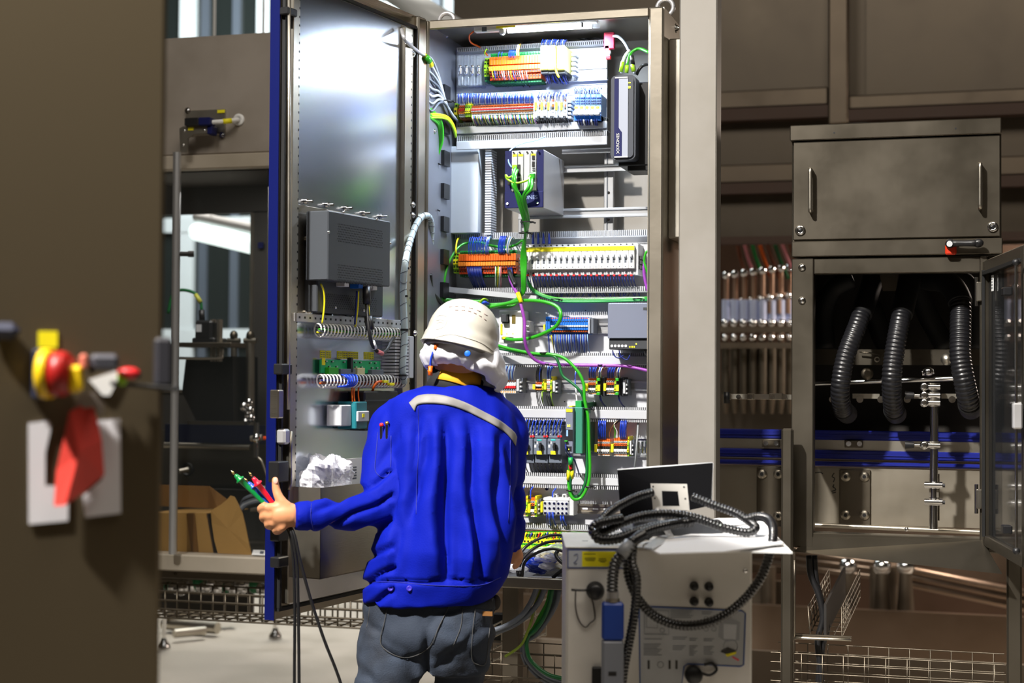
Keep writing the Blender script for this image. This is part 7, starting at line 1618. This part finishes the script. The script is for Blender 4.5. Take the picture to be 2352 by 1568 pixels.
wire_tray('wire_mesh_tray','long wire mesh tray at the bottom right under the right enclosure',at_y(1770,1530,Y-.1).x,at_y(2310,1540,Y-.1).x,Z(2040,1600,Y-.1),Z(2040,1512,Y-.1),Y-.1,Y+.1,11,5,.0021,steeld)
wire_tray('wire_mesh_tray','wire mesh tray under the switch cabinet between the jeans and the cart',at_y(1060,1530,.12).x,at_y(1560,1540,.12).x,Z(1210,1585,.12),Z(1210,1500,.12),.12,.32,8,4,.0021,steeld)
p=at_y(1172,1450,.25); m=MB(); m.bx(p.x-.028,p.x+.028,.25,.31,0,CZ0,steeld,.002); m.build('leg',cab)
p=at_y(1500,1450,.25); m=MB(); m.bx(p.x-.028,p.x+.028,.25,.31,0,CZ0,steeld,.002); m.build('leg',cab)
p=at_y(940,1450,.3); m=MB(); m.bx(.03,.09,.25,.31,0,CZ0,steeld,.002); m.build('leg',cab)
GC='cables hanging under the switch cabinet'
for i,(pts,c,r,lb) in enumerate((([(1234,1348),(1218,1385),(1196,1415),(1160,1438),(1120,1450),(1080,1456)],greyd,.0085,'upper grey cable sweeping left under the cabinet'),([(1252,1350),(1236,1385),(1205,1418),(1170,1440),(1120,1458),(1080,1466)],greyd,.0085,'lower grey cable sweeping left under the cabinet'),([(1244,1350),(1230,1385),(1222,1420),(1212,1450),(1196,1482),(1160,1508)],mat('olive_cable',(120,140,40),.4),.0045,'thin olive cable swinging left under the cabinet'),([(1268,1352),(1262,1385),(1248,1420),(1228,1448),(1212,1462),(1210,1490),(1222,1520),(1262,1550),(1320,1562)],greend,.007,'dark green cable sweeping under the cabinet'),([(1264,1352),(1256,1385),(1240,1415),(1224,1445),(1207,1462)],gcable,.006,'bright green cable short piece under the cabinet'),([(1284,1354),(1276,1388),(1255,1425),(1232,1455),(1210,1472),(1206,1500),(1222,1530),(1262,1560),(1330,1580)],greyd,.009,'rightmost grey cable under the cabinet, front strand'),([(1278,1354),(1268,1390),(1250,1420),(1226,1450),(1203,1472),(1200,1500),(1214,1530),(1250,1562),(1320,1590)],greyd,.008,'rightmost grey cable under the cabinet, rear strand'))):
    wire([(x,y,.06+.012*i) for x,y in pts],r,c,'hanging_cable',lb,'cable',GC,None,8,6)
# open wire basket left of the leg
ob=thing('wire_basket','wire basket with black blocks behind the jeans under the cabinet','wire basket',tuple(P_(1150,1500,.4)))
m=MB(); dv=Vector((.26,.5,.14)); a0=P_(1126,1440,.35); 
for k in range(4): s_p=a0+Vector((0,0,-.04*k)); m.cyl(s_p,s_p+dv*.5,.0026,steelv,n=6)
for i in range(6): s_p=a0+dv*(.1*i); m.cyl(s_p,s_p+Vector((0,0,-.13)),.0026,steelv,n=6); m.cyl(s_p+Vector((0,0,-.13)),s_p+Vector((-.1,0,-.13)),.0026,steelv,n=6)
m.build('basket_wire',ob)
for k in range(2): p=P_(1146,1425+k*38,.5); m=MB(); m.bx(p.x-.03,p.x+.02,.5,.56,p.z-.02,p.z+.02,B,.003); m.build('black_block',ob)

# ================================================================== test cart in the right foreground
CDp=3.62
c0=dp(1300,1300,CDp); c1=dp(1729,1300,CDp+.02)
cdv=Vector((c1.x-c0.x,c1.y-c0.y,0)).normalized(); ca=math.atan2(cdv.y,cdv.x)-math.radians(3)
KM=Matrix.Translation(Vector((c0.x,c0.y,0)))@Matrix.Rotation(ca,4,'Z'); KI=KM.inverted(); KN=KM.to_3x3()@Vector((0,-1,0))
def kl(px,py,off=0.): r=ray(px,py); o=KM@Vector((0,-off,0)); t=(o-CAMP).dot(KN)/r.dot(KN); return KI@(CAMP+r*t)
def kz(px,py,z): p=at_z(px,py,z); return KI@p
def kmb(): m=MB(); m.x=KM; return m
KW=kl(1728,1400).x; KT=kl(1302,1258).z; KDp=.34
cs=mat('mottled_aluminium',(222,219,214),.5,.2,.05,14,None,.10)
ct=thing('test_cart','pale aluminium test cart with papers, laptop and coiled black hose in the right foreground','cart',tuple(KM@Vector((KW/2,KDp/2,0))),ca)
m=kmb(); m.bx(0,KW,0,KDp,.12,KT,cs,.006); m.build('body',ct)
m=kmb(); kn=kz(1244+110,1225,KT); m.bx(-.002,KW+.002,-.002,KDp+.002,KT,KT+.003,cs,.001); m.build('top_plate',ct)
def kbox(m,x0,y0,x1,y1,o0,o1,mm,bv=0): a=kl(x0,y0,o1); b=kl(x1,y1,o1); m.bx(a.x,b.x,-o1,-o0,b.z,a.z,mm,bv)
# warning label
m=kmb(); kbox(m,1303,1261,1440,1306,0,.0012,mat('label_border_blue',(70,84,140),.5)); kbox(m,1306,1264,1440,1303,.0012,.002,mat('label_grey',(180,186,196),.5)); kbox(m,1337,1266,1424,1301,.002,.0028,yellow)
for (x0_,x1_,y0_) in ((1341,1368,1271),(1343,1368,1280),(1343,1368,1283),(1345,1366,1286),(1375,1392,1282),(1374,1394,1286),(1378,1390,1289)): kbox(m,x0_,y0_,x1_,y0_+1.8,.0028,.0031,mat('label_print',(120,116,20),.6))
m.tube([kl(1318,1275,.003),kl(1326,1272,.003),kl(1326,1284,.003),kl(1318,1292,.003),kl(1326,1294,.003)],.0006,mat('label_border_blue',(70,84,140),.5),5,3); m.build('warning_label',ct)
m=kmb(); kbox(m,1336,1238,1348,1243,0,.001,B) if False else m.bx(kz(1337,1241,KT+.003).x,kz(1350,1241,KT+.003).x,kz(1340,1242,KT+.003).y-.002,kz(1340,1242,KT+.003).y+.006,KT+.003,KT+.0036,B); m.build('slot',ct)
# data plate with blue border
lbp=mat('panel_blue_border',(34,72,140),.5); lbg=mat('panel_grey_foil',(176,178,180),.4,.3); ink=mat('panel_print',(96,100,106),.6)
pl=[(1474,1392),(1704,1402),(1712,1408),(1708,1526),(1700,1530),(1580,1524),(1571,1530),(1566,1572),(1470,1572),(1468,1400)]
m=kmb(); m.prism([kl(x,y,0.0) for x,y in pl],(0,-.001,0),lbg); m.tube([kl(x,y,.001) for x,y in pl+[pl[0]]],.0017,lbp,6,0); o=m.build('data_plate',ct)
m=kmb()
for (x0_,y0_,x1_,n_) in ((1540,1400,1592,5),(1482,1455,1530,1),(1480,1466,1520,1),(1478,1478,1518,3),(1478,1490,1520,4),(1545,1462,1578,2),(1545,1482,1575,3),(1583,1465,1602,2),(1583,1482,1602,6),(1616,1466,1640,2),(1616,1484,1640,5),(1612,1404,1636,2)):
    for k in range(n_): kbox(m,x0_,y0_+k*4.2,x1_-(k%3)*4,y0_+k*4.2+1.6,.001,.0016,ink)
for (x,y,r) in ((1622,1420,5),(1622,1444,5),(1640,1444,5),(1521,1447,5),(1678,1484,16),(1517,1526,7)):
    c_=kl(x,y,.0016); m.tube([c_+Vector((r*.00101*math.cos(t_),0,r*.00101*math.sin(t_))) for t_ in [2*math.pi*k/20 for k in range(21)]],.0005,ink,5,0)
for (x0_,y0_,x1_,y1_) in ((1480,1400,1536,1455),(1485,1405,1510,1440)): m.tube([kl(x,y,.0016) for x,y in ((x0_,y0_),(x1_,y0_+2),(x1_,y1_+2),(x0_,y1_),(x0_,y0_))],.0005,ink,5,0)
m.prism([kl(x,y,.0014) for x,y in ((1652,1420),(1675,1418),(1700,1428),(1698,1470),(1668,1474),(1650,1462))],(0,-.0006,0),mat('plate_drawing_grey',(150,152,156),.5)); m.prism([kl(x,y,.0014) for x,y in ((1662,1432),(1692,1434),(1690,1468),(1662,1466))],(0,-.0012,0),greyl)
m.prism([kl(x,y,.0022) for x,y in ((1654,1496),(1672,1486),(1690,1494),(1672,1504))],(0,-.0004,0),mat('plate_black_mark',(50,48,44),.6)); m.prism([kl(x,y,.0022) for x,y in ((1666,1502),(1692,1496),(1690,1502),(1670,1508))],(0,-.0004,0),yellow); m.prism([kl(x,y,.0022) for x,y in ((1682,1506),(1698,1514),(1696,1518),(1682,1510))],(0,-.0004,0),mat('plate_pink_mark',(220,90,100),.6))
for x in (1490,1538,1554): kbox(m,x-2.5,1516,x+2.5,1536,.001,.0018,mat('plate_black_mark',(50,48,44),.6))
m.build('print',o)
# knobs, caps, screw
def knob(x,y,r,L_,name='push_knob',par=ct): m=kmb(); p=kl(x,y,0.); m.lathe(p,(0,-1,0),[(r*1.1,0),(r*1.1,.004),(r*.9,.006),(r*.95,L_*.8),(r*.8,L_),(0,L_)],B,18); return m.build(name,par)
for x,y in ((1594,1345),(1628,1346),(1594,1380),(1628,1382)): knob(x,y,.0095,.022)
m=kmb(); dome(m,kl(1712,1310,0),(0,-1,0),.006); m.build('screw',ct)
m=kmb(); p=kl(1367,1355,0.); m.lathe(p,(0,-1,0),[(.021,0),(.021,.012),(.017,.016),(.017,.03),(.012,.034),(.0,.034)],B,24); m.tube([kl(1352,1355,.02),kl(1330,1355,.022),kl(1312,1354,.022)],.0028,B,8,2); m.build('socket_cap',ct)
m=kmb(); m.tube([kl(1322,1356,.02),kl(1322,1395,.006),kl(1330,1425,.004),kl(1344,1440,.004),kl(1356,1430,.004),kl(1366,1420,.004),kl(1363,1390,.006),kl(1358,1372,.02)],.0016,mat('cord_brown',(46,36,32),.6),6,6); m.build('cap_cord',ct)
m=kmb(); p=kl(1592,1548,0.); m.lathe(p,(0,-1,0),[(.020,0),(.020,.02),(.016,.026),(0,.026)],B,24); m.tube([kl(1606,1544,.015),kl(1630,1550,.012),kl(1646,1538,.008),(kl(1636,1524,.008)),kl(1618,1526,.012)],.0035,B,8,4); m.build('lower_cap',ct)
m=kmb(); kbox(m,1360,1532,1384,1580,0,.014,blackm,.003); m.build('corner_guard',ct)
# cart castors and legs
for u,v_ in ((.04,.05),(KW-.04,.05),(.04,KDp-.05),(KW-.04,KDp-.05)):
    m=kmb(); m.cyl((u-.015,v_,.05),(u+.015,v_,.05),.05,blackm,n=22); m.bx(u-.02,u+.02,v_-.01,v_+.01,.05,.125,steel); m.build('castor',ct)
# papers on top
def sheet_top(pts,z0,mm,name,lb,wob=.004):
    m=kmb(); w_=[kz(x,y,z0) for x,y in pts]; n=len(w_); c_=sum(w_,Vector())/n; c_.z+=wob
    for i,p in enumerate(w_): p.z+=wob*math.sin(i*2.1)
    v=w_+[c_]+[p-Vector((0,0,.003)) for p in w_]+[c_-Vector((0,0,.003))]
    m.add(v,[(i,(i+1)%n,n) for i in range(n)]+[(n+1+(i+1)%n,n+1+i,2*n+1) for i in range(n)]+[((i+1)%n,i,n+1+i,n+1+(i+1)%n) for i in range(n)],mm); return single(m,name,lb,'paper')
sheet_top([(1475,1252),(1512,1272),(1700,1262),(1820,1268),(1745,1192),(1650,1186),(1520,1215)],KT+.012,paper,'paper_stack','thick stack of white papers overhanging the right end of the cart')
sheet_top([(1495,1262),(1530,1240),(1640,1212),(1745,1205),(1800,1250),(1660,1262),(1515,1270)],KT+.019,mat('upper_white_paper',(236,236,238),.8),'paper_stack','upper loose white sheet on the cart under the black hose')
sheet_top([(1478,1256),(1510,1235),(1540,1222),(1524,1244),(1498,1262)],KT+.024,mat('clear_folder',(205,210,214),.25),'plastic_sleeve','clear document sleeve at the left of the papers on the cart')
# laptop seen from behind
m0=kz(1425,1215,KT+.01)
lp=thing('laptop','black laptop standing open on the cart, seen from behind its screen','laptop',tuple(KM@Vector((.2,.25,KT+.004))),ca)
LDp=CDp+.30
q=[dp(1419,1079,LDp),dp(1637,1063,LDp+.03),dp(1633,1160,LDp-.02),dp(1428,1205,LDp-.03)]
th=(q[1]-q[0]).cross(q[3]-q[0]).normalized(); th=th if th.dot(ray(1500,1100))>0 else -th
m=MB(); m.add(q+[p+th*.008 for p in q],[(0,3,2,1),(4,5,6,7),(0,1,5,4),(1,2,6,5),(2,3,7,6),(3,0,4,7)],mat('laptop_black_lid',(9,9,11),.8,spec=.05)); m.build('screen_lid',lp)
m=MB(); e=[q[0],q[1]]; m.tube([q[0]+th*.004,q[1]+th*.004],.0035,greyl,6,0); m.tube([q[1]+th*.004,q[2]+th*.004],.0030,greyl,6,0); m.build('lid_edge',lp)
m=MB(); kk=[kz(1432,1215,KT+.02),kz(1632,1190,KT+.02)]; m=kmb(); u0=kk[0].x;u1_=kk[1].x; m.bx(u0,u1_,.22,.44,KT+.006,KT+.022,greyd,.003); m.build('keyboard_base',lp)
m=kmb(); m.bx(u0+.02,u1_-.02,.16,.22,KT+.003,KT+.05,darkg,.004); m.build('hinge_cover',lp)
# perforated square bracket leaning on the laptop
bp_=thing('square_bracket','small square steel frame plate with a rounded window leaning against the laptop','bracket',tuple(KM@Vector((.25,.12,KT+.003))),ca)
BD=CDp+.17; qq=[(1494,1112),(1498,1109),(1574,1110),(1578,1113),(1584,1168),(1500,1168)]
ins=[(1520,1129),(1523,1126),(1555,1127),(1558,1130),(1561,1158),(1558,1162),(1524,1162),(1521,1158)]
m=MB(); O=[dp(x,y,BD) for x,y in ((1494,1110),(1578,1111),(1584,1172),(1500,1170))]; I=[dp(x,y,BD) for x,y in ((1520,1127),(1557,1128),(1561,1162),(1522,1162))]; t_=ray(1500,1100).normalized()*.004
vv=O+I+[p+t_ for p in O+I]
m.add(vv,[(0,4,5,1),(1,5,6,2),(2,6,7,3),(3,7,4,0),(8,9,13,12),(9,10,14,13),(10,11,15,14),(11,8,12,15),(0,1,9,8),(1,2,10,9),(2,3,11,10),(3,0,8,11),(4,12,13,5),(5,13,14,6),(6,14,15,7),(7,15,12,4)],cs); m.build('plate',bp_)
m=MB()
for x,y in ((1500,1117),(1571,1118),(1504,1144),(1574,1145)): p=dp(x,y,BD); m.cyl(p-ray(x,y)*.0006,p,.0022,B,n=10)
m.build('screw_hole',bp_)
m=MB(); m.tube([dp(1510,1168,BD),dp(1514,1185,BD-.01),KM@Vector((kz(1520,1215,KT+.004).x,.14,KT+.006))],.008,galv,8,2); m.build('stem',bp_)
# black corrugated conduits
con=mat('black_glossy_conduit',(18,18,20),.28,coat=.4)
def conduit(pts,r,lb,pitch=.0082,group='black ribbed conduits coiled on the cart'):
    P2=smooth_path([dp(*p) for p in pts],44); m=MB(); m.tube(P2,r,con,14,0,rf=lambda t,l:1+.22*(abs(math.sin(math.pi*l/pitch))-.6)); return single(m,'ribbed_conduit',lb,'conduit',group)
d0=CDp
conduit([(1500,1130,d0+.16),(1460,1142,d0+.14),(1415,1165,d0+.1),(1385,1190,d0+.05),(1370,1215,d0+.02),(1365,1222,d0)],.0098,'ribbed conduit rising from the left of the coil behind the square bracket')
conduit([(1590,1140,d0+.16),(1640,1160,d0+.14),(1690,1178,d0+.12),(1725,1200,d0+.09),(1735,1213,d0+.06),(1715,1222,d0+.05),(1665,1212,d0+.05),(1600,1190,d0+.06),(1540,1180,d0+.06),(1480,1184,d0+.05),(1430,1200,d0+.03),(1385,1222,d0+.02),(1362,1222,d0),(1372,1203,d0),(1430,1190,d0+.02)],.0102,'longest ribbed conduit crossing the top of the coil')
conduit([(1362,1220,d0-.02),(1378,1238,d0-.03),(1420,1236,d0-.03),(1470,1218,d0-.01),(1530,1205,d0+.02),(1580,1200,d0+.04)],.0115,'ribbed conduit making the left bend of the coil over the cart top')
conduit([(1590,1198,d0+.06),(1530,1207,d0-.0),(1480,1222,d0-.04),(1450,1248,d0-.07),(1442,1290,d0-.08),(1446,1330,d0-.08),(1468,1378,d0-.08),(1510,1418,d0-.08),(1570,1436,d0-.08),(1640,1425,d0-.08),(1700,1385,d0-.08),(1745,1330,d0-.08),(1768,1270,d0-.06),(1776,1225,d0-.02),(1768,1195,d0+.04),(1745,1186,d0+.08),(1715,1192,d0+.10)],.0105,'ribbed conduit hanging in the big loop over the cart front')
conduit([(1455,1246,d0-.09),(1452,1290,d0-.10),(1462,1330,d0-.10),(1458,1400,d0-.10),(1446,1470,d0-.10),(1434,1530,d0-.10),(1426,1600,d0-.09),(1420,1700,d0-.09)],.0100,'ribbed conduit dropping straight down the cart front')
conduit([(1478,1228,d0-.06),(1455,1242,d0-.10),(1440,1262,d0-.11),(1415,1290,d0-.11),(1408,1320,d0-.11),(1406,1358,d0-.11)],.0120,'short thick conduit ending in the blue probe connector')
m=MB(); m.tube([dp(1448,1246,d0-.105),dp(1426,1275,d0-.115)],.0150,mat('grey_shrink_sleeve',(128,130,134),.4),14,0); single(m,'conduit_sleeve','grey sleeve on the short thick conduit above the warning label','sleeve')
# blue hand probe
hp=thing('hand_probe','blue and grey box shaped probe hanging on the cart front below the thick conduit','probe',tuple(dp(1407,1560,d0-.1)))
PM=Matrix.Translation(dp(1407,1460,d0-.10))@Matrix.Rotation(ca,4,'Z'); zq=lambda py: (dp(1407,py,d0-.1).z-dp(1407,1460,d0-.1).z)
m=MB(); m.x=PM; m.bx(-.0245,.0245,-.018,.018,zq(1468),zq(1382),mat('probe_blue_case',(24,58,140),.4),.005); m.build('blue_case',hp)
m=MB(); m.x=PM; m.bx(-.0245,.0245,-.018,.018,zq(1720),zq(1468),mat('probe_grey_case',(120,124,134),.4),.005); m.bx(-.010,.008,-.0185,-.017,zq(1548),zq(1538),B); m.build('grey_case',hp)
m=MB(); m.x=PM; m.cyl((0,0,zq(1382)),(0,0,zq(1374)),.016,steelv); m.cyl((0,0,zq(1374)),(0,0,zq(1356)),.0135,galv,n=8); m.build('cable_gland',hp)
